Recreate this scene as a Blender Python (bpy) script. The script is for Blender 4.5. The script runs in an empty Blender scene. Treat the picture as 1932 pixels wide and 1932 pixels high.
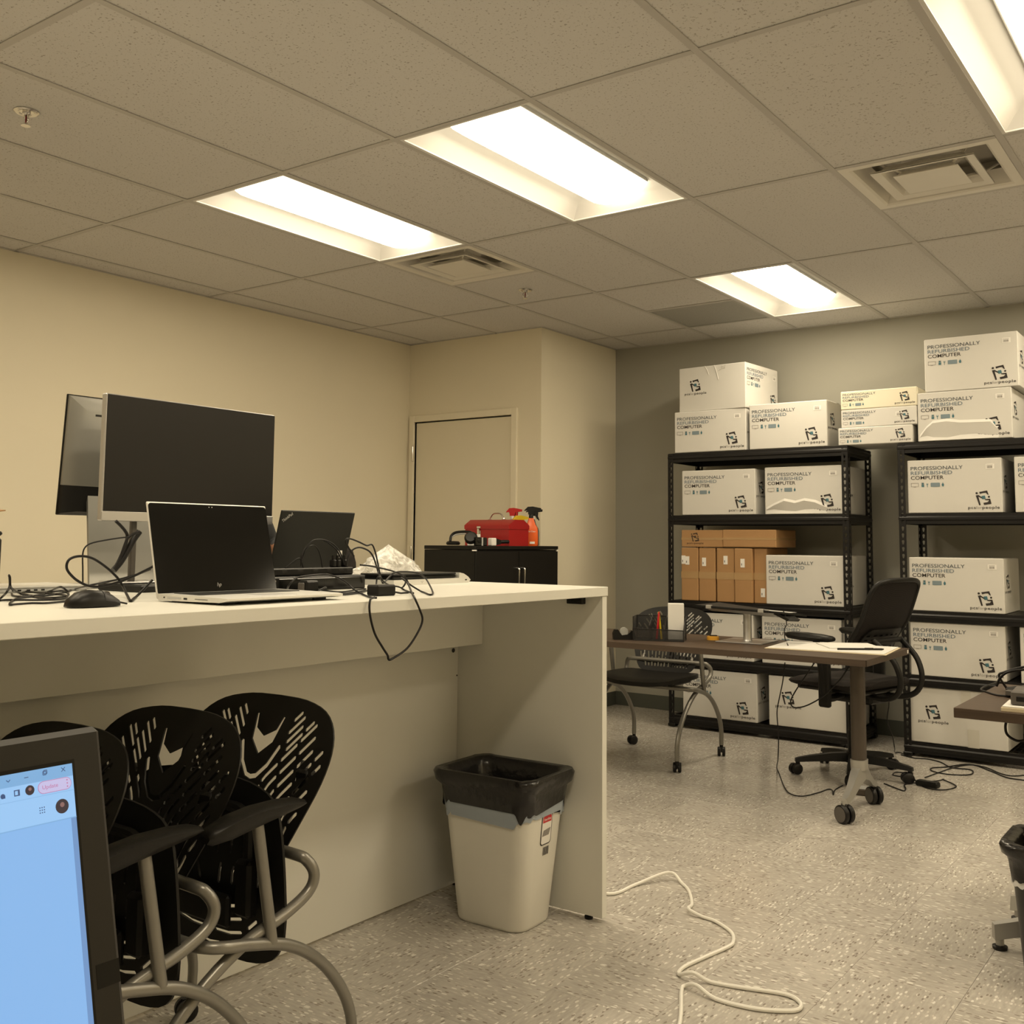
import bpy, bmesh, math, random
from mathutils import Vector, Matrix
from mathutils.geometry import delaunay_2d_cdt

random.seed(7)
sc = bpy.context.scene
COL = sc.collection
R = math.radians
PI = math.pi

# ---------------------------------------------------------------- camera, world, exposure
cam_d = bpy.data.cameras.new('camera')
cam = bpy.data.objects.new('camera', cam_d)
COL.objects.link(cam)
cam_d.sensor_width = 36.0
cam_d.lens = 1949.8 / 1932 * 36.0
cam_d.shift_y = -(966 - 849.5) / 1932
cam_d.clip_start = 0.02
cam.matrix_world = (Matrix.Translation((1.313, -2.742, 1.21)) @ Matrix.Rotation(0.6265, 4, 'Z')
                    @ Matrix.Rotation(1.6585, 4, 'X') @ Matrix.Rotation(0.0089, 4, 'Z'))
sc.camera = cam
w = bpy.data.worlds.new('world')
sc.world = w
w.use_nodes = True
w.node_tree.nodes['Background'].inputs[0].default_value = (0.9, 0.8, 0.6, 1)
w.node_tree.nodes['Background'].inputs[1].default_value = 0.02
sc.view_settings.view_transform = 'Standard'
sc.view_settings.look = 'None'
sc.view_settings.gamma = 1.0
sc.view_settings.use_curve_mapping = False
sc.view_settings.exposure = 0.82
sc.cycles.use_adaptive_sampling = True
sc.cycles.adaptive_threshold = 0.025
sc.cycles.max_bounces = 7
sc.cycles.diffuse_bounces = 4
sc.cycles.glossy_bounces = 3
sc.cycles.transmission_bounces = 3
sc.cycles.caustics_reflective = False
sc.cycles.caustics_refractive = False
LIGHT_COLOR = (1.0, 0.855, 0.615)
LIGHT_STRENGTH = 13.0

FT = 0.3048
CEIL = 2.683
XL, XR, YB, YF, YD, XS = -3.865, 3.2, -4.3, 4.10, 3.085, -2.66   # room faces

# ---------------------------------------------------------------- materials
def nt(name):
    m = bpy.data.materials.new(name)
    m.use_nodes = True
    t = m.node_tree
    b = t.nodes['Principled BSDF']
    return m, t, b

def N(t, kind, **kw):
    n = t.nodes.new(kind)
    for k, v in kw.items():
        if k.startswith('i_'):
            n.inputs[k[2:].replace('_', ' ')].default_value = v
        else:
            setattr(n, k, v)
    return n

def mat(name, col, rough=0.5, metal=0.0, var=0.06, scale=9.0, bump=0.0, bscale=60.0, spec=0.5, trans=0.0, coat=0.0, alpha=1.0, sheen=0.0):
    """base colour broken up by a soft noise, optional fine bump"""
    m, t, b = nt(name)
    tc = N(t, 'ShaderNodeTexCoord')
    no = N(t, 'ShaderNodeTexNoise', i_Scale=scale, i_Detail=3.0)
    t.links.new(tc.outputs['Object'], no.inputs['Vector'])
    mx = N(t, 'ShaderNodeMix', data_type='RGBA')
    mx.inputs[6].default_value = (*[max(0, c * (1 - var)) for c in col], 1)
    mx.inputs[7].default_value = (*[min(1, c * (1 + var)) for c in col], 1)
    t.links.new(no.outputs['Fac'], mx.inputs[0])
    t.links.new(mx.outputs[2], b.inputs['Base Color'])
    b.inputs['Roughness'].default_value = rough
    b.inputs['Metallic'].default_value = metal
    b.inputs['Specular IOR Level'].default_value = spec
    if trans:
        b.inputs['Transmission Weight'].default_value = trans
    if coat:
        b.inputs['Coat Weight'].default_value = coat
    if alpha < 1:
        b.inputs['Alpha'].default_value = alpha
    if bump:
        n2 = N(t, 'ShaderNodeTexNoise', i_Scale=bscale, i_Detail=2.0)
        t.links.new(tc.outputs['Object'], n2.inputs['Vector'])
        bp = N(t, 'ShaderNodeBump', i_Strength=bump, i_Distance=0.004)
        t.links.new(n2.outputs['Fac'], bp.inputs['Height'])
        t.links.new(bp.outputs['Normal'], b.inputs['Normal'])
    return m

def emit(name, col, s, base=(0.8, 0.8, 0.8)):
    m, t, b = nt(name)
    b.inputs['Base Color'].default_value = (*base, 1)
    b.inputs['Emission Color'].default_value = (*col, 1)
    b.inputs['Emission Strength'].default_value = s
    b.inputs['Roughness'].default_value = 0.4
    return m

def floor_mat():
    m, t, b = nt('vinyl_tile')
    uv = N(t, 'ShaderNodeUVMap')
    oi = N(t, 'ShaderNodeObjectInfo')
    sh = N(t, 'ShaderNodeVectorMath', operation='SCALE')
    cmb = N(t, 'ShaderNodeCombineXYZ')
    t.links.new(oi.outputs['Random'], cmb.inputs[0])
    ml = N(t, 'ShaderNodeMath', operation='MULTIPLY')
    ml.inputs[1].default_value = 7.31
    t.links.new(oi.outputs['Random'], ml.inputs[0])
    t.links.new(ml.outputs[0], cmb.inputs[1])
    t.links.new(cmb.outputs[0], sh.inputs[0])
    sh.inputs['Scale'].default_value = 13.0
    ad = N(t, 'ShaderNodeVectorMath', operation='ADD')
    t.links.new(uv.outputs['UV'], ad.inputs[0])
    t.links.new(sh.outputs[0], ad.inputs[1])
    # base mottling
    n1 = N(t, 'ShaderNodeTexNoise', i_Scale=5.0, i_Detail=4.0)
    t.links.new(ad.outputs[0], n1.inputs['Vector'])
    mp0 = N(t, 'ShaderNodeMapping')
    mp0.inputs['Scale'].default_value = (26, 110, 1)
    t.links.new(ad.outputs[0], mp0.inputs['Vector'])
    n2 = N(t, 'ShaderNodeTexNoise', i_Scale=1.0, i_Detail=3.0)
    t.links.new(mp0.outputs[0], n2.inputs['Vector'])
    mixn = N(t, 'ShaderNodeMix', data_type='FLOAT')
    mixn.inputs[0].default_value = 0.62
    t.links.new(n1.outputs['Fac'], mixn.inputs[2])
    t.links.new(n2.outputs['Fac'], mixn.inputs[3])
    cr = N(t, 'ShaderNodeValToRGB')
    cr.color_ramp.elements[0].position = 0.3
    cr.color_ramp.elements[0].color = (0.385, 0.358, 0.322, 1)
    cr.color_ramp.elements[1].position = 0.7
    cr.color_ramp.elements[1].color = (0.56, 0.525, 0.475, 1)
    t.links.new(mixn.outputs[0], cr.inputs[0])
    prev = cr.outputs[0]
    # chips: stretched voronoi cells, a share of them light, a share dark
    for sx, sy, off, lo, hi, colr, th in ((44, 125, 0.0, 0.0, 0.10, (0.80, 0.78, 0.72), 0.42),
                                          (48, 140, 5.3, 0.0, 0.11, (0.245, 0.212, 0.178), 0.40),
                                          (62, 170, 9.1, 0.0, 0.10, (0.64, 0.60, 0.54), 0.42)):
        mp = N(t, 'ShaderNodeMapping')
        mp.inputs['Scale'].default_value = (sx, sy, 1)
        mp.inputs['Location'].default_value = (off, off * 2.7, 0)
        t.links.new(ad.outputs[0], mp.inputs['Vector'])
        vo = N(t, 'ShaderNodeTexVoronoi', voronoi_dimensions='2D')
        vo.inputs['Scale'].default_value = 1.0
        t.links.new(mp.outputs[0], vo.inputs['Vector'])
        sp = N(t, 'ShaderNodeSeparateColor')
        t.links.new(vo.outputs['Color'], sp.inputs[0])
        a = N(t, 'ShaderNodeMath', operation='LESS_THAN')
        a.inputs[1].default_value = hi
        t.links.new(sp.outputs[0], a.inputs[0])
        d = N(t, 'ShaderNodeMath', operation='LESS_THAN')
        d.inputs[1].default_value = th
        t.links.new(vo.outputs['Distance'], d.inputs[0])
        mu = N(t, 'ShaderNodeMath', operation='MULTIPLY')
        t.links.new(a.outputs[0], mu.inputs[0])
        t.links.new(d.outputs[0], mu.inputs[1])
        m2 = N(t, 'ShaderNodeMath', operation='MULTIPLY')
        m2.inputs[1].default_value = 0.85
        t.links.new(mu.outputs[0], m2.inputs[0])
        mx = N(t, 'ShaderNodeMix', data_type='RGBA')
        t.links.new(m2.outputs[0], mx.inputs[0])
        t.links.new(prev, mx.inputs[6])
        mx.inputs[7].default_value = (*colr, 1)
        prev = mx.outputs[2]
    # every tile a touch different
    hs = N(t, 'ShaderNodeHueSaturation')
    mr = N(t, 'ShaderNodeMapRange')
    mr.inputs[3].default_value = 0.94
    mr.inputs[4].default_value = 1.06
    t.links.new(oi.outputs['Random'], mr.inputs[0])
    t.links.new(mr.outputs[0], hs.inputs['Value'])
    t.links.new(prev, hs.inputs['Color'])
    t.links.new(hs.outputs[0], b.inputs['Base Color'])
    b.inputs['Roughness'].default_value = 0.2
    b.inputs['Specular IOR Level'].default_value = 0.5
    n3 = N(t, 'ShaderNodeTexNoise', i_Scale=7.0, i_Detail=2.0)
    t.links.new(ad.outputs[0], n3.inputs['Vector'])
    bp = N(t, 'ShaderNodeBump', i_Strength=0.06, i_Distance=0.003)
    t.links.new(n3.outputs['Fac'], bp.inputs['Height'])
    t.links.new(bp.outputs['Normal'], b.inputs['Normal'])
    return m

def ceiling_mat():
    m, t, b = nt('mineral_fibre_tile')
    tc = N(t, 'ShaderNodeTexCoord')
    oi = N(t, 'ShaderNodeObjectInfo')
    ml = N(t, 'ShaderNodeMath', operation='MULTIPLY')
    ml.inputs[1].default_value = 37.0
    t.links.new(oi.outputs['Random'], ml.inputs[0])
    ad = N(t, 'ShaderNodeVectorMath', operation='ADD')
    t.links.new(tc.outputs['Object'], ad.inputs[0])
    t.links.new(ml.outputs[0], ad.inputs[1])
    n1 = N(t, 'ShaderNodeTexNoise', i_Scale=120.0, i_Detail=2.0)
    t.links.new(ad.outputs[0], n1.inputs['Vector'])
    r1 = N(t, 'ShaderNodeValToRGB')
    r1.color_ramp.elements[0].position = 0.31
    r1.color_ramp.elements[0].color = (0.36, 0.335, 0.31, 1)
    r1.color_ramp.elements[1].position = 0.38
    r1.color_ramp.elements[1].color = (0.63, 0.615, 0.60, 1)
    t.links.new(n1.outputs['Fac'], r1.inputs[0])
    t.links.new(r1.outputs[0], b.inputs['Base Color'])
    n2 = N(t, 'ShaderNodeTexNoise', i_Scale=220.0, i_Detail=3.0)
    t.links.new(ad.outputs[0], n2.inputs['Vector'])
    bp = N(t, 'ShaderNodeBump', i_Strength=0.35, i_Distance=0.002)
    t.links.new(n2.outputs['Fac'], bp.inputs['Height'])
    t.links.new(bp.outputs['Normal'], b.inputs['Normal'])
    b.inputs['Roughness'].default_value = 0.95
    b.inputs['Specular IOR Level'].default_value = 0.1
    return m

def wood_mat(name, c1, c2, rough=0.4):
    m, t, b = nt(name)
    tc = N(t, 'ShaderNodeTexCoord')
    mp = N(t, 'ShaderNodeMapping')
    mp.inputs['Scale'].default_value = (2.5, 60, 60)
    t.links.new(tc.outputs['Object'], mp.inputs['Vector'])
    n1 = N(t, 'ShaderNodeTexNoise', i_Scale=1.0, i_Detail=5.0, i_Distortion=0.6)
    t.links.new(mp.outputs[0], n1.inputs['Vector'])
    cr = N(t, 'ShaderNodeValToRGB')
    cr.color_ramp.elements[0].position = 0.3
    cr.color_ramp.elements[0].color = (*c1, 1)
    cr.color_ramp.elements[1].position = 0.7
    cr.color_ramp.elements[1].color = (*c2, 1)
    t.links.new(n1.outputs['Fac'], cr.inputs[0])
    t.links.new(cr.outputs[0], b.inputs['Base Color'])
    b.inputs['Roughness'].default_value = rough
    b.inputs['Specular IOR Level'].default_value = 0.3
    return m

def dots_mat(name, c_hi, c_lo, scale, thr, rough=0.5):
    """fine punched mesh, as colour and relief of the sheet"""
    m, t, b = nt(name)
    tc = N(t, 'ShaderNodeTexCoord')
    vo = N(t, 'ShaderNodeTexVoronoi', voronoi_dimensions='3D')
    vo.inputs['Scale'].default_value = scale
    vo.inputs['Randomness'].default_value = 0.1
    t.links.new(tc.outputs['Object'], vo.inputs['Vector'])
    lt = N(t, 'ShaderNodeMath', operation='LESS_THAN')
    lt.inputs[1].default_value = thr
    t.links.new(vo.outputs['Distance'], lt.inputs[0])
    mx = N(t, 'ShaderNodeMix', data_type='RGBA')
    t.links.new(lt.outputs[0], mx.inputs[0])
    mx.inputs[6].default_value = (*c_hi, 1)
    mx.inputs[7].default_value = (*c_lo, 1)
    t.links.new(mx.outputs[2], b.inputs['Base Color'])
    b.inputs['Roughness'].default_value = rough
    b.inputs['Specular IOR Level'].default_value = 0.25
    return m

M = {}
M['floor'] = floor_mat()
M['ceil'] = ceiling_mat()
M['grid'] = mat('painted_grid_steel', (0.49, 0.47, 0.45), 0.5, var=0.02)
M['cream'] = mat('cream_wall_paint', (0.76, 0.70, 0.55), 0.62, var=0.02, scale=3, bump=0.06, bscale=180)
M['greywall'] = mat('grey_wall_paint', (0.345, 0.335, 0.285), 0.6, var=0.02, scale=3, bump=0.06, bscale=180)
M['doorpaint'] = mat('door_paint', (0.74, 0.68, 0.535), 0.42, var=0.02, scale=2)
M['framepaint'] = mat('door_frame_paint', (0.79, 0.73, 0.58), 0.4, var=0.02, scale=2)
M['base'] = mat('rubber_baseboard', (0.075, 0.08, 0.065), 0.5, var=0.1)
M['darkgap'] = mat('dark_gap', (0.02, 0.018, 0.015), 0.8)
M['lens'] = emit('light_lens', LIGHT_COLOR, LIGHT_STRENGTH * 1.25)
M['lens_side'] = emit('light_lens_flank', LIGHT_COLOR, LIGHT_STRENGTH * 0.32)
M['pan'] = mat('white_light_pan', (0.72, 0.71, 0.685), 0.5, var=0.01)
M['vent'] = mat('white_vent_enamel', (0.72, 0.69, 0.63), 0.35, var=0.03)
M['ventgrey'] = mat('grey_return_panel', (0.36, 0.36, 0.335), 0.6, var=0.05)
M['duct'] = mat('duct_black', (0.012, 0.012, 0.013), 0.6)
M['chrome'] = mat('chrome', (0.75, 0.73, 0.7), 0.18, 1.0, var=0.03)
M['redglass'] = mat('red_bulb', (0.16, 0.012, 0.012), 0.15)
M['white_lam'] = mat('white_laminate', (0.735, 0.725, 0.665), 0.36, var=0.015, scale=4, spec=0.4)
M['white_edge'] = mat('white_edge_band', (0.86, 0.85, 0.77), 0.3, var=0.01)
M['black_plastic'] = mat('black_plastic', (0.0075, 0.007, 0.0062), 0.42, var=0.15, spec=0.28)
M['chair_black'] = mat('chair_black_plastic', (0.0085, 0.0078, 0.0068), 0.44, var=0.12, bump=0.08, bscale=500, spec=0.32)
M['black_gloss'] = mat('black_gloss', (0.006, 0.006, 0.0055), 0.14, var=0.05, spec=0.4)
M['screen_off'] = mat('dark_screen', (0.0075, 0.0062, 0.005), 0.42, var=0.03, spec=0.3)
M['screen_gloss'] = mat('glossy_dark_screen', (0.0045, 0.0045, 0.004), 0.1, var=0.03, spec=0.3)
M['silver'] = mat('silver_aluminium', (0.52, 0.51, 0.50), 0.38, 0.85, var=0.03)
M['stand_silver'] = mat('dull_silver_stand', (0.30, 0.295, 0.27), 0.42, 0.8, var=0.03)
M['silver_paint'] = mat('silver_paint', (0.50, 0.50, 0.49), 0.4, 0.25, var=0.03)
M['hp_silver'] = mat('pale_silver', (0.74, 0.73, 0.69), 0.32, 0.35, var=0.02)
M['grey_back'] = mat('grey_metal_back', (0.30, 0.295, 0.27), 0.4, 0.75, var=0.03)
M['thinkpad'] = mat('matt_black_lid', (0.0115, 0.0115, 0.0098), 0.5, var=0.05, spec=0.3)
M['cable'] = mat('black_cable', (0.008, 0.007, 0.007), 0.45, var=0.1, spec=0.3)
M['white_cable'] = mat('white_cable', (0.82, 0.80, 0.74), 0.42, var=0.02)
M['tube'] = mat('warm_grey_powder_coat', (0.255, 0.245, 0.22), 0.34, 0.55, var=0.04)
M['shelf_black'] = mat('black_shelf_steel', (0.008, 0.0072, 0.007), 0.4, 0.0, var=0.1, spec=0.3)
M['carton'] = mat('white_carton', (0.655, 0.64, 0.605), 0.65, var=0.025, scale=6, bump=0.12, bscale=14, spec=0.3)
M['carton_yellow'] = mat('yellowed_carton', (0.76, 0.71, 0.56), 0.62, var=0.03, scale=5)
M['carton_torn'] = mat('crumpled_grey_carton', (0.52, 0.50, 0.46), 0.75, var=0.08, scale=20, bump=0.2, bscale=30)
M['kraft'] = mat('brown_cardboard', (0.40, 0.225, 0.095), 0.62, var=0.07, scale=5, bump=0.1, bscale=20)
M['tape'] = mat('clear_tape', (0.62, 0.60, 0.54), 0.2, var=0.03)
M['kraft_tape'] = mat('tape_on_cardboard', (0.42, 0.27, 0.13), 0.15, var=0.1)
M['ink_slate'] = mat('slate_ink', (0.07, 0.085, 0.10), 0.6)
M['ink_blue'] = mat('faded_blue_ink', (0.12, 0.17, 0.22), 0.6)
M['ink_dark'] = mat('dark_ink', (0.022, 0.016, 0.015), 0.6)
M['ink_teal'] = mat('teal_ink', (0.055, 0.16, 0.20), 0.6)
M['ink_icon'] = mat('icon_blue_grey_ink', (0.20, 0.26, 0.30), 0.6)
M['ink_grey'] = mat('grey_ink', (0.27, 0.25, 0.23), 0.6)
M['ink_kraft'] = mat('ink_on_cardboard', (0.06, 0.035, 0.02), 0.6)
M['label_white'] = mat('white_label', (0.84, 0.82, 0.78), 0.5, var=0.01)
M['paper'] = mat('white_paper', (0.72, 0.705, 0.67), 0.7, var=0.02)
M['manila'] = mat('manila_folder', (0.66, 0.57, 0.40), 0.6, var=0.03)
M['desk'] = wood_mat('brown_laminate', (0.058, 0.039, 0.027), (0.082, 0.056, 0.039), 0.45)
M['desk_edge'] = wood_mat('brown_edge_band', (0.052, 0.036, 0.025), (0.072, 0.05, 0.035), 0.5)
M['leg_brown'] = mat('bronze_leg_paint', (0.075, 0.060, 0.047), 0.42, 0.2, var=0.04, spec=0.35)
M['leg_silver'] = mat('silver_leg_casting', (0.42, 0.41, 0.385), 0.4, 0.6, var=0.03)
M['wheel'] = mat('caster_plastic', (0.009, 0.008, 0.0075), 0.4, var=0.1, spec=0.3)
M['wheel_grey'] = mat('caster_cheek', (0.085, 0.075, 0.066), 0.5, var=0.06)
M['meshback'] = dots_mat('mesh_fabric', (0.017, 0.0135, 0.0125), (0.004, 0.0035, 0.0035), 260, 0.42, 0.8)
M['seatfab'] = dots_mat('seat_fabric', (0.026, 0.0215, 0.0195), (0.010, 0.0088, 0.008), 170, 0.45, 0.9)
M['wire'] = mat('wire_mesh_black', (0.018, 0.016, 0.015), 0.45, 0.3)
M['bin_white'] = mat('stained_white_plastic', (0.74, 0.72, 0.655), 0.42, var=0.06, scale=7)
M['bin_black'] = mat('black_bin_plastic', (0.016, 0.015, 0.014), 0.4, var=0.08)
M['bag_black'] = mat('black_bin_bag', (0.012, 0.011, 0.011), 0.22, var=0.1, bump=0.5, bscale=45)
M['bag_blue'] = mat('translucent_bag_rim', (0.34, 0.39, 0.45), 0.35, var=0.08, bump=0.25, bscale=40)
M['bag_clear'] = mat('milky_bag', (0.62, 0.62, 0.62), 0.25, var=0.08, bump=0.4, bscale=50)
M['red_paint'] = mat('red_toolbox_enamel', (0.36, 0.012, 0.014), 0.3, var=0.04)
M['cab_black'] = mat('black_cabinet_enamel', (0.0075, 0.0072, 0.006), 0.45, var=0.06, spec=0.25)
M['orange'] = mat('orange_bottle', (0.80, 0.13, 0.02), 0.3, var=0.03)
M['red_plastic'] = mat('red_plastic', (0.55, 0.02, 0.025), 0.3, var=0.03)
M['yellow'] = mat('yellow_plastic', (0.75, 0.56, 0.02), 0.3, var=0.03)
M['amber'] = mat('amber_plastic', (0.72, 0.36, 0.035), 0.35, var=0.03)
M['teal_label'] = mat('teal_label', (0.02, 0.12, 0.16), 0.4, var=0.05)
M['navy'] = mat('navy_bottle', (0.012, 0.016, 0.03), 0.3, var=0.05)
M['clear'] = mat('clear_plastic', (0.72, 0.70, 0.66), 0.2, var=0.03)
M['skin'] = mat('skin', (0.30, 0.145, 0.08), 0.5, var=0.05)
M['shirt'] = mat('charcoal_shirt', (0.022, 0.024, 0.027), 0.85, var=0.1, bump=0.15, bscale=60)
M['trousers'] = mat('dark_trousers', (0.03, 0.032, 0.04), 0.85, var=0.1)
M['hair'] = mat('dark_hair', (0.012, 0.009, 0.007), 0.6, var=0.2, bump=0.4, bscale=120)
M['eye'] = mat('eye_white', (0.75, 0.73, 0.7), 0.2)
M['lip'] = mat('lip', (0.24, 0.085, 0.06), 0.5)
M['plastic_sheet'] = None
SCREEN = 0.56
M['scr_page'] = emit('screen_page', (0.245, 0.475, 0.83), SCREEN, (0.02, 0.02, 0.02))
M['scr_tabs'] = emit('screen_tab_strip', (0.205, 0.42, 0.70), SCREEN, (0.02, 0.02, 0.02))
M['scr_bar'] = emit('screen_toolbar', (0.32, 0.57, 0.90), SCREEN, (0.02, 0.02, 0.02))
M['scr_scroll'] = emit('screen_scroll_bar', (0.16, 0.30, 0.56), SCREEN, (0.02, 0.02, 0.02))
M['scr_pill'] = emit('screen_update_pill', (0.56, 0.52, 0.78), SCREEN, (0.02, 0.02, 0.02))
M['scr_pink'] = emit('screen_update_text', (0.52, 0.16, 0.33), SCREEN, (0.02, 0.02, 0.02))
M['scr_ink'] = emit('screen_icon', (0.05, 0.09, 0.20), SCREEN, (0.02, 0.02, 0.02))
M['scr_av'] = emit('screen_avatar', (0.035, 0.025, 0.035), SCREEN, (0.02, 0.02, 0.02))
M['scr_av2'] = emit('screen_avatar_tone', (0.25, 0.13, 0.12), SCREEN, (0.02, 0.02, 0.02))

def bag_material():
    m, t, b = nt('clear_film')
    b.inputs['Base Color'].default_value = (0.92, 0.91, 0.88, 1)
    b.inputs['Roughness'].default_value = 0.18
    tc = N(t, 'ShaderNodeTexCoord')
    n1 = N(t, 'ShaderNodeTexNoise', i_Scale=28.0, i_Detail=4.0, i_Distortion=1.5)
    t.links.new(tc.outputs['Object'], n1.inputs['Vector'])
    bp = N(t, 'ShaderNodeBump', i_Strength=0.9, i_Distance=0.01)
    t.links.new(n1.outputs['Fac'], bp.inputs['Height'])
    t.links.new(bp.outputs['Normal'], b.inputs['Normal'])
    tr = N(t, 'ShaderNodeBsdfTransparent')
    mx = N(t, 'ShaderNodeMixShader')
    r = N(t, 'ShaderNodeMapRange')
    r.inputs[1].default_value = 0.35
    r.inputs[2].default_value = 0.65
    r.inputs[3].default_value = 0.25
    r.inputs[4].default_value = 0.8
    t.links.new(n1.outputs['Fac'], r.inputs[0])
    t.links.new(r.outputs[0], mx.inputs[0])
    t.links.new(tr.outputs[0], mx.inputs[1])
    t.links.new(b.outputs[0], mx.inputs[2])
    t.links.new(mx.outputs[0], t.nodes['Material Output'].inputs['Surface'])
    return m
M['film'] = bag_material()

def mesh_basket_mat():
    """open wire mesh: gaps are really see-through"""
    m, t, b = nt('wire_basket_sheet')
    b.inputs['Base Color'].default_value = (0.016, 0.015, 0.014, 1)
    b.inputs['Roughness'].default_value = 0.45
    tr = N(t, 'ShaderNodeBsdfTransparent')
    mx = N(t, 'ShaderNodeMixShader')
    mx.inputs[0].default_value = 0.72
    t.links.new(tr.outputs[0], mx.inputs[1])
    t.links.new(b.outputs[0], mx.inputs[2])
    t.links.new(mx.outputs[0], t.nodes['Material Output'].inputs['Surface'])
    return m
M['basket'] = mesh_basket_mat()

# ---------------------------------------------------------------- mesh builder
class MB:
    def __init__(s):
        s.v = []; s.f = []; s.mi = []; s.cur = 0
    def add(s, vs, fs, mtx=None):
        o = len(s.v)
        if mtx is not None:
            vs = [mtx @ Vector(p) for p in vs]
        s.v.extend([tuple(p) for p in vs])
        for f in fs:
            s.f.append(tuple(i + o for i in f)); s.mi.append(s.cur)
        return s
    def slot(s, i):
        s.cur = i; return s
    def box(s, x0, x1, y0, y1, z0, z1, c=0.0, mtx=None):
        if c <= 0:
            vs = [(x, y, z) for z in (z0, z1) for y in (y0, y1) for x in (x0, x1)]
            fs = [(0, 2, 3, 1), (4, 5, 7, 6), (0, 1, 5, 4), (2, 6, 7, 3), (0, 4, 6, 2), (1, 3, 7, 5)]
            return s.add(vs, fs, mtx)
        c = min(c, (x1 - x0) * .49, (y1 - y0) * .49, (z1 - z0) * .49)
        vs = []; idx = {}
        X = (x0, x1); Y = (y0, y1); Z = (z0, z1)
        for i in (0, 1):
            for j in (0, 1):
                for k in (0, 1):
                    sx = c if i == 0 else -c; sy = c if j == 0 else -c; sz = c if k == 0 else -c
                    idx[i, j, k, 0] = len(vs); vs.append((X[i], Y[j] + sy, Z[k] + sz))
                    idx[i, j, k, 1] = len(vs); vs.append((X[i] + sx, Y[j], Z[k] + sz))
                    idx[i, j, k, 2] = len(vs); vs.append((X[i] + sx, Y[j] + sy, Z[k]))
        fs = []
        for i in (0, 1):
            q = [idx[i, 0, 0, 0], idx[i, 1, 0, 0], idx[i, 1, 1, 0], idx[i, 0, 1, 0]]
            fs.append(q if i else q[::-1])
        for j in (0, 1):
            q = [idx[0, j, 0, 1], idx[0, j, 1, 1], idx[1, j, 1, 1], idx[1, j, 0, 1]]
            fs.append(q if j else q[::-1])
        for k in (0, 1):
            q = [idx[0, 0, k, 2], idx[1, 0, k, 2], idx[1, 1, k, 2], idx[0, 1, k, 2]]
            fs.append(q if k else q[::-1])
        for i in (0, 1):
            for j in (0, 1):
                q = [idx[i, j, 0, 0], idx[i, j, 1, 0], idx[i, j, 1, 1], idx[i, j, 0, 1]]
                fs.append(q if (i + j) % 2 else q[::-1])
            for k in (0, 1):
                q = [idx[i, 0, k, 0], idx[i, 0, k, 2], idx[i, 1, k, 2], idx[i, 1, k, 0]]
                fs.append(q if (i + k) % 2 else q[::-1])
        for j in (0, 1):
            for k in (0, 1):
                q = [idx[0, j, k, 1], idx[1, j, k, 1], idx[1, j, k, 2], idx[0, j, k, 2]]
                fs.append(q if (j + k) % 2 == 1 else q[::-1])
        for i in (0, 1):
            for j in (0, 1):
                for k in (0, 1):
                    q = [idx[i, j, k, 0], idx[i, j, k, 1], idx[i, j, k, 2]]
                    fs.append(q if (i + j + k) % 2 else q[::-1])
        return s.add(vs, fs, mtx)
    def prism(s, poly, y0, y1, mtx=None):
        """polygon in local x,z extruded along y"""
        n = len(poly)
        vs = [(p[0], y0, p[1]) for p in poly] + [(p[0], y1, p[1]) for p in poly]
        fs = [tuple(range(n)), tuple(range(2 * n - 1, n - 1, -1))]
        for i in range(n):
            j = (i + 1) % n
            fs.append((i, i + n, j + n, j))
        return s.add(vs, fs, mtx)
    def tube(s, pts, r, n=8, cap=True, closed=False, mtx=None):
        pts = [Vector(p) for p in pts]
        L = len(pts)
        rr = r if isinstance(r, (list, tuple)) else [r] * L
        vs = []; fs = []
        up = None
        for i, p in enumerate(pts):
            a = pts[i - 1] if (i > 0 or closed) else p
            b = pts[(i + 1) % L] if (i < L - 1 or closed) else p
            t = (b - a)
            if t.length < 1e-9:
                t = Vector((0, 0, 1))
            t.normalize()
            if up is None:
                ref = Vector((0, 0, 1)) if abs(t.z) < 0.9 else Vector((1, 0, 0))
                up = (ref - t * ref.dot(t)).normalized()
            else:
                up = up - t * up.dot(t)
                if up.length < 1e-6:
                    up = t.orthogonal()
                up.normalize()
            sd = t.cross(up)
            for k in range(n):
                a_ = 2 * PI * k / n
                vs.append(p + (up * math.cos(a_) + sd * math.sin(a_)) * rr[i])
        m = L if closed else L - 1
        for i in range(m):
            for k in range(n):
                i2 = (i + 1) % L
                fs.append((i * n + k, i * n + (k + 1) % n, i2 * n + (k + 1) % n, i2 * n + k))
        if cap and not closed:
            fs.append(tuple(range(n - 1, -1, -1)))
            fs.append(tuple(range((L - 1) * n, L * n)))
        return s.add(vs, fs, mtx)
    def lathe(s, prof, n=20, mtx=None):
        """profile (r, z) around z"""
        vs = []; fs = []
        for r, z in prof:
            for k in range(n):
                a = 2 * PI * k / n
                vs.append((r * math.cos(a), r * math.sin(a), z))
        for i in range(len(prof) - 1):
            for k in range(n):
                fs.append((i * n + k, i * n + (k + 1) % n, (i + 1) * n + (k + 1) % n, (i + 1) * n + k))
        fs.append(tuple(range(n - 1, -1, -1)))
        L = len(prof) - 1
        fs.append(tuple(range(L * n, L * n + n)))
        return s.add(vs, fs, mtx)
    def loft(s, rings, cap=True, mtx=None):
        n = len(rings[0]); vs = []; fs = []
        for r in rings:
            vs.extend(r)
        for i in range(len(rings) - 1):
            for k in range(n):
                fs.append((i * n + k, i * n + (k + 1) % n, (i + 1) * n + (k + 1) % n, (i + 1) * n + k))
        if cap:
            fs.append(tuple(range(n - 1, -1, -1)))
            fs.append(tuple(range((len(rings) - 1) * n, len(rings) * n)))
        return s.add(vs, fs, mtx)
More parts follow.
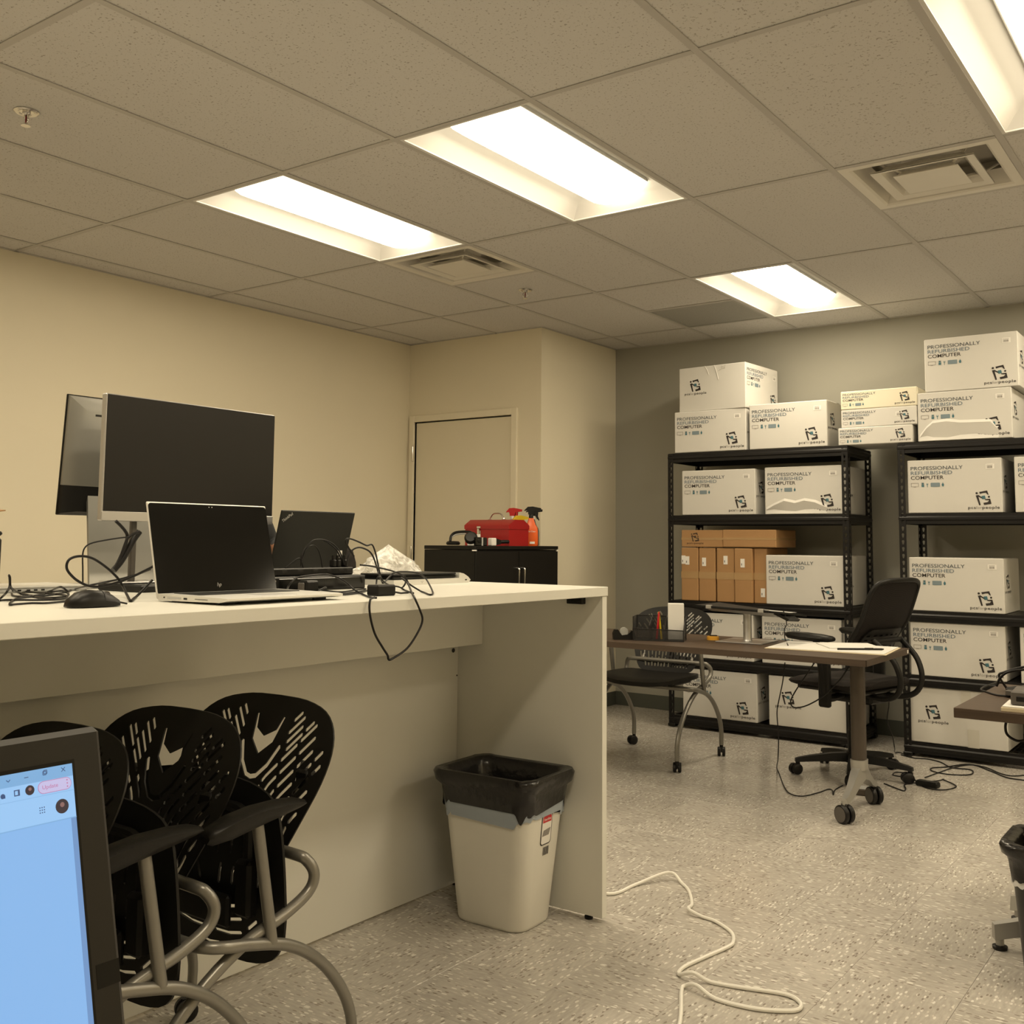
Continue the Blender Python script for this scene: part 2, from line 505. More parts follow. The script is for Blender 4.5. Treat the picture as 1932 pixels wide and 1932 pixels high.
    def sphere(s, c, rx, ry, rz, n=12, m=8, mtx=None):
        vs = []; fs = []
        for i in range(m + 1):
            th = PI * i / m
            for k in range(n):
                ph = 2 * PI * k / n
                vs.append((c[0] + rx * math.sin(th) * math.cos(ph), c[1] + ry * math.sin(th) * math.sin(ph), c[2] - rz * math.cos(th)))
        for i in range(m):
            for k in range(n):
                fs.append((i * n + k, i * n + (k + 1) % n, (i + 1) * n + (k + 1) % n, (i + 1) * n + k))
        return s.add(vs, fs, mtx)
    def flat(s, poly, mtx=None):
        return s.add(poly, [tuple(range(len(poly)))], mtx)
    def mesh(s, name, mats, smooth=35):
        me = bpy.data.meshes.new(name)
        me.from_pydata(s.v, [], s.f)
        for m in (mats if isinstance(mats, (list, tuple)) else [mats]):
            me.materials.append(M[m] if isinstance(m, str) else m)
        if any(s.mi):
            me.polygons.foreach_set('material_index', s.mi)
        bm = bmesh.new(); bm.from_mesh(me)
        bmesh.ops.remove_doubles(bm, verts=bm.verts, dist=1e-6)
        bmesh.ops.recalc_face_normals(bm, faces=bm.faces)
        bm.to_mesh(me); bm.free()
        if smooth:
            me.shade_smooth()
            me.set_sharp_from_angle(angle=R(smooth))
        me.update()
        return me
    def build(s, name, mats, parent=None, smooth=35, loc=None, rot=None):
        return link(name, s.mesh(name, mats, smooth), parent, loc, rot)

def link(name, me, parent=None, loc=None, rot=None):
    o = bpy.data.objects.new(name, me)
    COL.objects.link(o)
    if parent is not None:
        o.parent = parent
    if loc is not None:
        o.location = loc
    if rot is not None:
        o.rotation_euler = rot
    return o

def tag(o, label, cat, group=None, kind=None):
    o['label'] = label; o['category'] = cat
    if group: o['group'] = group
    if kind: o['kind'] = kind
    return o

def thing(name, label, cat, loc=(0, 0, 0), rotz=0.0, group=None):
    o = bpy.data.objects.new(name, None)
    COL.objects.link(o)
    o.empty_display_size = 0.1
    o.location = loc
    o.rotation_euler = (0, 0, rotz)
    return tag(o, label, cat, group)

def struct(o, label=None):
    o['kind'] = 'structure'
    if label: o['label'] = label
    return o

def dup(root, loc, rotz, label=None, group=None, skip=()):
    r = root.copy(); COL.objects.link(r)
    r.location = loc; r.rotation_euler = (0, 0, rotz)
    if label: r['label'] = label
    if group: r['group'] = group
    for ch in list(root.children):
        if ch.name.split('.')[0] in skip: continue
        c = ch.copy(); COL.objects.link(c); c.parent = r
        for g in list(ch.children):
            d = g.copy(); COL.objects.link(d); d.parent = c
    return r

def spline(pts, per=6, closed=False):
    P = [Vector(p) for p in pts]; n = len(P); out = []
    rng = range(n) if closed else range(n - 1)
    for i in rng:
        p0 = P[i - 1] if (i > 0 or closed) else P[i] * 2 - P[i + 1]
        p1 = P[i]; p2 = P[(i + 1) % n]
        p3 = P[(i + 2) % n] if (i + 2 < n or closed) else p2 * 2 - p1
        for k in range(per):
            t = k / per
            out.append(0.5 * ((2 * p1) + (p2 - p0) * t + (2 * p0 - 5 * p1 + 4 * p2 - p3) * t * t + (3 * p1 - p0 - 3 * p2 + p3) * t ** 3))
    if not closed:
        out.append(P[-1])
    return out

def fillet(pts, rad, n=6):
    """polyline with rounded corners"""
    P = [Vector(p) for p in pts]; out = [P[0]]
    for i in range(1, len(P) - 1):
        a, b, c = P[i - 1], P[i], P[i + 1]
        r = rad[i - 1] if isinstance(rad, (list, tuple)) else rad
        u = (a - b); v = (c - b)
        r = min(r, u.length * .49, v.length * .49)
        u.normalize(); v.normalize()
        p = b + u * r; q = b + v * r
        for k in range(n + 1):
            t = k / n
            out.append(p * (1 - t) ** 2 + b * 2 * t * (1 - t) + q * t * t)
    out.append(P[-1])
    return out

def rrect(w, h, r, n=5, cx=0.0, cy=0.0):
    out = []
    for sx, sy, a0 in ((1, 1, 0), (-1, 1, 90), (-1, -1, 180), (1, -1, 270)):
        for k in range(n + 1):
            a = R(a0 + 90 * k / n)
            out.append((cx + sx * (w / 2 - r) + r * math.cos(a), cy + sy * (h / 2 - r) + r * math.sin(a)))
    return out

def inside(p, poly):
    x, y = p; c = False; j = len(poly) - 1
    for i in range(len(poly)):
        xi, yi = poly[i]; xj, yj = poly[j]
        if (yi > y) != (yj > y) and x < (xj - xi) * (y - yi) / (yj - yi) + xi:
            c = not c
        j = i
    return c

def holed_plate(outline, holes, step, thick, warp, mb):
    """sheet with real openings; (u,v) polygon, warped to 3-D by warp(u,v,d) with d the offset through the sheet"""
    pts = []; edges = []
    for loop in [outline] + holes:
        o = len(pts); n = len(loop)
        pts += [Vector(p) for p in loop]
        edges += [(o + i, o + (i + 1) % n) for i in range(n)]
    us = [p[0] for p in outline]; vs = [p[1] for p in outline]
    u = min(us) + step
    if step:
        while u < max(us):
            v = min(vs) + step
            while v < max(vs):
                if inside((u, v), outline) and not any(inside((u, v), h) for h in holes):
                    pts.append(Vector((u, v)))
                v += step
            u += step
    rv, re, rf, _, _, _ = delaunay_2d_cdt(pts, edges, [], 0, 1e-6)
    boxes = [(min(p[0] for p in h), max(p[0] for p in h), min(p[1] for p in h), max(p[1] for p in h), h) for h in holes]
    tri = []
    for f in rf:
        c = (sum(rv[i][0] for i in f) / 3, sum(rv[i][1] for i in f) / 3)
        if not inside(c, outline): continue
        if any(b[0] < c[0] < b[1] and b[2] < c[1] < b[3] and inside(c, b[4]) for b in boxes): continue
        tri.append(tuple(f))
    n = len(rv)
    V = [warp(p[0], p[1], 0.0) for p in rv] + [warp(p[0], p[1], thick) for p in rv]
    F = list(tri) + [(f[2] + n, f[1] + n, f[0] + n) for f in tri]
    cnt = {}
    for f in tri:
        for a, b in ((f[0], f[1]), (f[1], f[2]), (f[2], f[0])):
            cnt.setdefault((min(a, b), max(a, b)), []).append((a, b))
    for k, l in cnt.items():
        if len(l) == 1:
            a, b = l[0]
            F.append((b, a, a + n, b + n))
    mb.add(V, F)
    return mb

def text_mesh(txt, height, width=None, bold=0.0, align='LEFT', space=1.0):
    """flat letter mesh in x,y: returns (verts, faces) scaled to a capital height (and a width)"""
    cu = bpy.data.curves.new('t', 'FONT')
    cu.body = txt; cu.size = 1.0; cu.offset = bold; cu.resolution_u = 3; cu.space_character = space
    ob = bpy.data.objects.new('t', cu); COL.objects.link(ob)
    dg = bpy.context.evaluated_depsgraph_get(); dg.update()
    me = bpy.data.meshes.new_from_object(ob.evaluated_get(dg))
    vs = [v.co.copy() for v in me.vertices]; fs = [tuple(p.vertices) for p in me.polygons]
    bpy.data.objects.remove(ob); bpy.data.curves.remove(cu); bpy.data.meshes.remove(me)
    x0 = min(v.x for v in vs); x1 = max(v.x for v in vs)
    s = height / 0.73
    sx = s if width is None else width / (x1 - x0)
    out = [((v.x - x0) * sx, v.y * s) for v in vs]
    return out, fs

# ================================================================ the room
def wall(name, x0, x1, y0, y1, z0, z1, m, label):
    return struct(MB().box(x0, x1, y0, y1, z0, z1).build(name, m), label)
T = 0.1
wall('wall_left', XL - T, XL, YB - T, YD + T, 0, CEIL + 0.25, 'cream', 'long cream painted wall behind the counter')
wall('wall_right', XR, XR + T, YB - T, YF + T, 0, CEIL + 0.25, 'cream', 'cream painted side wall')
wall('wall_rear', XL, XR, YB - T, YB, 0, CEIL + 0.25, 'cream', 'cream painted wall behind the viewer')
wall('wall_back', XS, XR, YF, YF + T, 0, CEIL + 0.25, 'greywall', 'grey painted wall behind the shelving')
wall('wall_step', XS - T, XS, YD, YF + T, 0, CEIL + 0.25, 'cream', 'short cream wall stepping out beside the door')
DX0, DX1, DZ = -3.805, -2.905, 2.092
wd = MB().box(XL, DX0, YD, YD + T, 0, CEIL + 0.25).box(DX1, XS - T, YD, YD + T, 0, CEIL + 0.25).box(DX0, DX1, YD, YD + T, DZ, CEIL + 0.25)
struct(wd.build('wall_door', 'cream'), 'cream wall holding the flush door')
# door: leaf, frame, hinges
door = bpy.data.objects.new('door_1', None); COL.objects.link(door)
door.location = (DX0, YD, 0); struct(door, 'closed cream flush door in a painted metal frame')
DW = DX1 - DX0
MB().box(0.004, DW - 0.004, 0.012, 0.055, 0.01, DZ - 0.008, 0.001).build('door_leaf', 'doorpaint', door)
MB().box(-0.046, 0.0, -0.016, 0.03, 0, DZ + 0.048, 0.003).box(DW, DW + 0.05, -0.016, 0.03, 0, DZ + 0.048, 0.003).box(0.0, DW, -0.016, 0.03, DZ, DZ + 0.048, 0.003).build('door_frame', 'framepaint', door)
for z in (0.25, 1.05, 1.795):
    MB().lathe([(0.0075, 0), (0.0085, 0.004), (0.0085, 0.112), (0.0075, 0.116)], 10).build('hinge', 'chrome', door, loc=(-0.006, -0.017, z))
MB().box(DW - 0.075, DW - 0.055, -0.03, 0.012, 0.98, 1.0, 0.003).box(DW - 0.17, DW - 0.055, -0.045, -0.03, 0.98, 1.0, 0.004).build('door_handle', 'chrome', door)
# baseboards
def baseb(name, x0, x1, y0, y1):
    prof = MB().box(x0, x1, y0, y1, 0.0, 0.1, 0.002)
    return struct(prof.build(name, 'base'), 'dark rubber baseboard')
baseb('baseboard_back', XS, XR, YF - 0.006, YF)
baseb('baseboard_step', XS, XS + 0.006, YD, YF - 0.006)
baseb('baseboard_left', XL, XL + 0.006, YB, YD)
baseb('baseboard_right', XR - 0.006, XR, YB, YF - 0.006)
baseb('baseboard_rear', XL + 0.006, XR - 0.006, YB, YB + 0.006)

# ---- floor: vinyl tiles over a slab
floor = MB().box(XL - T, XR + T, YB - T, YF + T, -0.12, -0.0045).build('floor', 'darkgap')
struct(floor, 'waxed beige vinyl tile floor with light and dark chips')
TS = 0.3048
def tile_mesh(turn):
    me = MB().box(-TS / 2 + 0.0003, TS / 2 - 0.0003, -TS / 2 + 0.0003, TS / 2 - 0.0003, -0.0045, 0.0, 0.0005).mesh('floor_tile', 'floor', 0)
    uvl = me.uv_layers.new(name='UVMap')
    for lp in me.loops:
        c = me.vertices[lp.vertex_index].co
        uvl.data[lp.index].uv = (c.x, c.y) if not turn else (c.y, -c.x)
    return me
tm = (tile_mesh(False), tile_mesh(True))
ix0 = math.floor((XL) / TS); ix1 = math.ceil(XR / TS)
iy0 = math.floor(YB / TS); iy1 = math.ceil(YF / TS)
rest_v = []; rest_f = []; rest_uv = []
for i in range(ix0, ix1):
    for j in range(iy0, iy1):
        cx = (i + 0.5) * TS; cy = (j + 0.5) * TS
        if -1.75 < cx < 1.75 and -1.4 < cy < 4.25 and cx < 1.0 + 0.35 * max(0, 1.2 - cy):
            link('floor_tile', tm[(i + j) % 2], floor, (cx, cy, 0))
        else:
            o = len(rest_v); h = TS / 2 - 0.0003
            q = [(-h, -h), (h, -h), (h, h), (-h, h)]
            rest_v += [(cx + a, cy + b, 0.0) for a, b in q]
            rest_f.append((o, o + 1, o + 2, o + 3))
            ox, oy = random.random() * 9, random.random() * 9
            rest_uv += [((a, b) if (i + j) % 2 == 0 else (b, -a)) for a, b in q]
            rest_uv[-4:] = [(a + ox, b + oy) for a, b in rest_uv[-4:]]
me = bpy.data.meshes.new('distant_floor_tiles')
me.from_pydata(rest_v, [], rest_f); me.materials.append(M['floor'])
uvl = me.uv_layers.new(name='UVMap')
for lp in me.loops:
    uvl.data[lp.index].uv = rest_uv[lp.vertex_index]
o = link('distant_floor_tiles', me, floor); o['kind'] = 'stuff'

# ---- ceiling: slab above, T-grid, lay-in tiles
ceiling = MB().box(XL - T, XR + T, YB - T, YF + T, CEIL + 0.25, CEIL + 0.33).build('ceiling', 'ceil')
struct(ceiling, 'suspended ceiling of speckled mineral fibre tiles in a painted grid')
LIGHTS = [(-4, 0), (-8, 0), (2, 0), (-4, 8), (2, 8), (-4, -8), (-8, -8), (2, -8), (8, 0), (8, 8)]
VENTS = [(0, 4), (-8, 4)]
RETURN = (-6, 10)
vs_ = list(range(-14, 12, 2))
tile_cache = {}
def ceiling_tile(x0, x1, y0, y1):
    x0 = max(x0, XL - 0.02); x1 = min(x1, XR + 0.02); y0 = max(y0, YB - 0.02); y1 = min(y1, YF + 0.02)
    g = 0.005
    w_, h_ = round(x1 - x0 - 2 * g, 4), round(y1 - y0 - 2 * g, 4)
    if w_ < 0.03 or h_ < 0.03: return
    k = (w_, h_)
    if k not in tile_cache:
        tile_cache[k] = MB().box(-w_ / 2, w_ / 2, -h_ / 2, h_ / 2, 0.004, 0.018, 0.001).mesh('ceiling_tile', 'ceil', 0)
    link('ceiling_tile', tile_cache[k], ceiling, ((x0 + x1) / 2, (y0 + y1) / 2, CEIL), None)
bar_cache = {}
def grid_bar(x0, x1, y0, y1):
    x0 = max(x0, XL); x1 = min(x1, XR); y0 = max(y0, YB); y1 = min(y1, YF)
    w_, h_ = round(x1 - x0, 4), round(y1 - y0, 4)
    if w_ <= 0 or h_ <= 0: return
    k = (w_, h_)
    if k not in bar_cache:
        bar_cache[k] = MB().box(-w_ / 2, w_ / 2, -h_ / 2, h_ / 2, 0.0, 0.003, 0.0006).mesh('grid_bar', 'grid', 0)
    link('grid_bar', bar_cache[k], ceiling, ((x0 + x1) / 2, (y0 + y1) / 2, CEIL), None)
HB = 0.0125
for v in vs_[1:]:
    grid_bar(v * FT - HB, v * FT + HB, YB, YF)
grid_bar(XL, XL + 0.02, YB, YD); grid_bar(XR - 0.02, XR, YB, YF); grid_bar(XS, XR, YF - 0.02, YF)
grid_bar(XL, XS, YD - 0.02, YD); grid_bar(XS, XS + 0.02, YD, YF)
for v in vs_:
    for u in range(-16, 16, 4):
        xa, xb, ya, yb = v * FT, (v + 2) * FT, u * FT, (u + 4) * FT
        if xb < XL + 0.02 or xa > XR or yb < YB or ya > YF: continue
        grid_bar(xa + HB, xb - HB, ya - HB, ya + HB)
        if (v, u) in LIGHTS: continue
        if (v, u) in VENTS:
            grid_bar(xa + HB, xb - HB, ya + 2 * FT - HB, ya + 2 * FT + HB)
            ceiling_tile(xa, xb, ya + 2 * FT, yb); continue
        if (v, u) == (-6, 8):
            grid_bar(xa + HB, xb - HB, ya + 2 * FT - HB, ya + 2 * FT + HB)
            ceiling_tile(xa, xb, ya, ya + 2 * FT); continue
        ceiling_tile(xa, xb, ya, yb)

# ---- recessed lights
def make_light(label):
    t = thing('ceiling_light', label, 'light', group='recessed ceiling lights')
    L, W = 1.2192 / 2 - 0.012, 0.6096 / 2 - 0.012
    g = 0.010                                    # rim just above the grid face
    # rim
    rim = MB()
    for a in ((-W, -W + 0.012, -L, L), (W - 0.012, W, -L, L), (-W + 0.012, W - 0.012, -L, -L + 0.012), (-W + 0.012, W - 0.012, L - 0.012, L)):
        rim.box(a[0], a[1], a[2], a[3], 0.001, 0.006)
    rim.build('rim', 'pan', t)
    # reflector pan: curved sides, sloped ends
    Wi, Li = W - 0.010, L - 0.010
    lw = 0.150; le = 0.13
    rings = []
    for k in range(7):
        q = k / 6
        f = math.sin(q * PI / 2)
        hw = Wi + (lw - Wi) * q; hl = Li + (Li - le - Li) * q
        z = 0.004 + 0.085 * f
        rings.append([(-hw, -hl, z), (hw, -hl, z), (hw, hl, z), (-hw, hl, z)])
    MB().loft(rings, cap=False).build('reflector_pan', 'pan', t, smooth=50)
    # curved lens hanging in the middle
    lens = MB(); n = 12
    rings = []
    hl = Li - le + 0.005
    for j, yy in enumerate((-hl - 0.035, -hl - 0.025, -hl + 0.01, hl - 0.01, hl + 0.025, hl + 0.035)):
        sc_ = (0.88, 0.97, 1.0, 1.0, 0.97, 0.88)[j]
        ring = []
        for k in range(n + 1):
            a = PI * k / n
            ring.append((-lw * math.cos(a), yy, 0.089 - 0.086 * math.sin(a) ** 0.85 * sc_))
        rings.append(ring)
    vs = [p for r in rings for p in r]; fs = []
    for j in range(len(rings) - 1):
        for k in range(n):
            fs.append((j * (n + 1) + k, j * (n + 1) + k + 1, (j + 1) * (n + 1) + k + 1, (j + 1) * (n + 1) + k))
    fs.append(tuple(range(n + 1))); fs.append(tuple(range((len(rings) - 1) * (n + 1), len(rings) * (n + 1))))
    for f in fs:
        cz = [vs[i] for i in f]
        side = len(f) > 4 or max(abs(p[0]) for p in cz) > lw * 0.80
        lens.slot(1 if side else 0)
        lens.f.append(f); lens.mi.append(lens.cur)
    lens.v = list(vs)
    lens.build('lens', ['lens', 'lens_side'], t, smooth=60)
    for sx in (-1, 1):
        MB().box(sx * (lw + 0.002) - 0.003, sx * (lw + 0.002) + 0.003, -hl - 0.03, hl + 0.03, 0.074, 0.0885, 0.001).build('lens_trim', 'ventgrey', t)
    MB().box(-W + 0.02, W - 0.02, -L + 0.02, L - 0.02, 0.095, 0.12).build('housing', 'grid', t)
    return t
LL = {(-4, 0): 'long recessed light in the middle of the ceiling, lit',
      (-8, 0): 'lit recessed light nearest the cream wall, over the counter',
      (2, 0): 'large lit recessed light cut off by the upper right corner',
      (-4, 8): 'small looking lit recessed light next to the grey wall',
      (2, 8): 'lit recessed light above the second shelving unit, out of view',
      (-4, -8): 'lit recessed light behind the viewer, middle row',
      (-8, -8): 'lit recessed light behind the viewer, along the cream wall',
      (2, -8): 'lit recessed light behind the viewer, over the walkway',
      (8, 0): 'lit recessed light by the side wall, out of view',
      (8, 8): 'lit recessed light in the far side corner, out of view'}
l0 = None
for (v, u) in LIGHTS:
    loc = ((v + 1) * FT, (u + 2) * FT, CEIL)
    if l0 is None:
        l0 = make_light(LL[(v, u)]); l0.location = loc
    else:
        dup(l0, loc, 0, LL[(v, u)])

# ---- air diffusers: square cones round a plate, duct behind
def sq(h, z): return [(-h, -h, z), (h, -h, z), (h, h, z), (-h, h, z)]
def make_vent(label):
    t = thing('air_diffuser', label, 'vent', group='ceiling air diffusers')
    H = 0.3048 - 0.013
    MB().loft([sq(H, 0.0), sq(H - 0.035, 0.0), sq(H - 0.045, 0.006), sq(H - 0.062, 0.05), sq(H - 0.075, 0.062)], cap=False).build('outer_cone', 'vent', t, smooth=30)
    MB().box(-H + 0.01, H - 0.01, -H + 0.01, H - 0.01, 0.115, 0.12).build('back_plate', 'vent', t)
    wl = MB()
    for a in ((-H, -H + 0.02, -H, H), (H - 0.02, H, -H, H), (-H, H, -H, -H + 0.02), (-H, H, H - 0.02, H)):
        wl.box(a[0], a[1], a[2], a[3], 0.055, 0.118)
    wl.build('plenum_wall', 'vent', t)
    MB().lathe([(0.115, 0.075), (0.12, 0.075), (0.12, 0.114), (0.115, 0.114)], 28).build('duct_collar', 'vent', t)
    MB().lathe([(0.0, 0.098), (0.112, 0.098), (0.112, 0.1), (0.0, 0.1)], 28).build('duct_mouth', 'duct', t)
    MB().loft([sq(0.195, -0.004), sq(0.194, -0.001), sq(0.165, 0.004), sq(0.145, 0.03), sq(0.135, 0.034), sq(0.16, 0.001), sq(0.193, -0.006)], cap=False).build('middle_cone', 'vent', t, smooth=30)
    MB().loft([sq(0.122, -0.010), sq(0.121, -0.006), sq(0.112, -0.004), sq(0.095, 0.016)], cap=False).flat(sq(0.112, -0.006)).flat(sq(0.122, -0.010)).build('centre_plate', 'vent', t, smooth=30)
    for sx in (-1, 1):
        for sy in (-1, 1):
            MB().tube([(sx * 0.09, sy * 0.09, 0.01), (sx * 0.15, sy * 0.15, 0.03), (sx * 0.22, sy * 0.22, 0.09)], 0.005, 6).build('bracket', 'vent', t)
    return t
v0 = make_vent('square ceiling diffuser beside the upper right light, round duct showing')
v0.location = (1 * FT, 5 * FT, CEIL)
dup(v0, (-7 * FT, 5 * FT, CEIL), 0, 'square ceiling diffuser at the end of the light near the cream wall')
# grey return panel in the grid
t = thing('return_air_panel', 'dull grey panel set in the ceiling grid near the grey wall', 'vent', (-5 * FT, 11 * FT, CEIL))
H = 0.3048 - 0.013
MB().box(-H, H, -H, H, 0.003, 0.012, 0.002).build('panel_face', dots_mat('punched_grey_sheet', (0.36, 0.355, 0.33), (0.22, 0.215, 0.20), 90, 0.33, 0.6), t)
MB().box(-H, H, -H, -H + 0.014, 0.0, 0.004).box(-H, H, H - 0.014, H, 0.0, 0.004).box(-H, -H + 0.014, -H + 0.014, H - 0.014, 0.0, 0.004).box(H - 0.014, H, -H + 0.014, H - 0.014, 0.0, 0.004).build('panel_rim', 'ventgrey', t)

# ---- sprinkler heads
def make_sprinkler(label):
    t = thing('sprinkler', label, 'sprinkler', group='ceiling sprinklers')
    MB().lathe([(0.0, 0.001), (0.041, 0.001), (0.042, -0.003), (0.036, -0.007), (0.028, -0.006), (0.024, -0.003), (0.0, -0.003)], 24).build('escutcheon', 'chrome', t)
    MB().lathe([(0.0, -0.003), (0.014, -0.003), (0.014, -0.012), (0.009, -0.016), (0.0, -0.016)], 14).build('body', 'chrome', t)
    fr = MB()
    for s in (-1, 1):
        fr.tube(spline([(s * 0.010, 0, -0.014), (s * 0.014, 0, -0.026), (s * 0.012, 0, -0.038), (s * 0.003, 0, -0.046)], 4), 0.0026, 6)
    fr.build('frame_arm', 'chrome', t)
    MB().lathe([(0.0, -0.016), (0.003, -0.017), (0.0035, -0.03), (0.0025, -0.043), (0.0, -0.044)], 10).build('glass_bulb', 'redglass', t)
    MB().lathe([(0.0, -0.046), (0.006, -0.046), (0.016, -0.051), (0.016, -0.053), (0.0, -0.053)], 16).build('deflector', 'chrome', t)
    return t
s0 = make_sprinkler('small chrome sprinkler head near the upper left corner')
s0.location = (-2.109, -0.917, CEIL + 0.004)
dup(s0, (-2.141, 2.149, CEIL + 0.004), 0.4, 'small chrome sprinkler head past the diffuser, mid ceiling')

# ================================================================ shelving units
LV = [0.083, 0.46, 0.83, 1.393, 1.81]
def keyhole(cx, cz):
    pts = []
    for k in range(7):                       # round upper lobe
        a = R(-30 + 240 * k / 6)
        pts.append((cx + 0.0075 * math.cos(a), cz + 0.005 + 0.0075 * math.sin(a)))
    pts += [(cx - 0.0042, cz - 0.011), (cx - 0.002, cz - 0.0135), (cx + 0.002, cz - 0.0135), (cx + 0.0042, cz - 0.011)]
    return pts
PITCH = 0.0395
def post_mesh():
    """slotted angle post: front flange along +x, side flange along +y, outer corner at the origin"""
    mb = MB(); H = 1.80; W = 0.040
    n = int(H / PITCH); hh = H / n
    seg = MB()
    holed_plate([(0, 0), (W, 0), (W, hh), (0, hh)], [keyhole(W * 0.52, hh / 2)], 0, 0.0018, lambda u, v, d: (u, d, v), seg)
    for i in range(n):
        mb.add(seg.v, seg.f, Matrix.Translation((0, 0, i * hh)))
        mb.add([(v[1], v[0], v[2]) for v in seg.v], [f[::-1] for f in seg.f], Matrix.Translation((0, 0, i * hh)))
    return mb
pm = post_mesh().mesh('post', 'shelf_black', 0)
def make_unit(name, label, x0, x1, y0, y1, levels, group):
    t = thing(name, label, 'shelf', ((x0 + x1) / 2, (y0 + y1) / 2, 0), 0, group)
    w2 = (x1 - x0) / 2; d2 = (y1 - y0) / 2
    for sx in (-1, 1):
        for sy in (-1, 1):
            o = link('post', pm, t, (sx * w2, sy * d2, 0.004))
            o.scale = (-sx, -sy, 1)
            MB().box(-0.006, 0.046, -0.006, 0.046, 0, 0.02, 0.004).build('foot_cap', 'black_plastic', o)
    for li, z in enumerate(levels):
        front = [(0.0, 0.0), (0.0, -0.014), (-0.007, -0.022), (-0.007, -0.034), (0.0, -0.042), (0.0, -0.060), (0.012, -0.060), (0.012, -0.005), (0.028, -0.005), (0.028, 0.0)]
        for s in (-1, 1):                  # front and back beams
            rot = Matrix.Translation((0, s * (d2 - 0.004), z - 0.003)) @ Matrix.Rotation(R(90), 4, 'Z')
            b = MB().prism([(p[0] * -s, p[1]) for p in front], -w2 + 0.003, w2 - 0.003, rot)
            b.build('beam', 'shelf_black', t)
        for s in (-1, 1):                  # side beams
            MB().prism([(p[0] * -s, p[1]) for p in front], -d2 + 0.003, d2 - 0.003, Matrix.Translation((s * (w2 - 0.004), 0, z - 0.003))).build('side_beam', 'shelf_black', t)
        if li == 0:
            wd = MB(); n = 34
            for k in range(n):
                xx = -w2 + 0.05 + (2 * w2 - 0.1) * k / (n - 1)
                wd.tube([(xx, -d2 + 0.02, z - 0.005), (xx, d2 - 0.02, z - 0.005)], 0.0022, 5)
            for yy in (-0.1, 0.0, 0.1):
                wd.tube([(-w2 + 0.03, yy, z - 0.0095), (w2 - 0.03, yy, z - 0.0095)], 0.003, 5)
            o = wd.build('wire_deck', 'shelf_black', t); o['kind'] = 'stuff'
        else:
            MB().box(-w2 + 0.02, w2 - 0.02, -d2 + 0.02, d2 - 0.02, z - 0.014, z - 0.001, 0.001).build('deck', 'shelf_black', t)
    rv = MB()
    return t
U1 = (-1.915, -0.700, 3.515, 3.975); U2 = (-0.410, 0.810, 3.525, 3.985)
make_unit('shelving_unit', 'black five tier steel shelving with brown and white cartons beside the cream wall', *U1, LV, 'black steel shelving units')
make_unit('shelving_unit', 'black five tier steel shelving cut off by the right edge of the view', *U2, LV, 'black steel shelving units')

# ================================================================ printed cartons
def to_front(pts):                     # flat print in x,z facing -y
    return [(p[0], 0.0, p[1]) for p in pts]
def lettering_mesh(wd, lh):
    mb = MB()
    for i, (txt, k, bold, sl) in enumerate((('PROFESSIONALLY', 1.0, 0.003, 0), ('REFURBISHED', 0.80, 0.003, 1), ('COMPUTER', 0.635, 0.007, 2))):
        p, f = text_mesh(txt, lh * 0.78, wd * k, bold)
        mb.slot(sl).add([(x, 0.0, y - lh * (i + 0.85)) for x, y in p], f)
    return mb.mesh('lettering', ['ink_slate', 'ink_blue', 'ink_dark'], 0)
def icons_mesh(s):
    mb = MB()
    def rect(x0, x1, z0, z1): mb.flat([(x0 * s, 0, z0 * s), (x1 * s, 0, z0 * s), (x1 * s, 0, z1 * s), (x0 * s, 0, z1 * s)])
    mb.slot(1)
    rect(0, 48, 26, 28.5); rect(0, 48, 4, 6.5); rect(0, 2.5, 6.5, 26); rect(45.5, 48, 6.5, 26); rect(16, 32, 0.5, 3)
    mb.slot(0); rect(66, 82, 2, 16); rect(68.5, 79.5, 18, 28); mb.slot(1); rect(66, 68, 17, 30); rect(80, 82, 17, 30); rect(68, 80, 28.5, 30)
    mb.slot(0); rect(97, 108, 15, 19); rect(97, 100, 19, 25); rect(105, 108, 19, 25); rect(101, 104, 0, 15)
    mb.slot(2); rect(126, 178, 3, 26); mb.slot(0); rect(124, 126, 2, 27); rect(178, 180, 2, 27); rect(126, 178, 1.5, 3); rect(126, 178, 26, 27.5)
    n = 12
    mb.slot(0).flat([(s * (199 + 7 * math.cos(2 * PI * k / n)), 0, s * (13 + 11 * math.sin(2 * PI * k / n))) for k in range(n)])
    rect(198, 200.5, 24, 30)
    return mb.mesh('icons', ['ink_teal', 'ink_grey', 'ink_icon'], 0)
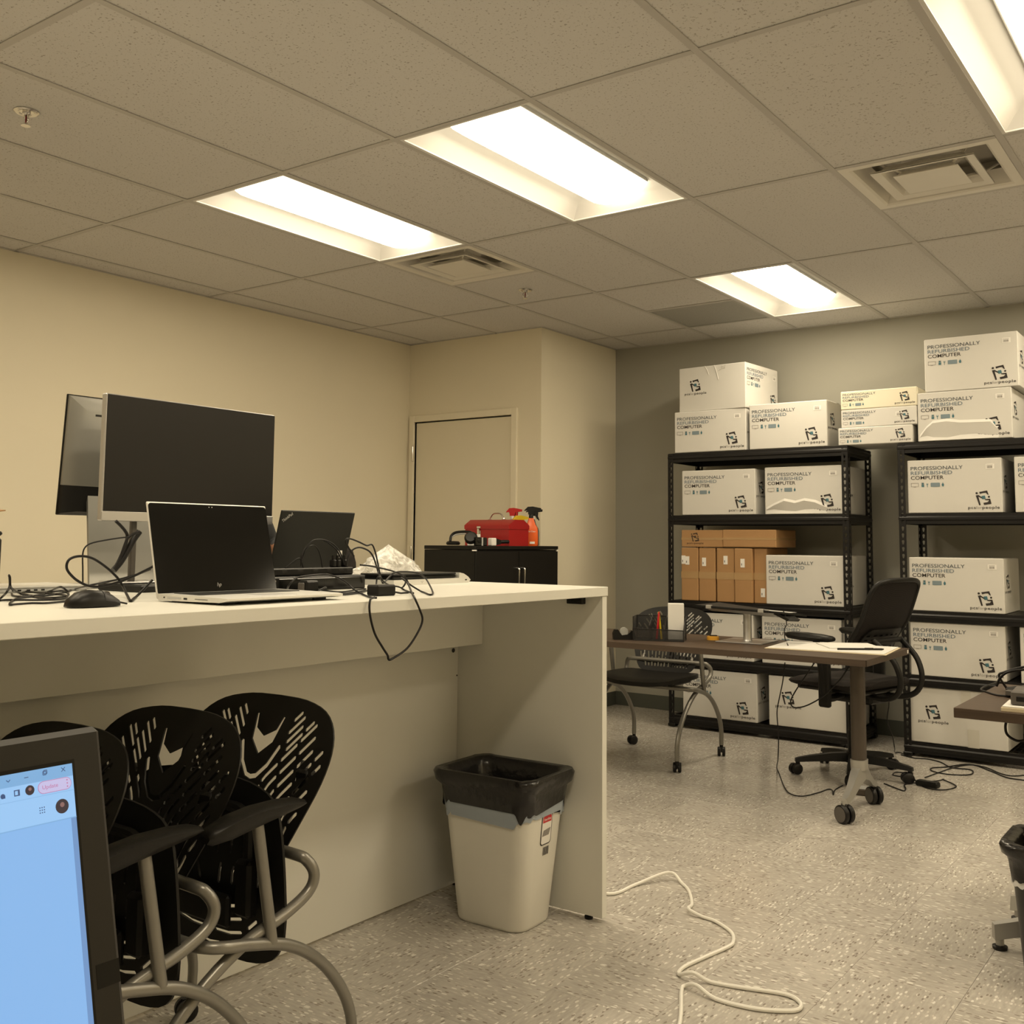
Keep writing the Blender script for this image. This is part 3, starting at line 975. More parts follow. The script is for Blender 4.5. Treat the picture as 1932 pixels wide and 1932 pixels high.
def logo_mesh(sz, dark='ink_dark', teal='ink_teal', grey='ink_grey'):
    s = sz / 185.0; mb = MB()
    def P(pts): mb.flat([((x - 510) * s, 0, (765 - y) * s) for x, y in pts])
    def dot(cx, cy, r): P([(cx + r * math.cos(2 * PI * k / 12), cy + r * math.sin(2 * PI * k / 12)) for k in range(12)])
    mb.slot(0)
    dot(432, 612, 14); dot(574, 660, 12.5)
    P([(462, 597), (555, 580), (562, 607), (540, 608), (505, 610), (470, 622)])
    P([(555, 580), (572, 636), (557, 630), (546, 616), (540, 608), (562, 607)])
    P([(421, 640), (447, 636), (476, 762), (458, 766)])
    P([(433, 638), (452, 636), (500, 668), (497, 682), (450, 655)])
    P([(524, 688), (588, 684), (590, 700), (560, 703), (530, 700)])
    P([(570, 690), (589, 688), (601, 748), (583, 751)])
    P([(508, 734), (556, 726), (576, 706), (583, 751), (515, 762)])
    mb.slot(1); P([(487, 648), (528, 643), (536, 685), (495, 690)])
    x = -0.082 * sz / 0.083
    k = sz / 0.083
    for txt, wd, bold, sl in (('pcs', 0.040, 0.011, 0), ('for', 0.030, -0.004, 2), ('people', 0.090, 0.011, 0)):
        p, f = text_mesh(txt, 0.0165 * k, wd * k, bold, space=1.12)
        mb.slot(sl).add([(a + x, 0.0, b - 0.020 * k) for a, b in p], f)
        x += (wd + 0.0025) * k
    return mb.mesh('logo', [dark, teal, grey], 0)
def barcode_mesh(w_, h_):
    mb = MB()
    mb.slot(0).flat([(0, 0, 0), (w_, 0, 0), (w_, 0, h_), (0, 0, h_)])
    mb.slot(1); x = 0.16
    for k, d in enumerate((.05, .02, .08, .03, .06, .02, .05, .09, .03)):
        mb.flat([(w_ * x, -0.0003, h_ * .16), (w_ * (x + d), -0.0003, h_ * .16), (w_ * (x + d), -0.0003, h_ * .6), (w_ * x, -0.0003, h_ * .6)]); x += d + 0.022
    mb.flat([(w_ * .12, -0.0003, h_ * .72), (w_ * .8, -0.0003, h_ * .72), (w_ * .8, -0.0003, h_ * .8), (w_ * .12, -0.0003, h_ * .8)])
    return mb.mesh('barcode_label', ['label_white', 'ink_grey'], 0)
PR = {}
for k, (wd, lh, ic, lg) in dict(big=(0.287, 0.0275, 0.00089, 0.083), slim=(0.198, 0.0175, 0.00062, 0.058)).items():
    PR[k] = (lettering_mesh(wd, lh), icons_mesh(ic), logo_mesh(lg), barcode_mesh(0.046 if k == 'big' else 0.036, 0.028 if k == 'big' else 0.024))
LOGO_KRAFT = logo_mesh(0.06, 'ink_kraft', 'ink_kraft', 'ink_kraft')
E_ = 0.0012
def carton_body(w_, d_, h_, m='carton'):
    mb = MB()
    mb.box(-w_ / 2, w_ / 2, -d_ / 2, d_ / 2, 0, h_, 0.004)
    return mb.mesh('body', m, 0)
BODY = {}
def carton(label, x, y, z, w_=0.51, h_=0.307, d_=0.44, rot=0.0, kind='big', front='main', side=True, barcode=True, m='carton', torn=None, tape=False, name='carton', group='white printed computer cartons', crush=None):
    """x,y = middle of the front edge line, z = underside"""
    c, s = math.cos(rot), math.sin(rot)
    t = thing(name, label, 'box', (x - s * d_ / 2, y + c * d_ / 2, z), rot, group)
    k = (w_, d_, h_, m)
    if k not in BODY: BODY[k] = carton_body(w_, d_, h_, m)
    link('body', BODY[k], t)
    tm_ = MB().box(-w_ / 2 - 0.0006, w_ / 2 + 0.0006, -0.026, 0.026, h_ - 0.0004, h_ + 0.0006).mesh('tape_strip', 'tape', 0)
    link('tape_strip', tm_, t)
    let, ico, lgo, bar = PR[kind]
    q = 1.0 if kind == 'big' else 0.36
    yf = -d_ / 2 - E_
    if front == 'main':
        link('lettering', let, t, (-w_ / 2 + 0.020 * (1 if kind == 'big' else .6), yf, h_ - (0.034 if kind == 'big' else 0.012)))
        link('icons', ico, t, (-w_ / 2 + 0.020 * (1 if kind == 'big' else .6), yf, h_ - (0.158 if kind == 'big' else 0.093)))
        link('logo', lgo, t, (w_ / 2 - (0.098 if kind == 'big' else 0.07), yf, 0.042 if kind == 'big' else 0.03))
        if barcode:
            link('barcode_label', bar, t, (w_ / 2 - (0.082 if kind == 'big' else 0.12), yf, h_ - (0.062 if kind == 'big' else 0.055)))
    elif front == 'logo':
        link('logo', lgo, t, (-w_ / 2 + 0.125, yf, 0.135))
    if side == True:
        o = link('logo', lgo, t, (w_ / 2 + E_, -d_ / 2 + 0.10, 0.135)); o.rotation_euler = (0, 0, PI / 2)
    elif side == 'text':
        o = link('lettering', let, t, (w_ / 2 + E_, -d_ / 2 + 0.02, h_ - 0.03)); o.rotation_euler = (0, 0, PI / 2)
        o = link('icons', ico, t, (w_ / 2 + E_, -d_ / 2 + 0.02, h_ - 0.15)); o.rotation_euler = (0, 0, PI / 2)
        o = link('barcode_label', bar, t, (w_ / 2 + E_, d_ / 2 - 0.075, h_ - 0.075)); o.rotation_euler = (0, 0, PI / 2)
        o = link('logo', lgo, t, (w_ / 2 + E_, d_ / 2 - 0.075, 0.045)); o.rotation_euler = (0, 0, PI / 2)
    if torn:
        # buckled lower edge: a raised, rumpled fold of the outer paper
        top = [(-w_ / 2 + a * w_, b) for a, b in torn]
        rings = []
        mb = MB(); n = len(top)
        vs = []; fs = []
        for i, (a, b) in enumerate(top):
            e_ = 0.0 if i in (0, n - 1) else 1.0
            vs += [(a, yf + 0.0008, b + 0.016), (a, yf - 0.012 * e_, b), (a, yf + 0.0004, 0.026 + 0.008 * math.sin(i * 1.7)), (a, yf - 0.009 * e_, 0.004)]
        for i in range(n - 1):
            for j in range(3):
                fs.append((i * 4 + j, i * 4 + 4 + j, i * 4 + 5 + j, i * 4 + 1 + j))
        mb.add(vs, fs).build('buckled_fold', 'carton', t, smooth=20)
    if tape:
        MB().box(0.02, 0.07, yf - 0.0004, yf + 0.001, h_ - 0.08, h_ + 0.001).build('loose_tape', 'tape', t)
        MB().box(0.05, 0.11, yf - 0.0003, yf + 0.001, 0.0, 0.10).build('loose_tape', 'tape', t)
    return t
Y1 = 3.53
# first unit
carton('white carton with print on the top shelf by the cream wall, under the crumpled box', -1.615, Y1, LV[4], h_=0.275, rot=R(0.6))
carton('white carton with print on the top shelf, right of the two stacked boxes', -1.083, Y1, LV[4], h_=0.29, w_=0.508)
tc = carton('crumpled white carton showing its logo left, stacked highest over the first unit', -1.602, Y1 + 0.01, LV[4] + 0.276, w_=0.494, h_=0.300, d_=0.47, front='logo', side='text', rot=R(-4))
# crease and small tear on the crumpled one
cr = MB()
for a, b, c_, d_ in ((0.02, 0.30, 0.05, 0.20), (-0.05, 0.30, -0.02, 0.24), (0.10, 0.285, 0.05, 0.26)):
    cr.tube([(a, -0.2358, b), ((a + c_) / 2 + 0.004, -0.2368, (b + d_) / 2), (c_, -0.2358, d_)], 0.0022, 5)
o = cr.build('crease', 'carton', tc); o['kind'] = 'stuff'
MB().prism([(0.07, 0.270), (0.10, 0.268), (0.105, 0.292), (0.085, 0.285), (0.075, 0.293)], -0.2366, -0.2352).build('torn_spot', 'carton_torn', tc)
carton('white carton with clean front on the second shelf, nearer the cream wall', -1.560, Y1, LV[3], h_=0.295, w_=0.515, rot=R(0.4))
carton('white carton with a buckled bottom edge on the second shelf, behind the slotted post', -0.995, Y1 + 0.02, LV[3], h_=0.300, w_=0.50,
       torn=[(0.02, 0.03), (0.12, 0.055), (0.26, 0.085), (0.40, 0.07), (0.52, 0.085), (0.66, 0.072), (0.80, 0.04)])
carton('white carton standing beside the brown cartons, logo on its end too', -0.990, Y1, LV[2], w_=0.492, d_=0.445)
carton('white carton on the fourth shelf behind the folding seat chair back', -1.583, Y1, LV[1], h_=0.295, w_=0.515)
carton('white carton on the fourth shelf behind the silver pedestal stand', -1.020, Y1 + 0.01, LV[1], h_=0.292, w_=0.505)
carton('white carton on the lowest shelf behind the legs of the perforated chair', -1.562, Y1, LV[0], h_=0.306, w_=0.515)
carton('white carton turned to its plain logo side on the lowest shelf behind the brown desk', -0.985, Y1, LV[0], w_=0.485, front='logo')
# three slim cartons bridging the two units
sz = LV[4]
carton('lowest of three slim white cartons lying across the gap between the units', -0.541, Y1, sz, 0.438, 0.106, 0.36, kind='slim', barcode=False, side=False, name='slim_carton', group='slim computer cartons', rot=R(0.5))
carton('middle of three slim white cartons lying across the gap between the units', -0.520, Y1 + 0.005, sz + 0.107, 0.446, 0.110, 0.36, kind='slim', side=False, name='slim_carton', group='slim computer cartons', rot=R(-0.4))
carton('yellowed slim carton lying on top of the three', -0.518, Y1 + 0.005, sz + 0.218, 0.450, 0.112, 0.36, kind='slim', barcode=False, side=False, m='carton_yellow', name='slim_carton', group='slim computer cartons')
# second unit
Y2 = 3.54
carton('white carton with a buckled lower edge on the second unit top shelf', -0.040, Y2, LV[4], h_=0.287, w_=0.508,
       torn=[(0.015, 0.022), (0.10, 0.075), (0.17, 0.105), (0.32, 0.112), (0.46, 0.100), (0.62, 0.098), (0.78, 0.096), (0.86, 0.05)])
carton('white carton stacked highest of all, at the upper right', 0.003, Y2 + 0.005, LV[4] + 0.290, h_=0.312, w_=0.503)
carton('white carton with barcode on the second unit, shelf under the top', -0.105, Y2, LV[3], h_=0.309)
carton('white carton on the second unit behind the mesh chair back', -0.110, Y2, LV[2])
carton('white carton on the second unit, level with the mesh chair armrests', -0.113, Y2, LV[1], h_=0.307)
carton('taped white carton with logo only on the lowest shelf of the second unit', -0.118, Y2, LV[0], h_=0.314, w_=0.515, front='logo', side=False, tape=True)
carton('white carton cut off by the right edge, shelf under the top', 0.47, Y2, LV[3], h_=0.309)
carton('white carton cut off by the right edge, fourth shelf, beside the black cables', 0.47, Y2, LV[1], h_=0.307)
# brown cartons
def kraft(label, x, z, w_, h_, d_, lab=None, rot=0.0, y=Y1, logo=False, labels=()):
    t = thing('brown_carton', label, 'box', (x, y + d_ / 2, z), rot, 'brown cartons on the middle shelf')
    MB().box(-w_ / 2, w_ / 2, -d_ / 2, d_ / 2, 0, h_, 0.004).build('body', 'kraft', t, smooth=0)
    MB().box(-w_ / 2 - 0.0008, w_ / 2 + 0.0008, -d_ / 2 - 0.0008, d_ / 2, h_ * 0.42, h_ * 0.55).build('tape_strip', 'kraft_tape', t, smooth=0)
    for lx, lz in labels:
        l = MB().box(lx, lx + 0.028, -d_ / 2 - 0.002, -d_ / 2, lz, lz + 0.055).build('paper_label', 'label_white', t, smooth=0)
        MB().box(lx + 0.006, lx + 0.010, -d_ / 2 - 0.0026, -d_ / 2 - 0.0019, lz + 0.012, lz + 0.026).build('print_mark', 'ink_dark', l, smooth=0)
    if logo:
        link('logo', LOGO_KRAFT, t, (-w_ / 2 + 0.10, -d_ / 2 - 0.0012, 0.035))
    return t
ord_ = ('first', 'second', 'third', 'fourth')
for i, (x, w_) in enumerate(((-1.766, 0.121), (-1.641, 0.117), (-1.513, 0.121), (-1.388, 0.121))):
    kraft('%s upright brown carton from the cream wall, taped, with paper label' % ord_[i], x, LV[2], w_, 0.347, 0.36, rot=R((0.2, -0.3, 0.2, 0.5)[i]), y=Y1 + (0, 0.004, 0.002, -0.004)[i],
          labels=(((-0.03, 0.235), (-0.058, 0.24)), ((-0.035, 0.228),), ((-0.012, 0.242),), ((-0.018, 0.225),))[i][:2])
kraft('upright brown carton half hidden by the white box', -1.281, LV[2], 0.086, 0.350, 0.36, labels=((0.002, 0.04),), y=Y1 + 0.02)
kraft('short flat brown carton with printed logo lying on the upright ones', -1.676, LV[2] + 0.352, 0.296, 0.112, 0.34, logo=True)
kraft('longer flat brown carton lying on the upright ones', -1.345, LV[2] + 0.354, 0.362, 0.112, 0.34, y=Y1 - 0.005)

# ================================================================ counter height island
CT = 1.063
CX0, CX1, CY0, CY1 = -1.66, -0.438, -2.35, 0.224
isl = thing('counter_island', 'long white laminate counter height table with end panel and cable apron', 'table', ((CX0 + CX1) / 2, 0, 0))
ox = (CX0 + CX1) / 2
MB().box(CX0 - ox, CX1 - ox, CY0, CY1, CT - 0.030, CT, 0.0015).build('tabletop', 'white_lam', isl)
MB().box(CX0 - ox + 0.002, CX1 - ox - 0.004, CY1 - 0.029, CY1 - 0.001, 0.014, CT - 0.030, 0.0012).build('end_panel', 'white_lam', isl)
MB().box(CX0 - ox + 0.002, CX1 - ox - 0.004, CY0 + 0.001, CY0 + 0.029, 0.014, CT - 0.030, 0.0012).build('end_panel', 'white_lam', isl)
MB().box(-1.060 - ox, -1.042 - ox, CY0 + 0.03, CY1 - 0.030, 0.010, CT - 0.031, 0.001).build('modesty_panel', 'white_lam', isl)
for xa in (-0.950, -1.166):
    MB().box(xa - ox, xa + 0.018 - ox, CY0 + 0.03, CY1 - 0.030, 0.848, CT - 0.031, 0.001).build('apron', 'white_lam', isl)
MB().box(-0.568 - ox, -0.506 - ox, CY1 - 0.052, CY1 - 0.029, 1.005, 1.0325, 0.002).box(-0.560 - ox, -0.514 - ox, CY1 - 0.07, CY1 - 0.029, 1.028, 1.0326, 0.001).build('corner_bracket', 'black_plastic', isl)
for xx in (-0.552, -0.522):
    MB().lathe([(0.0, 0), (0.0045, 0), (0.0045, 0.002), (0.0, 0.0025)], 10, Matrix.Translation((xx - ox, CY1 - 0.0525, 1.018)) @ Matrix.Rotation(R(90), 4, 'X')).build('screw', 'shelf_black', isl)
for yy in (CY1 - 0.016, CY0 + 0.016):
    for xx in (-0.50, -1.05, -1.60):
        MB().lathe([(0.013, 0.0), (0.014, 0.003), (0.014, 0.009), (0.006, 0.010), (0.006, 0.0145)], 14).build('levelling_foot', 'black_plastic', isl, loc=(xx - ox, yy, 0))
MB().lathe([(0.0, 0.0), (0.008, 0.0), (0.008, 0.0012), (0.0, 0.0012)], 14, Matrix.Translation((-1.0418 - ox, 0.165, 0.82)) @ Matrix.Rotation(R(90), 4, 'Y')).build('cam_hole', 'darkgap', isl)
MB().lathe([(0.0, 0.0), (0.003, 0.0), (0.003, 0.001), (0.0, 0.001)], 8, Matrix.Translation((-1.0418 - ox, 0.187, 0.73)) @ Matrix.Rotation(R(90), 4, 'Y')).build('pin_hole', 'darkgap', isl)

# ================================================================ waste bins
def rr3(w_, h_, r, z, n=5, cx=0, cy=0, fz=None):
    return [(p[0], p[1], z + (fz(i) if fz else 0)) for i, p in enumerate(rrect(w_, h_, r, n, cx, cy))]
def make_bin(label, body, H, top, base, loc, rot, strip, sticker):
    t = thing('waste_bin', label, 'bin', loc, rot, 'open waste bins with liners')
    (tw, td), (bw, bd) = top, base
    def at(z, k=0.0):
        q = z / H
        return bw + (tw - bw) * q + k, bd + (td - bd) * q + k
    rings = []
    for z, k in ((0.0, -0.012), (0.004, -0.004), (0.012, 0.0), (H * 0.5, 0.0), (H * 0.93, 0.0), (H * 0.935, 0.018), (H * 0.985, 0.028), (H, 0.024), (H, -0.004), (H * 0.5, -0.006), (0.01, -0.008)):
        a, b = at(z, k)
        rings.append(rr3(a, b, 0.052, z, 6))
    MB().loft(rings, cap=True).build('bin_body', body, t, smooth=40)
    n = len(rings[0])
    rnd = random.Random(int(loc[0] * 1000) + 5)
    ph = [rnd.random() * 6 for _ in range(6)]
    def wob(i, f, amp): return amp * (math.sin(i * f + ph[0]) + 0.6 * math.sin(i * f * 2.3 + ph[1]) + 0.4 * math.sin(i * f * 4.1 + ph[2]))
    NN = 14
    def ring(z, k, amp_z=0.0, amp_o=0.0, sd=0.0):
        a, b = at(min(z, H), k)
        pts = rrect(a, b, 0.055, NN)
        out = []
        for i, p in enumerate(pts):
            o_ = 1 + wob(i + sd, 0.55, amp_o)
            out.append((p[0] * o_, p[1] * o_, z + wob(i + sd * 2, 0.31, amp_z)))
        return out
    # liner: up over the flared rim, down inside
    MB().loft([ring(H * 0.775, 0.014, 0.014, 0.010), ring(H * 0.84, 0.014, 0.002, 0.008, 3), ring(H * 0.905, 0.016, 0.0, 0.004, 6), ring(H * 0.935, 0.040, 0, 0.001), ring(H * 0.99, 0.046, 0, 0.001),
               ring(H + 0.006, 0.036, 0.001, 0.001), ring(H + 0.003, -0.014, 0.001, 0.001), ring(H * 0.96, -0.026, 0.0, 0.001), ring(H * 0.9, -0.032, 0.0, 0.004), ring(H * 0.7, -0.045, 0.004, 0.015, 3), ring(H * 0.45, -0.06, 0.01, 0.02, 7)], cap=False).build('bin_liner', 'bag_black', t, smooth=70)
    k = MB().loft([ring(H * 0.45, -0.06, 0.01, 0.02, 7), ring(H * 0.43, -0.16, 0.01, 0.03, 7)], cap=False)
    a, b = at(H * 0.42, -0.1)
    k.flat([(p[0], p[1], H * 0.425) for p in rrect(a, b, 0.03, 5)])
    k.build('liner_bottom', 'bag_black', t, smooth=70)
    MB().loft([ring(H * 0.80, 0.009, 0.010, 0.004, 0), ring(H * 0.75, 0.011, 0.013, 0.011, 4), ring(H * 0.732, 0.009, 0.012, 0.008, 2)], cap=False).build('liner_rim', strip, t, smooth=70)
    if sticker:
        # product sticker on the +x side, following its slope
        sl = math.atan2((tw - bw) / 2, H)
        z = 0.245; xx = at(z)[0] / 2 + 0.0012
        mtx = Matrix.Translation((xx, -0.028, z)) @ Matrix.Rotation(sl, 4, 'Y') @ Matrix.Rotation(PI / 2, 4, 'Z')
        s_ = MB()
        s_.slot(0).add([(p[0], 0, p[1]) for p in rrect(0.062, 0.098, 0.012, 4, 0.03, 0.06)], [tuple(range(20))], mtx)
        s_.slot(1).add([(p[0], -0.0004, p[1]) for p in rrect(0.055, 0.091, 0.010, 4, 0.03, 0.06)], [tuple(range(20))], mtx)
        s_.slot(2).add([(0.005, -0.0008, 0.082), (0.055, -0.0008, 0.082), (0.055, -0.0008, 0.098), (0.05, -0.0008, 0.103), (0.01, -0.0008, 0.103), (0.005, -0.0008, 0.098)], [tuple(range(6))], mtx)
        p, f = text_mesh('Sterilite', 0.008, 0.040, 0.01)
        s_.slot(1).add([(x + 0.010, -0.0011, y + 0.088) for x, y in p], f, mtx)
        s_.slot(3).add([(0.006, -0.0008, 0.040), (0.045, -0.0008, 0.040), (0.054, -0.0008, 0.062), (0.012, -0.0008, 0.058)], [(0, 1, 2, 3)], mtx)
        x = 0.020
        for d in (.003, .001, .004, .0015, .003, .001, .0045, .002):
            s_.slot(0).add([(x, -0.0004, -0.022), (x + d, -0.0004, -0.022), (x + d, -0.0004, 0.004), (x, -0.0004, 0.004)], [(0, 1, 2, 3)], mtx); x += d + 0.0018
        s_.build('product_sticker', ['ink_dark', 'label_white', 'red_plastic', 'ink_grey'], t, smooth=0)
    return t
make_bin('white plastic waste bin with black liner against the counter end panel', 'bin_white', 0.470, (0.355, 0.262), (0.262, 0.196), (-0.722, 0.042, 0), R(2), 'bag_blue', True)
make_bin('black waste bin with milky liner under the desk at the right edge', 'bin_black', 0.385, (0.32, 0.235), (0.265, 0.195), (0.862, 0.565, 0), R(0), 'bag_clear', False)

# ================================================================ white cord on the floor
wc = [(-0.90, 0.62), (-0.72, 0.45), (-0.556, 0.434), (-0.532, 0.577), (-0.471, 0.71), (-0.41, 0.69), (-0.35, 0.626), (-0.285, 0.515), (-0.258, 0.435), (-0.21, 0.43), (-0.154, 0.417), (-0.075, 0.36), (-0.038, 0.29),
      (-0.036, 0.24), (-0.057, 0.133), (-0.074, 0.03), (-0.062, -0.022), (-0.016, -0.03), (0.03, -0.015), (0.114, 0.003), (0.222, 0.034), (0.272, 0.012), (0.286, -0.03), (0.259, -0.063), (0.188, -0.098), (0.087, -0.105), (0.02, -0.085), (-0.016, -0.082), (-0.006, -0.12), (0.07, -0.279), (0.16, -0.52), (0.35, -0.9), (0.5, -1.5)]
lift = {4: 0.02, 8: 0.012, 17: 0.018, 26: 0.012}
tag(MB().tube(spline([(x, y, 0.0062 + lift.get(i, 0.0)) for i, (x, y) in enumerate(wc)], 6), 0.0055, 8).build('white_cable', 'white_cable'), 'thick white power cord snaking over the floor from behind the counter panel', 'cord')

# ================================================================ nesting chairs with flip seats
HW = 0.28
def caster_mesh(r=0.026, wid=0.018, gap=0.008, stem=0.062):
    mb = MB()
    for s in (-1, 1):
        mtx = Matrix.Translation((s * (gap / 2 + wid / 2), 0.012, r)) @ Matrix.Rotation(PI / 2, 4, 'Y')
        mb.slot(0).lathe([(0.0, -wid / 2), (r * 0.86, -wid / 2), (r, -wid / 2 + 0.003), (r, wid / 2 - 0.003), (r * 0.86, wid / 2), (0.0, wid / 2)], 18, mtx)
    mb.box(-gap * .45, gap * .45, -0.012, 0.022, r * 0.8, r * 2.0, 0.001)
    mb.slot(1).lathe([(0.0, r * 1.7), (0.010, r * 1.7), (0.010, stem), (0.0, stem)], 10)
    return mb
cast_me = caster_mesh().mesh('caster', ['wheel', 'wheel'], 40)
def slot_poly(pts, w_):
    """thin rounded slot along a short polyline in (u,v)"""
    P = [Vector(p) for p in pts]; L = []; Rr = []
    for i, p in enumerate(P):
        a = P[max(0, i - 1)]; b = P[min(len(P) - 1, i + 1)]
        d = (b - a).normalized(); n_ = Vector((-d.y, d.x)) * w_ / 2
        L.append(p + n_); Rr.append(p - n_)
    d0 = (P[0] - P[1]).normalized() * w_ * 0.4; d1 = (P[-1] - P[-2]).normalized() * w_ * 0.4
    out = [P[0] + d0] + Rr + [P[-1] + d1] + L[::-1]
    return [(q.x, q.y) for q in out]
def back_outline():
    ctrl = [(0.0, 0.365), (0.09, 0.362), (0.165, 0.345), (0.212, 0.310), (0.232, 0.262), (0.228, 0.20), (0.202, 0.12), (0.176, 0.05), (0.154, 0.012), (0.13, 0.0), (0.06, -0.006), (0.0, -0.008)]
    half = [(p.x, p.y) for p in spline([(a, b, 0) for a, b in ctrl], 3)]
    return half + [(-x, y) for x, y in half[-2:0:-1]]
BO = back_outline()
def back_holes():
    H = []
    lim = [(x * 0.90, 0.17 + (y - 0.17) * 0.87) for x, y in BO]
    # the heart shaped opening and the bow under it
    H.append([(-0.046, 0.318), (-0.040, 0.320), (-0.030, 0.288), (0.0, 0.272), (0.030, 0.288), (0.040, 0.320), (0.046, 0.318), (0.034, 0.262), (0.0, 0.232), (-0.034, 0.262)])
    H.append(slot_poly([(-0.060, 0.255), (-0.040, 0.212), (-0.016, 0.186), (0.0, 0.182), (0.016, 0.186), (0.040, 0.212), (0.060, 0.255)], 0.011))
    for s in (-1, 1):
        for k in range(11):
            xb = 0.014 + 0.0205 * k
            yb = 0.166 - 0.0115 * k if k > 0 else 0.150
            path = [(s * xb * 0.86, 0.02), (s * xb, yb)]
            for q in range(1, 40):
                a = min(1.0, q / 6.0) * R(41)
                px, py = path[-1]
                path.append((px + s * 0.008 * math.sin(a), py + 0.008 * math.cos(a)))
            # resample by arc length and cut into dashes
            L = [0.0]
            for i in range(1, len(path)):
                L.append(L[-1] + math.dist(path[i], path[i - 1]))
            def at(l):
                for i in range(1, len(path)):
                    if L[i] >= l:
                        f = (l - L[i - 1]) / max(1e-9, L[i] - L[i - 1])
                        return (path[i - 1][0] + (path[i][0] - path[i - 1][0]) * f, path[i - 1][1] + (path[i][1] - path[i - 1][1]) * f)
                return path[-1]
            dl, gp = 0.050, 0.013
            l = 0.004 + (0.030 if k % 2 else 0.0)
            if k % 2:
                pts = [at(0.004), at(0.018)]
                if all(inside(p, lim) for p in pts): H.append(slot_poly(pts, 0.0088))
            while l < L[-1] - dl:
                pts = [at(l + dl * i / 4) for i in range(5)]
                keep = [p for p in pts if inside(p, lim) and not (abs(p[0]) < 0.068 and p[1] > 0.150 + 0.9 * abs(p[0]))]
                if len(keep) >= 3:
                    H.append(slot_poly(keep, 0.0088))
                l += dl + gp
        for j in range(3):                       # the straight dashes flanking the heart
            x0 = 0.0235 - 0.0205 * j; y0 = 0.205
            ca_, sa_ = math.cos(R(41)), math.sin(R(41))
            l = 0.020 + (0.026 if j % 2 else 0.0)
            while l < 0.26:
                pts = [(s * (x0 + (l + 0.05 * i / 4) * sa_), y0 + (l + 0.05 * i / 4) * ca_) for i in range(5)]
                keep = [p for p in pts if inside(p, lim) and abs(p[0]) > 0.066]
                if len(keep) >= 3: H.append(slot_poly(keep, 0.0088))
                l += 0.063
    return H
BH = back_holes()
def back_warp(u, v, d):
    z = 0.470 + v * 0.985
    y = 0.132 + 0.42 * v + 0.35 * max(0.0, v - 0.2) ** 2 - 0.34 * u * u
    return (u * 1.09, y + d, z)
back_me = holed_plate(BO, BH, 0.03, 0.004, back_warp, MB()).mesh('backrest', 'chair_black', 50)
def seat_outline():
    ctrl = [(0.0, 0.0), (0.12, 0.004), (0.20, 0.03), (0.238, 0.09), (0.246, 0.20), (0.238, 0.31), (0.21, 0.375), (0.13, 0.402), (0.0, 0.408)]
    half = [(p.x, p.y) for p in spline([(a, b, 0) for a, b in ctrl], 3)]
    return half + [(-x, y) for x, y in half[-2:0:-1]]
SO = seat_outline()
SH = []
for s in (-1, 1):
    for r_ in range(3):
        for k in range(4):
            xx = s * (0.03 + 0.042 * k)
            SH.append(slot_poly([(xx, 0.16 + 0.07 * r_ + 0.006 * k), (xx + s * 0.004, 0.185 + 0.07 * r_ + 0.006 * k), (xx + s * 0.010, 0.205 + 0.07 * r_)], 0.007))
    for k in range(3):
        SH.append(slot_poly([(s * 0.015, 0.05 + 0.03 * k), (s * 0.06, 0.052 + 0.03 * k), (s * 0.10, 0.062 + 0.03 * k)], 0.008))
    SH.append(slot_poly([(s * 0.12, 0.075), (s * 0.150, 0.10)], 0.008))
for k in range(2):
    SH.append(slot_poly([(-0.03, 0.022 + 0.355 * k), (0.0, 0.018 + 0.360 * k), (0.03, 0.022 + 0.355 * k)], 0.009))
def seat_warp_up(u, v, d):      # flipped up: stands on edge behind the front bar
    return (u * 1.09, 0.100 + 0.018 * math.cos(v * 9) * 0.5 - 0.25 * u * u + d, 0.285 + v * 0.975)
def seat_warp_down(u, v, d):
    drop = -1.6 * max(0.0, 0.09 - v) ** 2
    return (u, -0.265 + v, 0.440 + drop + 0.22 * u * u + 0.35 * max(0, v - 0.3) ** 2 + d)
seat_up_me = holed_plate(SO, SH, 0.04, 0.006, seat_warp_up, MB()).mesh('seat', 'chair_black', 50)
seat_dn_me = holed_plate(SO, [], 0.035, 0.022, seat_warp_down, MB()).mesh('seat', 'chair_black', 50)
# frame tubes
def tube1():
    side = [(0.28, 0.060), (0.279, 0.15), (0.243, 0.23), (0.172, 0.31), (0.085, 0.365), (-0.015, 0.395), (-0.075, 0.408)]
    pts = [(HW, y, z) for y, z in side] + [(HW - 0.02, -0.108, 0.413), (HW - 0.07, -0.122, 0.415)]
    full = pts + [(0.0, -0.124, 0.415)] + [(-x, y, z) for x, y, z in pts[::-1]]
    return MB().tube(spline(full, 5), 0.0125, 12)
def tube2():
    side = [(-0.28, 0.060), (-0.275, 0.15), (-0.225, 0.245), (-0.13, 0.335), (-0.02, 0.395), (0.085, 0.424), (0.150, 0.452), (0.168, 0.484)]
    w = HW - 0.012
    pts = [(w, y, z) for y, z in side] + [(w - 0.012, 0.158, 0.514), (w - 0.05, 0.146, 0.526)]
    full = pts + [(0.0, 0.146, 0.526)] + [(-x, y, z) for x, y, z in pts[::-1]]
    return MB().tube(spline(full, 5), 0.0125, 12)
t1_me = tube1().mesh('rear_leg_frame', 'tube', 60); t2_me = tube2().mesh('front_leg_frame', 'tube', 60)
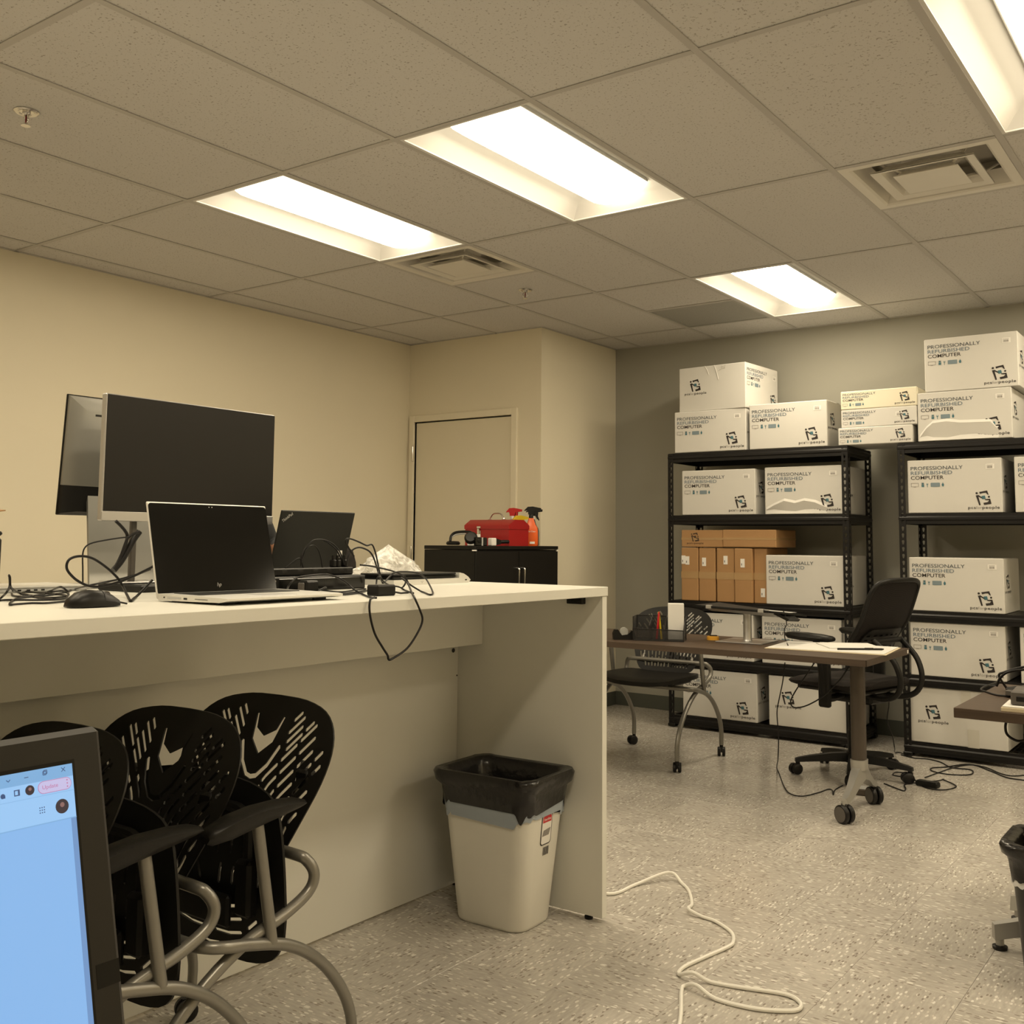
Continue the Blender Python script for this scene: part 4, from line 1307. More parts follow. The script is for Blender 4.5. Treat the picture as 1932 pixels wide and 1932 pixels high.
def armrest_mesh():
    rings = []
    for q, wd_, zt, zb in ((-0.138, 0.016, 0.638, 0.620), (-0.128, 0.024, 0.646, 0.616), (-0.08, 0.027, 0.660, 0.618), (-0.02, 0.028, 0.667, 0.628), (0.05, 0.028, 0.667, 0.638), (0.095, 0.025, 0.663, 0.644), (0.112, 0.018, 0.658, 0.646)):
        rings.append([(-wd_, q, zt - 0.006), (-wd_ * 0.6, q, zt), (wd_ * 0.6, q, zt), (wd_, q, zt - 0.006), (wd_, q, (zt + zb) / 2), (wd_ * 0.5, q, zb), (-wd_ * 0.5, q, zb), (-wd_, q, (zt + zb) / 2)])
    return MB().loft(rings).mesh('armrest', 'chair_black', 50)
arm_me = armrest_mesh()
post_me = MB().tube([(0, 0.040, 0.385), (0, 0.030, 0.44), (0, -0.008, 0.640)], 0.0125, 12).mesh('arm_post', 'tube', 60)
sup_me = MB().tube(spline([(0, 0.146, 0.526), (0, 0.176, 0.56), (0, 0.210, 0.62), (0, 0.240, 0.70)], 4), 0.010, 10).mesh('back_support', 'tube', 60)
clip_me = MB().box(-0.022, 0.022, 0.0, 0.030, -0.022, 0.022, 0.006).mesh('back_clip', 'chair_black', 40)
def make_nest(label, up):
    t = thing('nesting_chair', label, 'chair', group='nesting chairs with perforated backs')
    link('backrest', back_me, t)
    s = link('seat', seat_up_me if up else seat_dn_me, t)
    if up:
        rb = MB()
        rb.tube(fillet([(-0.15, 0.084, 0.50), (-0.15, 0.084, 0.62), (0.15, 0.084, 0.62), (0.15, 0.084, 0.50)], 0.05), 0.012, 8)
        rb.build('seat_rib', 'chair_black', s)
        for sx in (-1, 1):
            MB().box(sx * 0.16 - 0.025, sx * 0.16 + 0.025, 0.057, 0.088, 0.40, 0.52, 0.008).build('seat_bracket', 'chair_black', s)
        MB().box(-0.10, 0.10, 0.072, 0.088, 0.36, 0.43, 0.006).build('seat_pan', 'chair_black', s)
    else:
        for sx in (-1, 1):
            MB().box(sx * 0.16 - 0.02, sx * 0.16 + 0.02, -0.14, 0.10, 0.422, 0.444, 0.006).build('seat_bracket', 'chair_black', s)
    link('rear_leg_frame', t1_me, t); link('front_leg_frame', t2_me, t)
    for sx in (-1, 1):
        link('arm_post', post_me, t, (sx * (HW + 0.002), 0, 0))
        link('armrest', arm_me, t, (sx * (HW + 0.002), 0, 0))
        link('back_support', sup_me, t, (sx * 0.155, 0, 0))
        link('back_clip', clip_me, t, (sx * 0.175, 0.208, 0.665))
        for sy in (-1, 1):
            link('caster', cast_me, t, (sx * (HW - (0.012 if sy < 0 else 0)), sy * 0.28, 0.0), (0, 0, 0.4 * sx + (PI if sy > 0 else 0)))
    return t
NX, NY = -0.655, -1.28
nc = make_nest('black perforated chair with its seat folded up, end of the nested row nearest the bin', True)
nc.location = (NX, NY, 0)
dup(nc, (NX, NY - 0.265, 0), 0, 'black perforated chair with folded seat, second of the nested row from the bin')
dup(nc, (NX, NY - 0.53, 0), 0, 'black perforated chair with folded seat, directly behind the glowing monitor')
dup(nc, (NX, NY - 0.795, 0), 0, 'black perforated chair with folded seat, almost hidden behind the glowing monitor')
dc = make_nest('black perforated chair with its seat down behind the brown desk', False)
dc.location = (-1.517, 2.573, 0); dc.rotation_euler = (0, 0, R(1.5))

# ================================================================ things on the counter
QT = PI / 2
def lean(o, a, pivot):
    """rotate a part about the local x axis through pivot"""
    o.matrix_local = Matrix.Translation(pivot) @ Matrix.Rotation(a, 4, 'X') @ Matrix.Translation((-pivot[0], -pivot[1], -pivot[2]))
    return o
# ---- monitor with silver chin
t = thing('monitor', 'large switched-off monitor with silver bottom bezel facing the viewer', 'monitor', (-1.2, -0.846, CT), QT)
pn = MB().box(-0.296, 0.296, 0.0, 0.020, 0.192, 0.537, 0.003).build('casing', 'silver', t)
MB().box(-0.2915, 0.2945, -0.0012, 0.001, 0.218, 0.5345, 0.0008).build('display', 'screen_off', t)
MB().box(-0.296, 0.296, -0.003, 0.001, 0.192, 0.2175, 0.001).build('bottom_bezel', 'silver', t)
MB().box(-0.17, 0.17, 0.020, 0.050, 0.25, 0.47, 0.012).build('rear_housing', 'silver_paint', t)
for sx in (-1, 1):
    MB().box(sx * 0.172 - 0.009, sx * 0.172 + 0.009, 0.030, 0.044, 0.012, 0.30, 0.003).build('stand_post', 'wheel_grey', t)
MB().box(-0.17, 0.17, 0.030, 0.044, 0.27, 0.30, 0.003).build('stand_crossbar', 'wheel_grey', t)
MB().box(-0.215, 0.215, -0.075, 0.13, 0.0, 0.020, 0.004).build('base', 'black_plastic', t)
MB().box(-0.215, 0.215, 0.02, 0.13, 0.020, 0.026, 0.003).build('base_plate', 'silver', t)
# ---- all-in-one seen from behind
t = thing('all_in_one_computer', 'grey and black back of an all-in-one computer on a wide silver stand', 'computer', (-1.53, -0.812, CT), -QT)
ln = R(5)
pts = dict(z0=0.215, z1=0.565)
b_ = MB().box(-0.268, 0.268, 0.0, 0.006, 0.212, 0.566, 0.002).build('front_glass', 'black_gloss', t); lean(b_, -ln, (0, 0, 0.212))
sh = MB()
sh.loft([[(-0.264, 0.006, 0.300), (0.264, 0.006, 0.300), (0.264, 0.006, 0.563), (-0.264, 0.006, 0.563)], [(-0.262, 0.012, 0.300), (0.262, 0.012, 0.300), (0.262, 0.012, 0.561), (-0.262, 0.012, 0.561)],
         [(-0.215, 0.034, 0.300), (0.215, 0.034, 0.300), (0.215, 0.034, 0.520), (-0.215, 0.034, 0.520)]])
lean(sh.build('back_shell', 'grey_back', t), -ln, (0, 0, 0.212))
sh = MB()
sh.loft([[(-0.264, 0.006, 0.214), (0.264, 0.006, 0.214), (0.264, 0.006, 0.2995), (-0.264, 0.006, 0.2995)], [(-0.260, 0.014, 0.218), (0.260, 0.014, 0.218), (0.260, 0.014, 0.2995), (-0.260, 0.014, 0.2995)],
         [(-0.222, 0.033, 0.225), (0.222, 0.033, 0.225), (0.222, 0.033, 0.2995), (-0.222, 0.033, 0.2995)]])
lean(sh.build('lower_cover', 'black_plastic', t), -ln, (0, 0, 0.212))
lean(MB().box(-0.19, 0.19, 0.0295, 0.0345, 0.508, 0.514).build('vent_slot', 'darkgap', t), -ln, (0, 0, 0.212))
lean(MB().box(0.150, 0.153, 0.0315, 0.0345, 0.283, 0.294).build('lock_slot', 'darkgap', t), -ln, (0, 0, 0.212))
st = MB().loft([[(-0.225, 0.115, 0.006), (0.225, 0.115, 0.006), (0.225, 0.123, 0.006), (-0.225, 0.123, 0.006)], [(-0.19, 0.030, 0.27), (0.19, 0.030, 0.27), (0.19, 0.038, 0.27), (-0.19, 0.038, 0.27)]])
st.build('stand_panel', 'stand_silver', t)
MB().box(-0.225, 0.225, -0.10, 0.125, 0.0, 0.008, 0.003).build('stand_foot', 'silver', t)
# ---- silver laptop, open towards the viewer
t = thing('laptop', 'open pale silver laptop with black screen near the counter edge', 'laptop', (-0.770, -1.083, CT), QT)
LW = 0.181
bs = MB()
bs.loft([[(-LW, -0.005, 0.003), (LW, -0.005, 0.003), (LW, -0.005, 0.0185), (-LW, -0.005, 0.0185)], [(-LW, -0.225, 0.006), (LW, -0.225, 0.006), (LW, -0.225, 0.0165), (-LW, -0.225, 0.0165)], [(-LW + 0.006, -0.246, 0.0105), (LW - 0.006, -0.246, 0.0105), (LW - 0.006, -0.246, 0.0150), (-LW + 0.006, -0.246, 0.0150)]])
base = bs.build('base', 'hp_silver', t, smooth=40)
for xx in (-0.14, 0.14):
    for yy in (-0.03, -0.20):
        MB().box(xx - 0.02, xx + 0.02, yy - 0.004, yy + 0.004, 0.0, 0.006, 0.001).build('rubber_foot', 'black_plastic', base)
MB().box(-LW + 0.03, LW - 0.03, -0.118, -0.022, 0.0172, 0.0192, 0.0005).build('keyboard', 'black_plastic', base)
MB().box(-0.055, 0.055, -0.215, -0.135, 0.0160, 0.0172, 0.0004).build('touchpad', 'silver', base)
for ya, yb, za, zb in ((-0.030, -0.026, 0.0095, 0.0125), (-0.090, -0.040, 0.0085, 0.0130), (-0.112, -0.100, 0.0085, 0.0125), (-0.185, -0.140, 0.0105, 0.0115)):
    MB().box(-LW - 0.0008, -LW + 0.002, ya, yb, za, zb).build('side_port', 'black_plastic' if yb - ya < 0.02 or zb - za < 0.002 else 'silver_paint', base)
la = R(-14)
lid = MB().box(-LW, LW, -0.001, 0.005, 0.006, 0.240, 0.0022).build('lid', 'hp_silver', t); lean(lid, la, (0, 0, 0.014))
s_ = MB()
s_.add([(p[0], -0.0016, p[1]) for p in rrect(2 * LW - 0.004, 0.222, 0.008, 4, 0, 0.1255)], [tuple(range(20))])
s_.build('display', 'screen_gloss', lid, smooth=0)
p, f = text_mesh('hp', 0.0105, 0.012, -0.02)
MB().add([(x - 0.008 + 0.25 * y, -0.0022, y + 0.030) for x, y in p], f).build('brand_mark', 'silver', lid, smooth=0)
for dx in (-0.004, 0.005):
    MB().lathe([(0, 0), (0.0012, 0), (0.0012, 0.0004), (0, 0.0004)], 8, Matrix.Translation((dx, -0.0022, 0.2305)) @ Matrix.Rotation(R(90), 4, 'X')).build('webcam', 'silver', lid)
# ---- black laptop seen from behind
t = thing('laptop', 'black laptop with lettered lid, back towards the viewer', 'laptop', (-1.163, -0.441, CT), -QT)
TW = 0.1575
base = MB().box(-TW, TW, -0.222, 0.006, 0.002, 0.020, 0.003).build('base', 'thinkpad', t)
MB().box(-TW + 0.02, TW - 0.02, -0.115, -0.025, 0.0196, 0.0212).build('keyboard', 'black_plastic', base)
lid = MB().box(-TW, TW, -0.002, 0.005, 0.016, 0.243, 0.002).build('lid', 'thinkpad', t); lean(lid, R(-15), (0, 0, 0.018))
MB().box(-TW + 0.008, TW - 0.008, -0.0028, -0.001, 0.034, 0.235).build('display', 'screen_gloss', lid)
p, f = text_mesh('ThinkPad', 0.0105, 0.043, 0.004)
mk = Matrix.Translation((TW - 0.012, 0.0056, 0.205)) @ Matrix.Rotation(PI, 4, 'Z') @ Matrix.Rotation(R(-37), 4, 'Y')
MB().add([(x, 0.0, y) for x, y in p], f, mk).build('brand_lettering', 'silver', lid, smooth=0)
# ---- docking box and the power strip lying on it
t = thing('docking_station', 'flat black box with two round ports under the power strip', 'electronics', (-0.905, -0.617, CT), QT)
MB().box(-0.185, 0.185, 0.0, 0.12, 0.0, 0.041, 0.003).build('casing', 'black_plastic', t)
MB().box(-0.160, 0.180, -0.0015, 0.001, 0.004, 0.036, 0.001).build('front_panel', 'black_gloss', t)
for z, m in ((0.030, 'chrome'), (0.015, 'red_plastic')):
    MB().lathe([(0.0, 0), (0.0022, 0), (0.0024, 0.001), (0.0045, 0.001), (0.0045, 0), (0.0, -0.001)], 14, Matrix.Translation((-0.1745, -0.0008, z)) @ Matrix.Rotation(R(90), 4, 'X')).build('round_port', m, t)
t = thing('power_strip', 'black power strip with cables plugged in, lying on the flat black box', 'power strip', (-0.955, -0.612, CT + 0.0413), QT)
MB().box(-0.178, 0.178, 0.0, 0.046, 0.0, 0.022, 0.003).build('strip_body', 'black_plastic', t)
for xx in (-0.15, -0.10, -0.04, 0.02, 0.075, 0.125, 0.158):
    MB().box(xx - 0.010, xx + 0.010, -0.0008, 0.002, 0.008, 0.017, 0.001).build('socket', 'darkgap', t)
for xx in (0.112, 0.130, 0.160):
    MB().box(xx - 0.0075, xx + 0.0075, 0.012, 0.032, 0.022, 0.045, 0.003).tube([(xx, 0.022, 0.045), (xx, 0.022, 0.058)], 0.0045, 8).build('plug', 'black_plastic', t)
for xx in (0.118, ):
    MB().box(xx + 0.016, xx + 0.036, 0.026, 0.028, 0.050, 0.072, 0.0005).build('cable_tag', 'label_white', t)
# ---- mouse
t = thing('computer_mouse', 'black computer mouse lying near the front edge of the counter', 'mouse', (-0.700, -1.472, CT), R(90 - 5))
rings = []
for q, wd_, h_ in ((-0.056, 0.012, 0.010), (-0.050, 0.022, 0.020), (-0.035, 0.029, 0.031), (-0.010, 0.031, 0.037), (0.015, 0.029, 0.034), (0.038, 0.027, 0.025), (0.052, 0.022, 0.016), (0.056, 0.014, 0.010)):
    rings.append([(q, -wd_, 0.002), (q, -wd_ * 1.02, h_ * 0.4), (q, -wd_ * 0.8, h_ * 0.8), (q, -wd_ * 0.35, h_), (q, wd_ * 0.35, h_), (q, wd_ * 0.8, h_ * 0.8), (q, wd_ * 1.02, h_ * 0.4), (q, wd_, 0.002)])
MB().loft(rings).build('shell', 'black_plastic', t, smooth=60)
MB().loft([[(a[0], a[1] * 1.01, a[2] + 0.0006) for a in r_[1:7]] for r_ in rings[4:7]], cap=False).build('buttons', 'cable', t, smooth=60)
MB().lathe([(0.0, -0.003), (0.009, -0.003), (0.009, 0.003), (0.0, 0.003)], 14, Matrix.Translation((0.030, 0, 0.024)) @ Matrix.Rotation(R(90), 4, 'X')).build('scroll_wheel', 'wheel_grey', t)
MB().tube([(0.054, 0, 0.008), (0.062, 0.0, 0.008), (0.080, 0.002, 0.004)], 0.002, 6).build('cord_stub', 'cable', t)
# ---- closed slim laptop lying at the back
t = thing('closed_laptop', 'closed slim silver laptop lying flat behind the mouse', 'laptop', (-1.44, -1.235, CT), QT)
MB().box(-0.15, 0.15, -0.10, 0.10, 0.0, 0.010, 0.003).build('base', 'silver_paint', t)
MB().box(-0.15, 0.15, -0.10, 0.10, 0.0105, 0.017, 0.003).build('lid', 'hp_silver', t)
for xx in (-0.06, -0.045, -0.02, 0.0, 0.02):
    MB().box(xx - 0.005, xx + 0.005, -0.1006, -0.098, 0.004, 0.008).build('side_port', 'black_plastic', t)
# ---- desktop speaker peeking in at the left edge
t = thing('desktop_speaker', 'black speaker just peeking in at the left edge of the counter', 'speaker', (-1.22, -1.452, CT), QT)
MB().box(-0.045, 0.036, -0.04, 0.05, 0.0, 0.145, 0.006).build('cabinet', 'black_plastic', t)
MB().box(-0.045, 0.036, -0.04, 0.05, 0.149, 0.160, 0.004).build('top_cap', 'black_plastic', t)
MB().box(-0.040, 0.031, -0.035, 0.045, 0.144, 0.150).build('light_gap', 'label_white', t)
MB().lathe([(0.0, 0.0), (0.028, 0.0), (0.030, 0.003), (0.0, 0.0035)], 18, Matrix.Translation((-0.005, -0.0405, 0.06)) @ Matrix.Rotation(R(90), 4, 'X')).build('speaker_cone', 'wheel_grey', t)
# ---- open carton at the left edge whose flap juts in
t = thing('open_carton', 'open cardboard carton at the left edge with a flap jutting sideways', 'box', (-1.40, -1.60, CT), R(8))
w_, d_, h_ = 0.13, 0.17, 0.215
bx = MB()
for a in ((-w_, w_, -d_, -d_ + 0.004), (-w_, w_, d_ - 0.004, d_), (-w_, -w_ + 0.004, -d_, d_), (w_ - 0.004, w_, -d_, d_)):
    bx.box(a[0], a[1], a[2], a[3], 0.0, h_)
bx.box(-w_, w_, -d_, d_, 0.0, 0.004)
bx.build('body', 'kraft', t, smooth=0)
fl = MB().loft([[(-0.125, d_ - 0.002, h_ + 0.010), (0.125, d_ - 0.002, h_ - 0.012), (0.125, d_ - 0.002, h_ - 0.009), (-0.125, d_ - 0.002, h_ + 0.013)], [(-0.06, d_ + 0.155, h_ + 0.004), (0.01, d_ + 0.155, h_ + 0.001), (0.01, d_ + 0.155, h_ + 0.004), (-0.06, d_ + 0.155, h_ + 0.007)]])
f0 = fl.build('flap', 'kraft', t, smooth=0)
MB().loft([[(-0.10, d_, h_ + 0.0115), (0.02, d_, h_ + 0.001), (0.02, d_, h_ + 0.003), (-0.10, d_, h_ + 0.0145)], [(-0.075, d_ + 0.075, h_ + 0.0095), (0.0, d_ + 0.075, h_ + 0.004), (0.0, d_ + 0.075, h_ + 0.006), (-0.075, d_ + 0.075, h_ + 0.0115)]]).build('grey_tape', 'ventgrey', f0, smooth=0)
MB().loft([[(-w_ - 0.09, -0.15, h_ - 0.04), (-w_ - 0.09, 0.15, h_ - 0.04), (-w_ - 0.09, 0.15, h_ - 0.036), (-w_ - 0.09, -0.15, h_ - 0.036)], [(-w_, -0.165, h_ - 0.003), (-w_, 0.165, h_ - 0.003), (-w_, 0.165, h_), (-w_, -0.165, h_)]]).build('flap', 'kraft', t, smooth=0)
# ---- flat scanner-like slab
t = thing('flatbed_scanner', 'flat white device with black lid lying by the plastic bag', 'scanner', (-0.955, -0.05, CT), QT)
poly = [(-0.20, 0.0), (0.185, 0.0), (0.200, 0.010), (0.185, 0.022), (0.160, 0.033), (0.135, 0.037), (0.135, 0.018), (-0.20, 0.018)]
MB().prism(poly, 0.0, 0.16).build('white_base', 'hp_silver', t, smooth=30)
MB().box(-0.195, 0.128, 0.008, 0.155, 0.0185, 0.030, 0.003).build('glass_bed', 'black_gloss', t)
MB().box(-0.195, 0.128, 0.008, 0.155, 0.0305, 0.037, 0.002).build('lid', 'black_plastic', t)
MB().box(0.168, 0.178, -0.0008, 0.002, 0.009, 0.013).build('side_port', 'black_plastic', t)
for xx in (-0.062, -0.066, -0.058):
    MB().box(xx - 0.0008, xx + 0.0008, -0.0006, 0.001, 0.006 + abs(xx + 0.062), 0.008 + abs(xx + 0.062)).build('print_mark', 'ink_dark', t)
# ---- crumpled film bag
rnd = random.Random(3)
bag = MB(); n, m = 30, 12
def bump_(a, b): return 0.09 * math.sin(5 * a + 3 * b) + 0.07 * math.sin(9 * a - 4 * b + 1) + 0.06 * math.sin(15 * a + 7 * b + 2) + 0.05 * rnd.uniform(-1, 1)
vs = []; fs = []
for i in range(m + 1):
    q = i / m
    for k in range(n):
        a = 2 * PI * k / n
        r_ = (1 - q ** 1.25) * (1 + bump_(a, q * 3)) * (1.08 if q < 0.1 else 1.0)
        z = 0.002 + 0.128 * (q ** 0.85) * (1 + 0.10 * bump_(a, q * 2))
        vs.append((0.165 * r_ * math.cos(a) - 0.01 * q, 0.10 * r_ * math.sin(a), z))
for i in range(m):
    for k in range(n):
        fs.append((i * n + k, i * n + (k + 1) % n, (i + 1) * n + (k + 1) % n, (i + 1) * n + k))
fs.append(tuple(range(n)))
bag.add(vs, fs)
o = bag.build('plastic_bag', 'film', None, 25, (-1.235, 0.035, CT), (0, 0, QT))
tag(o, 'crumpled clear plastic bag heaped on the counter', 'bag')
# ---- power adapter brick
t = thing('power_adapter', 'small black power brick near the counter front edge', 'adapter', (-0.585, -0.705, CT), R(86))
MB().box(-0.034, 0.034, -0.022, 0.022, 0.0, 0.029, 0.004).build('brick', 'black_plastic', t)
MB().tube([(0.034, 0, 0.012), (0.050, 0.002, 0.008), (0.075, 0.004, 0.004), (0.11, 0.01, 0.004)], 0.0025, 6).build('lead', 'cable', t)
t = thing('power_adapter', 'black plug adapter with cable loops in front of the flat black box', 'adapter', (-0.830, -0.735, CT), R(95))
MB().box(-0.026, 0.026, -0.016, 0.016, 0.0, 0.034, 0.005).build('brick', 'black_plastic', t)
MB().box(-0.034, -0.026, -0.010, 0.010, 0.006, 0.028, 0.002).build('plug_face', 'wheel_grey', t)

# ================================================================ black cabinet and what stands on it
KX, KY0, KY1, KD, KH = -2.42, 2.05, 2.921, 0.385, 1.180
t = thing('storage_cabinet', 'black metal storage cabinet with two doors in front of the door', 'cabinet', (KX - KD / 2, (KY0 + KY1) / 2, 0), QT)
kw = (KY1 - KY0) / 2; kd = KD / 2
MB().box(-kw, kw, -kd, kd, 0.0, KH - 0.024, 0.002).build('carcass', 'cab_black', t)
MB().box(-kw - 0.004, kw + 0.004, -kd - 0.012, kd, KH - 0.022, KH, 0.003).build('top_panel', 'cab_black', t)
for a, b, hx in ((-kw + 0.002, -0.003, -0.030), (0.003, kw - 0.002, 0.030)):
    d = MB().box(a, b, -kd - 0.012, -kd - 0.001, 0.05, KH - 0.034, 0.002).build('door', 'cab_black', t)
    MB().tube(fillet([(hx, -kd - 0.012, 1.045), (hx, -kd - 0.034, 1.045), (hx, -kd - 0.034, 0.90), (hx, -kd - 0.012, 0.90)], 0.012), 0.0055, 8).build('handle', 'chrome', d)
for sx in (-1, 1):
    MB().box(sx * kw - 0.010, sx * kw + 0.010, -kd - 0.010, -kd + 0.01, KH - 0.030, KH - 0.0225).build('corner_tab', 'label_white', t)
KT = KH
# toolbox: hip roof lid, long axis along x
t = thing('toolbox', 'red metal toolbox with hip shaped lid and chrome handle', 'toolbox', (-2.615, 2.528, KT), 0)
tw, td = 0.172, 0.105
MB().loft([[(-tw, -td, 0), (tw, -td, 0), (tw, td, 0), (-tw, td, 0)], [(-tw, -td, 0.108), (tw, -td, 0.108), (tw, td, 0.108), (-tw, td, 0.108)]]).build('box_body', 'red_paint', t)
q = 0.004
MB().loft([[(-tw - q, -td - q, 0.104), (tw + q, -td - q, 0.104), (tw + q, td + q, 0.104), (-tw - q, td + q, 0.104)], [(-tw - q, -td - q, 0.128), (tw + q, -td - q, 0.128), (tw + q, td + q, 0.128), (-tw - q, td + q, 0.128)],
           [(-tw - q, -td * 0.45, 0.163), (tw + q, -td * 0.45, 0.163), (tw + q, td * 0.45, 0.163), (-tw - q, td * 0.45, 0.163)]]).build('lid', 'red_paint', t)
MB().tube(fillet([(-0.055, 0, 0.163), (-0.055, 0, 0.172), (-0.030, 0, 0.205), (0.030, 0, 0.205), (0.055, 0, 0.172), (0.055, 0, 0.163)], 0.018), 0.0045, 8).build('handle', 'chrome', t)
for sx in (-1, 1):
    MB().box(sx * 0.055 - 0.010, sx * 0.055 + 0.010, -0.010, 0.010, 0.1625, 0.167, 0.002).build('handle_mount', 'chrome', t)
MB().box(-0.075, -0.045, -td - 0.008, -td - 0.003, 0.108, 0.122, 0.002).build('hasp', 'chrome', t)
MB().box(-0.074, -0.046, -td - 0.006, -td, 0.060, 0.096, 0.002).box(-0.068, -0.052, -td - 0.014, -td - 0.005, 0.055, 0.108, 0.003).build('latch', 'chrome', t)
# headphones
t = thing('headphones', 'black headphones lying folded on the black cabinet', 'headphones', (-2.575, 2.135, KT), R(20))
MB().tube(spline([(-0.080, 0.0, 0.028), (-0.078, 0.012, 0.058), (-0.055, 0.02, 0.078), (0.0, 0.02, 0.084), (0.045, 0.015, 0.080), (0.068, 0.0, 0.058), (0.070, -0.01, 0.035)], 5), 0.0085, 8).build('headband', 'black_plastic', t)
MB().tube(spline([(-0.075, 0.010, 0.050), (-0.05, 0.016, 0.066), (0.0, 0.017, 0.071), (0.04, 0.013, 0.067), (0.062, 0.002, 0.048)], 4), 0.004, 6).build('inner_band', 'silver_paint', t)
MB().lathe([(0.0, 0.0), (0.036, 0.0), (0.042, 0.006), (0.042, 0.014), (0.034, 0.022), (0.0, 0.024)], 20).build('ear_cup', 'black_plastic', t, loc=(-0.058, -0.010, 0.004))
MB().lathe([(0.0, 0.0), (0.034, 0.0), (0.040, 0.006), (0.040, 0.016), (0.030, 0.028), (0.0, 0.030)], 20).build('ear_cup', 'black_plastic', t, loc=(0.055, -0.008, 0.042), rot=(R(62), R(20), 0))
# webcam
t = thing('webcam', 'small black and silver camera device standing in front of the toolbox', 'webcam', (-2.462, 2.145, KT), R(60))
MB().box(-0.026, 0.012, -0.018, 0.018, 0.0, 0.052, 0.004).build('casing', 'black_gloss', t)
MB().box(0.012, 0.022, -0.018, 0.018, 0.0, 0.050, 0.002).build('silver_band', 'silver_paint', t)
MB().box(0.022, 0.048, -0.016, 0.016, 0.0, 0.050, 0.004).build('rear_casing', 'black_plastic', t)
MB().lathe([(0.0, 0), (0.011, 0), (0.012, 0.003), (0.008, 0.004), (0.0, 0.0035)], 16, Matrix.Translation((-0.004, -0.018, 0.03)) @ Matrix.Rotation(R(90), 4, 'X')).build('camera_lens', 'screen_gloss', t)
# barcode scanner
t = thing('hand_scanner', 'white and black hand scanner lying before the toolbox', 'scanner', (-2.452, 2.315, KT), R(78))
MB().box(-0.060, -0.020, -0.020, 0.020, 0.0, 0.048, 0.005).build('white_head', 'label_white', t)
MB().loft([[(-0.020, -0.018, 0.004), (-0.020, 0.018, 0.004), (-0.020, 0.018, 0.044), (-0.020, -0.018, 0.044)], [(0.018, -0.014, 0.010), (0.018, 0.014, 0.010), (0.018, 0.014, 0.036), (0.018, -0.014, 0.036)]]).build('neck', 'black_plastic', t)
MB().tube([(0.018, 0, 0.024), (0.06, 0, 0.026), (0.090, 0, 0.026), (0.094, 0, 0.026)], [0.011, 0.0115, 0.0115, 0.008], 12).build('grip', 'black_plastic', t)
# card standing behind the headset
tag(MB().box(-0.042, 0.042, -0.004, 0.004, 0.0, 0.070, 0.003).build('card_holder', 'label_white', None, 35, (-2.62, 2.30, KT), (0, 0, R(20))), 'small pale card standing between headphones and toolbox', 'card')
# spray bottles
def bottle(label, loc, rot, body_m, trig_m, neck_m, s=1.0, wd_=0.045, band=None, h=0.175, head=True, name='spray_bottle', lettering=None):
    t = thing(name, label, 'bottle', loc, rot, 'bottles on the black cabinet')
    rings = []
    for z, a, b in ((0.0, 0.90, 0.9), (0.006, 1, 1), (0.09, 1, 1), (0.115, 0.92, 0.95), (0.135, 0.62, 0.75), (0.150, 0.50, 0.6), (0.166, 0.40, 0.5), (0.175, 0.34, 0.45)):
        rings.append(rr3(2 * wd_ * a, 2 * wd_ * 0.55 * b, wd_ * 0.40 * min(a, b), z * h / 0.175, 4))
    MB().loft(rings).build('bottle_body', body_m, t, smooth=45)
    MB().lathe([(0.0, h), (0.0145, h), (0.0145, h + 0.018), (0.012, h + 0.022), (0.0, h + 0.022)], 16).build('collar', neck_m, t)
    hd = MB().prism([(-0.018, h + 0.022), (0.016, h + 0.022), (0.022, h + 0.045), (0.062, h + 0.050), (0.064, h + 0.064), (0.010, h + 0.074), (-0.022, h + 0.072), (-0.042, h + 0.052), (-0.046, h + 0.044), (-0.028, h + 0.048), (-0.020, h + 0.040)], -0.009, 0.009)
    hd.build('spray_head', trig_m, t, smooth=40)
    MB().prism([(0.024, h + 0.046), (0.036, h + 0.046), (0.034, h + 0.020), (0.044, h - 0.004), (0.038, h - 0.008), (0.026, h + 0.016)], -0.006, 0.006).build('trigger', trig_m, t, smooth=40)
    if band:
        z0, z1, bm = band
        MB().loft([rr3(2 * wd_ + 0.0016, 1.1 * wd_ + 0.0016, wd_ * 0.40, z0, 4), rr3(2 * wd_ + 0.0016, 1.1 * wd_ + 0.0016, wd_ * 0.40, z1, 4)], cap=False).build('label_band', bm, t, smooth=45)
    if lettering:
        txt, z = lettering
        p, f = text_mesh(txt, 0.010, 0.052, 0.01)
        MB().add([(x - 0.026, -wd_ * 0.55 - 0.0015, y + z) for x, y in p], f).build('label_lettering', 'label_white', t, smooth=0)
        MB().flat([(-0.010, -wd_ * 0.55 - 0.0012, 0.014), (0.022, -wd_ * 0.55 - 0.0012, 0.014), (0.022, -wd_ * 0.55 - 0.0012, 0.028), (-0.010, -wd_ * 0.55 - 0.0012, 0.028)]).build('barcode', 'label_white', t, smooth=0)
    return t
bottle('orange spray bottle with black trigger beside the red toolbox', (-2.470, 2.700, KT), R(40), 'orange', 'black_plastic', 'black_plastic', lettering=('Max Clean', 0.088), h=0.178)
bottle('dark spray bottle with teal label behind the orange one', (-2.520, 2.790, KT), R(40), 'navy', 'black_plastic', 'clear', band=(0.06, 0.10, 'teal_label'), h=0.172, wd_=0.040)
bottle('clear spray bottle with red trigger peeking over the toolbox', (-2.640, 2.735, KT), R(10), 'clear', 'red_plastic', 'clear', h=0.172, wd_=0.040)
bottle('yellow topped spray bottle mostly hidden behind the toolbox', (-2.565, 2.700, KT), R(60), 'black_plastic', 'yellow', 'black_plastic', h=0.122, wd_=0.034)

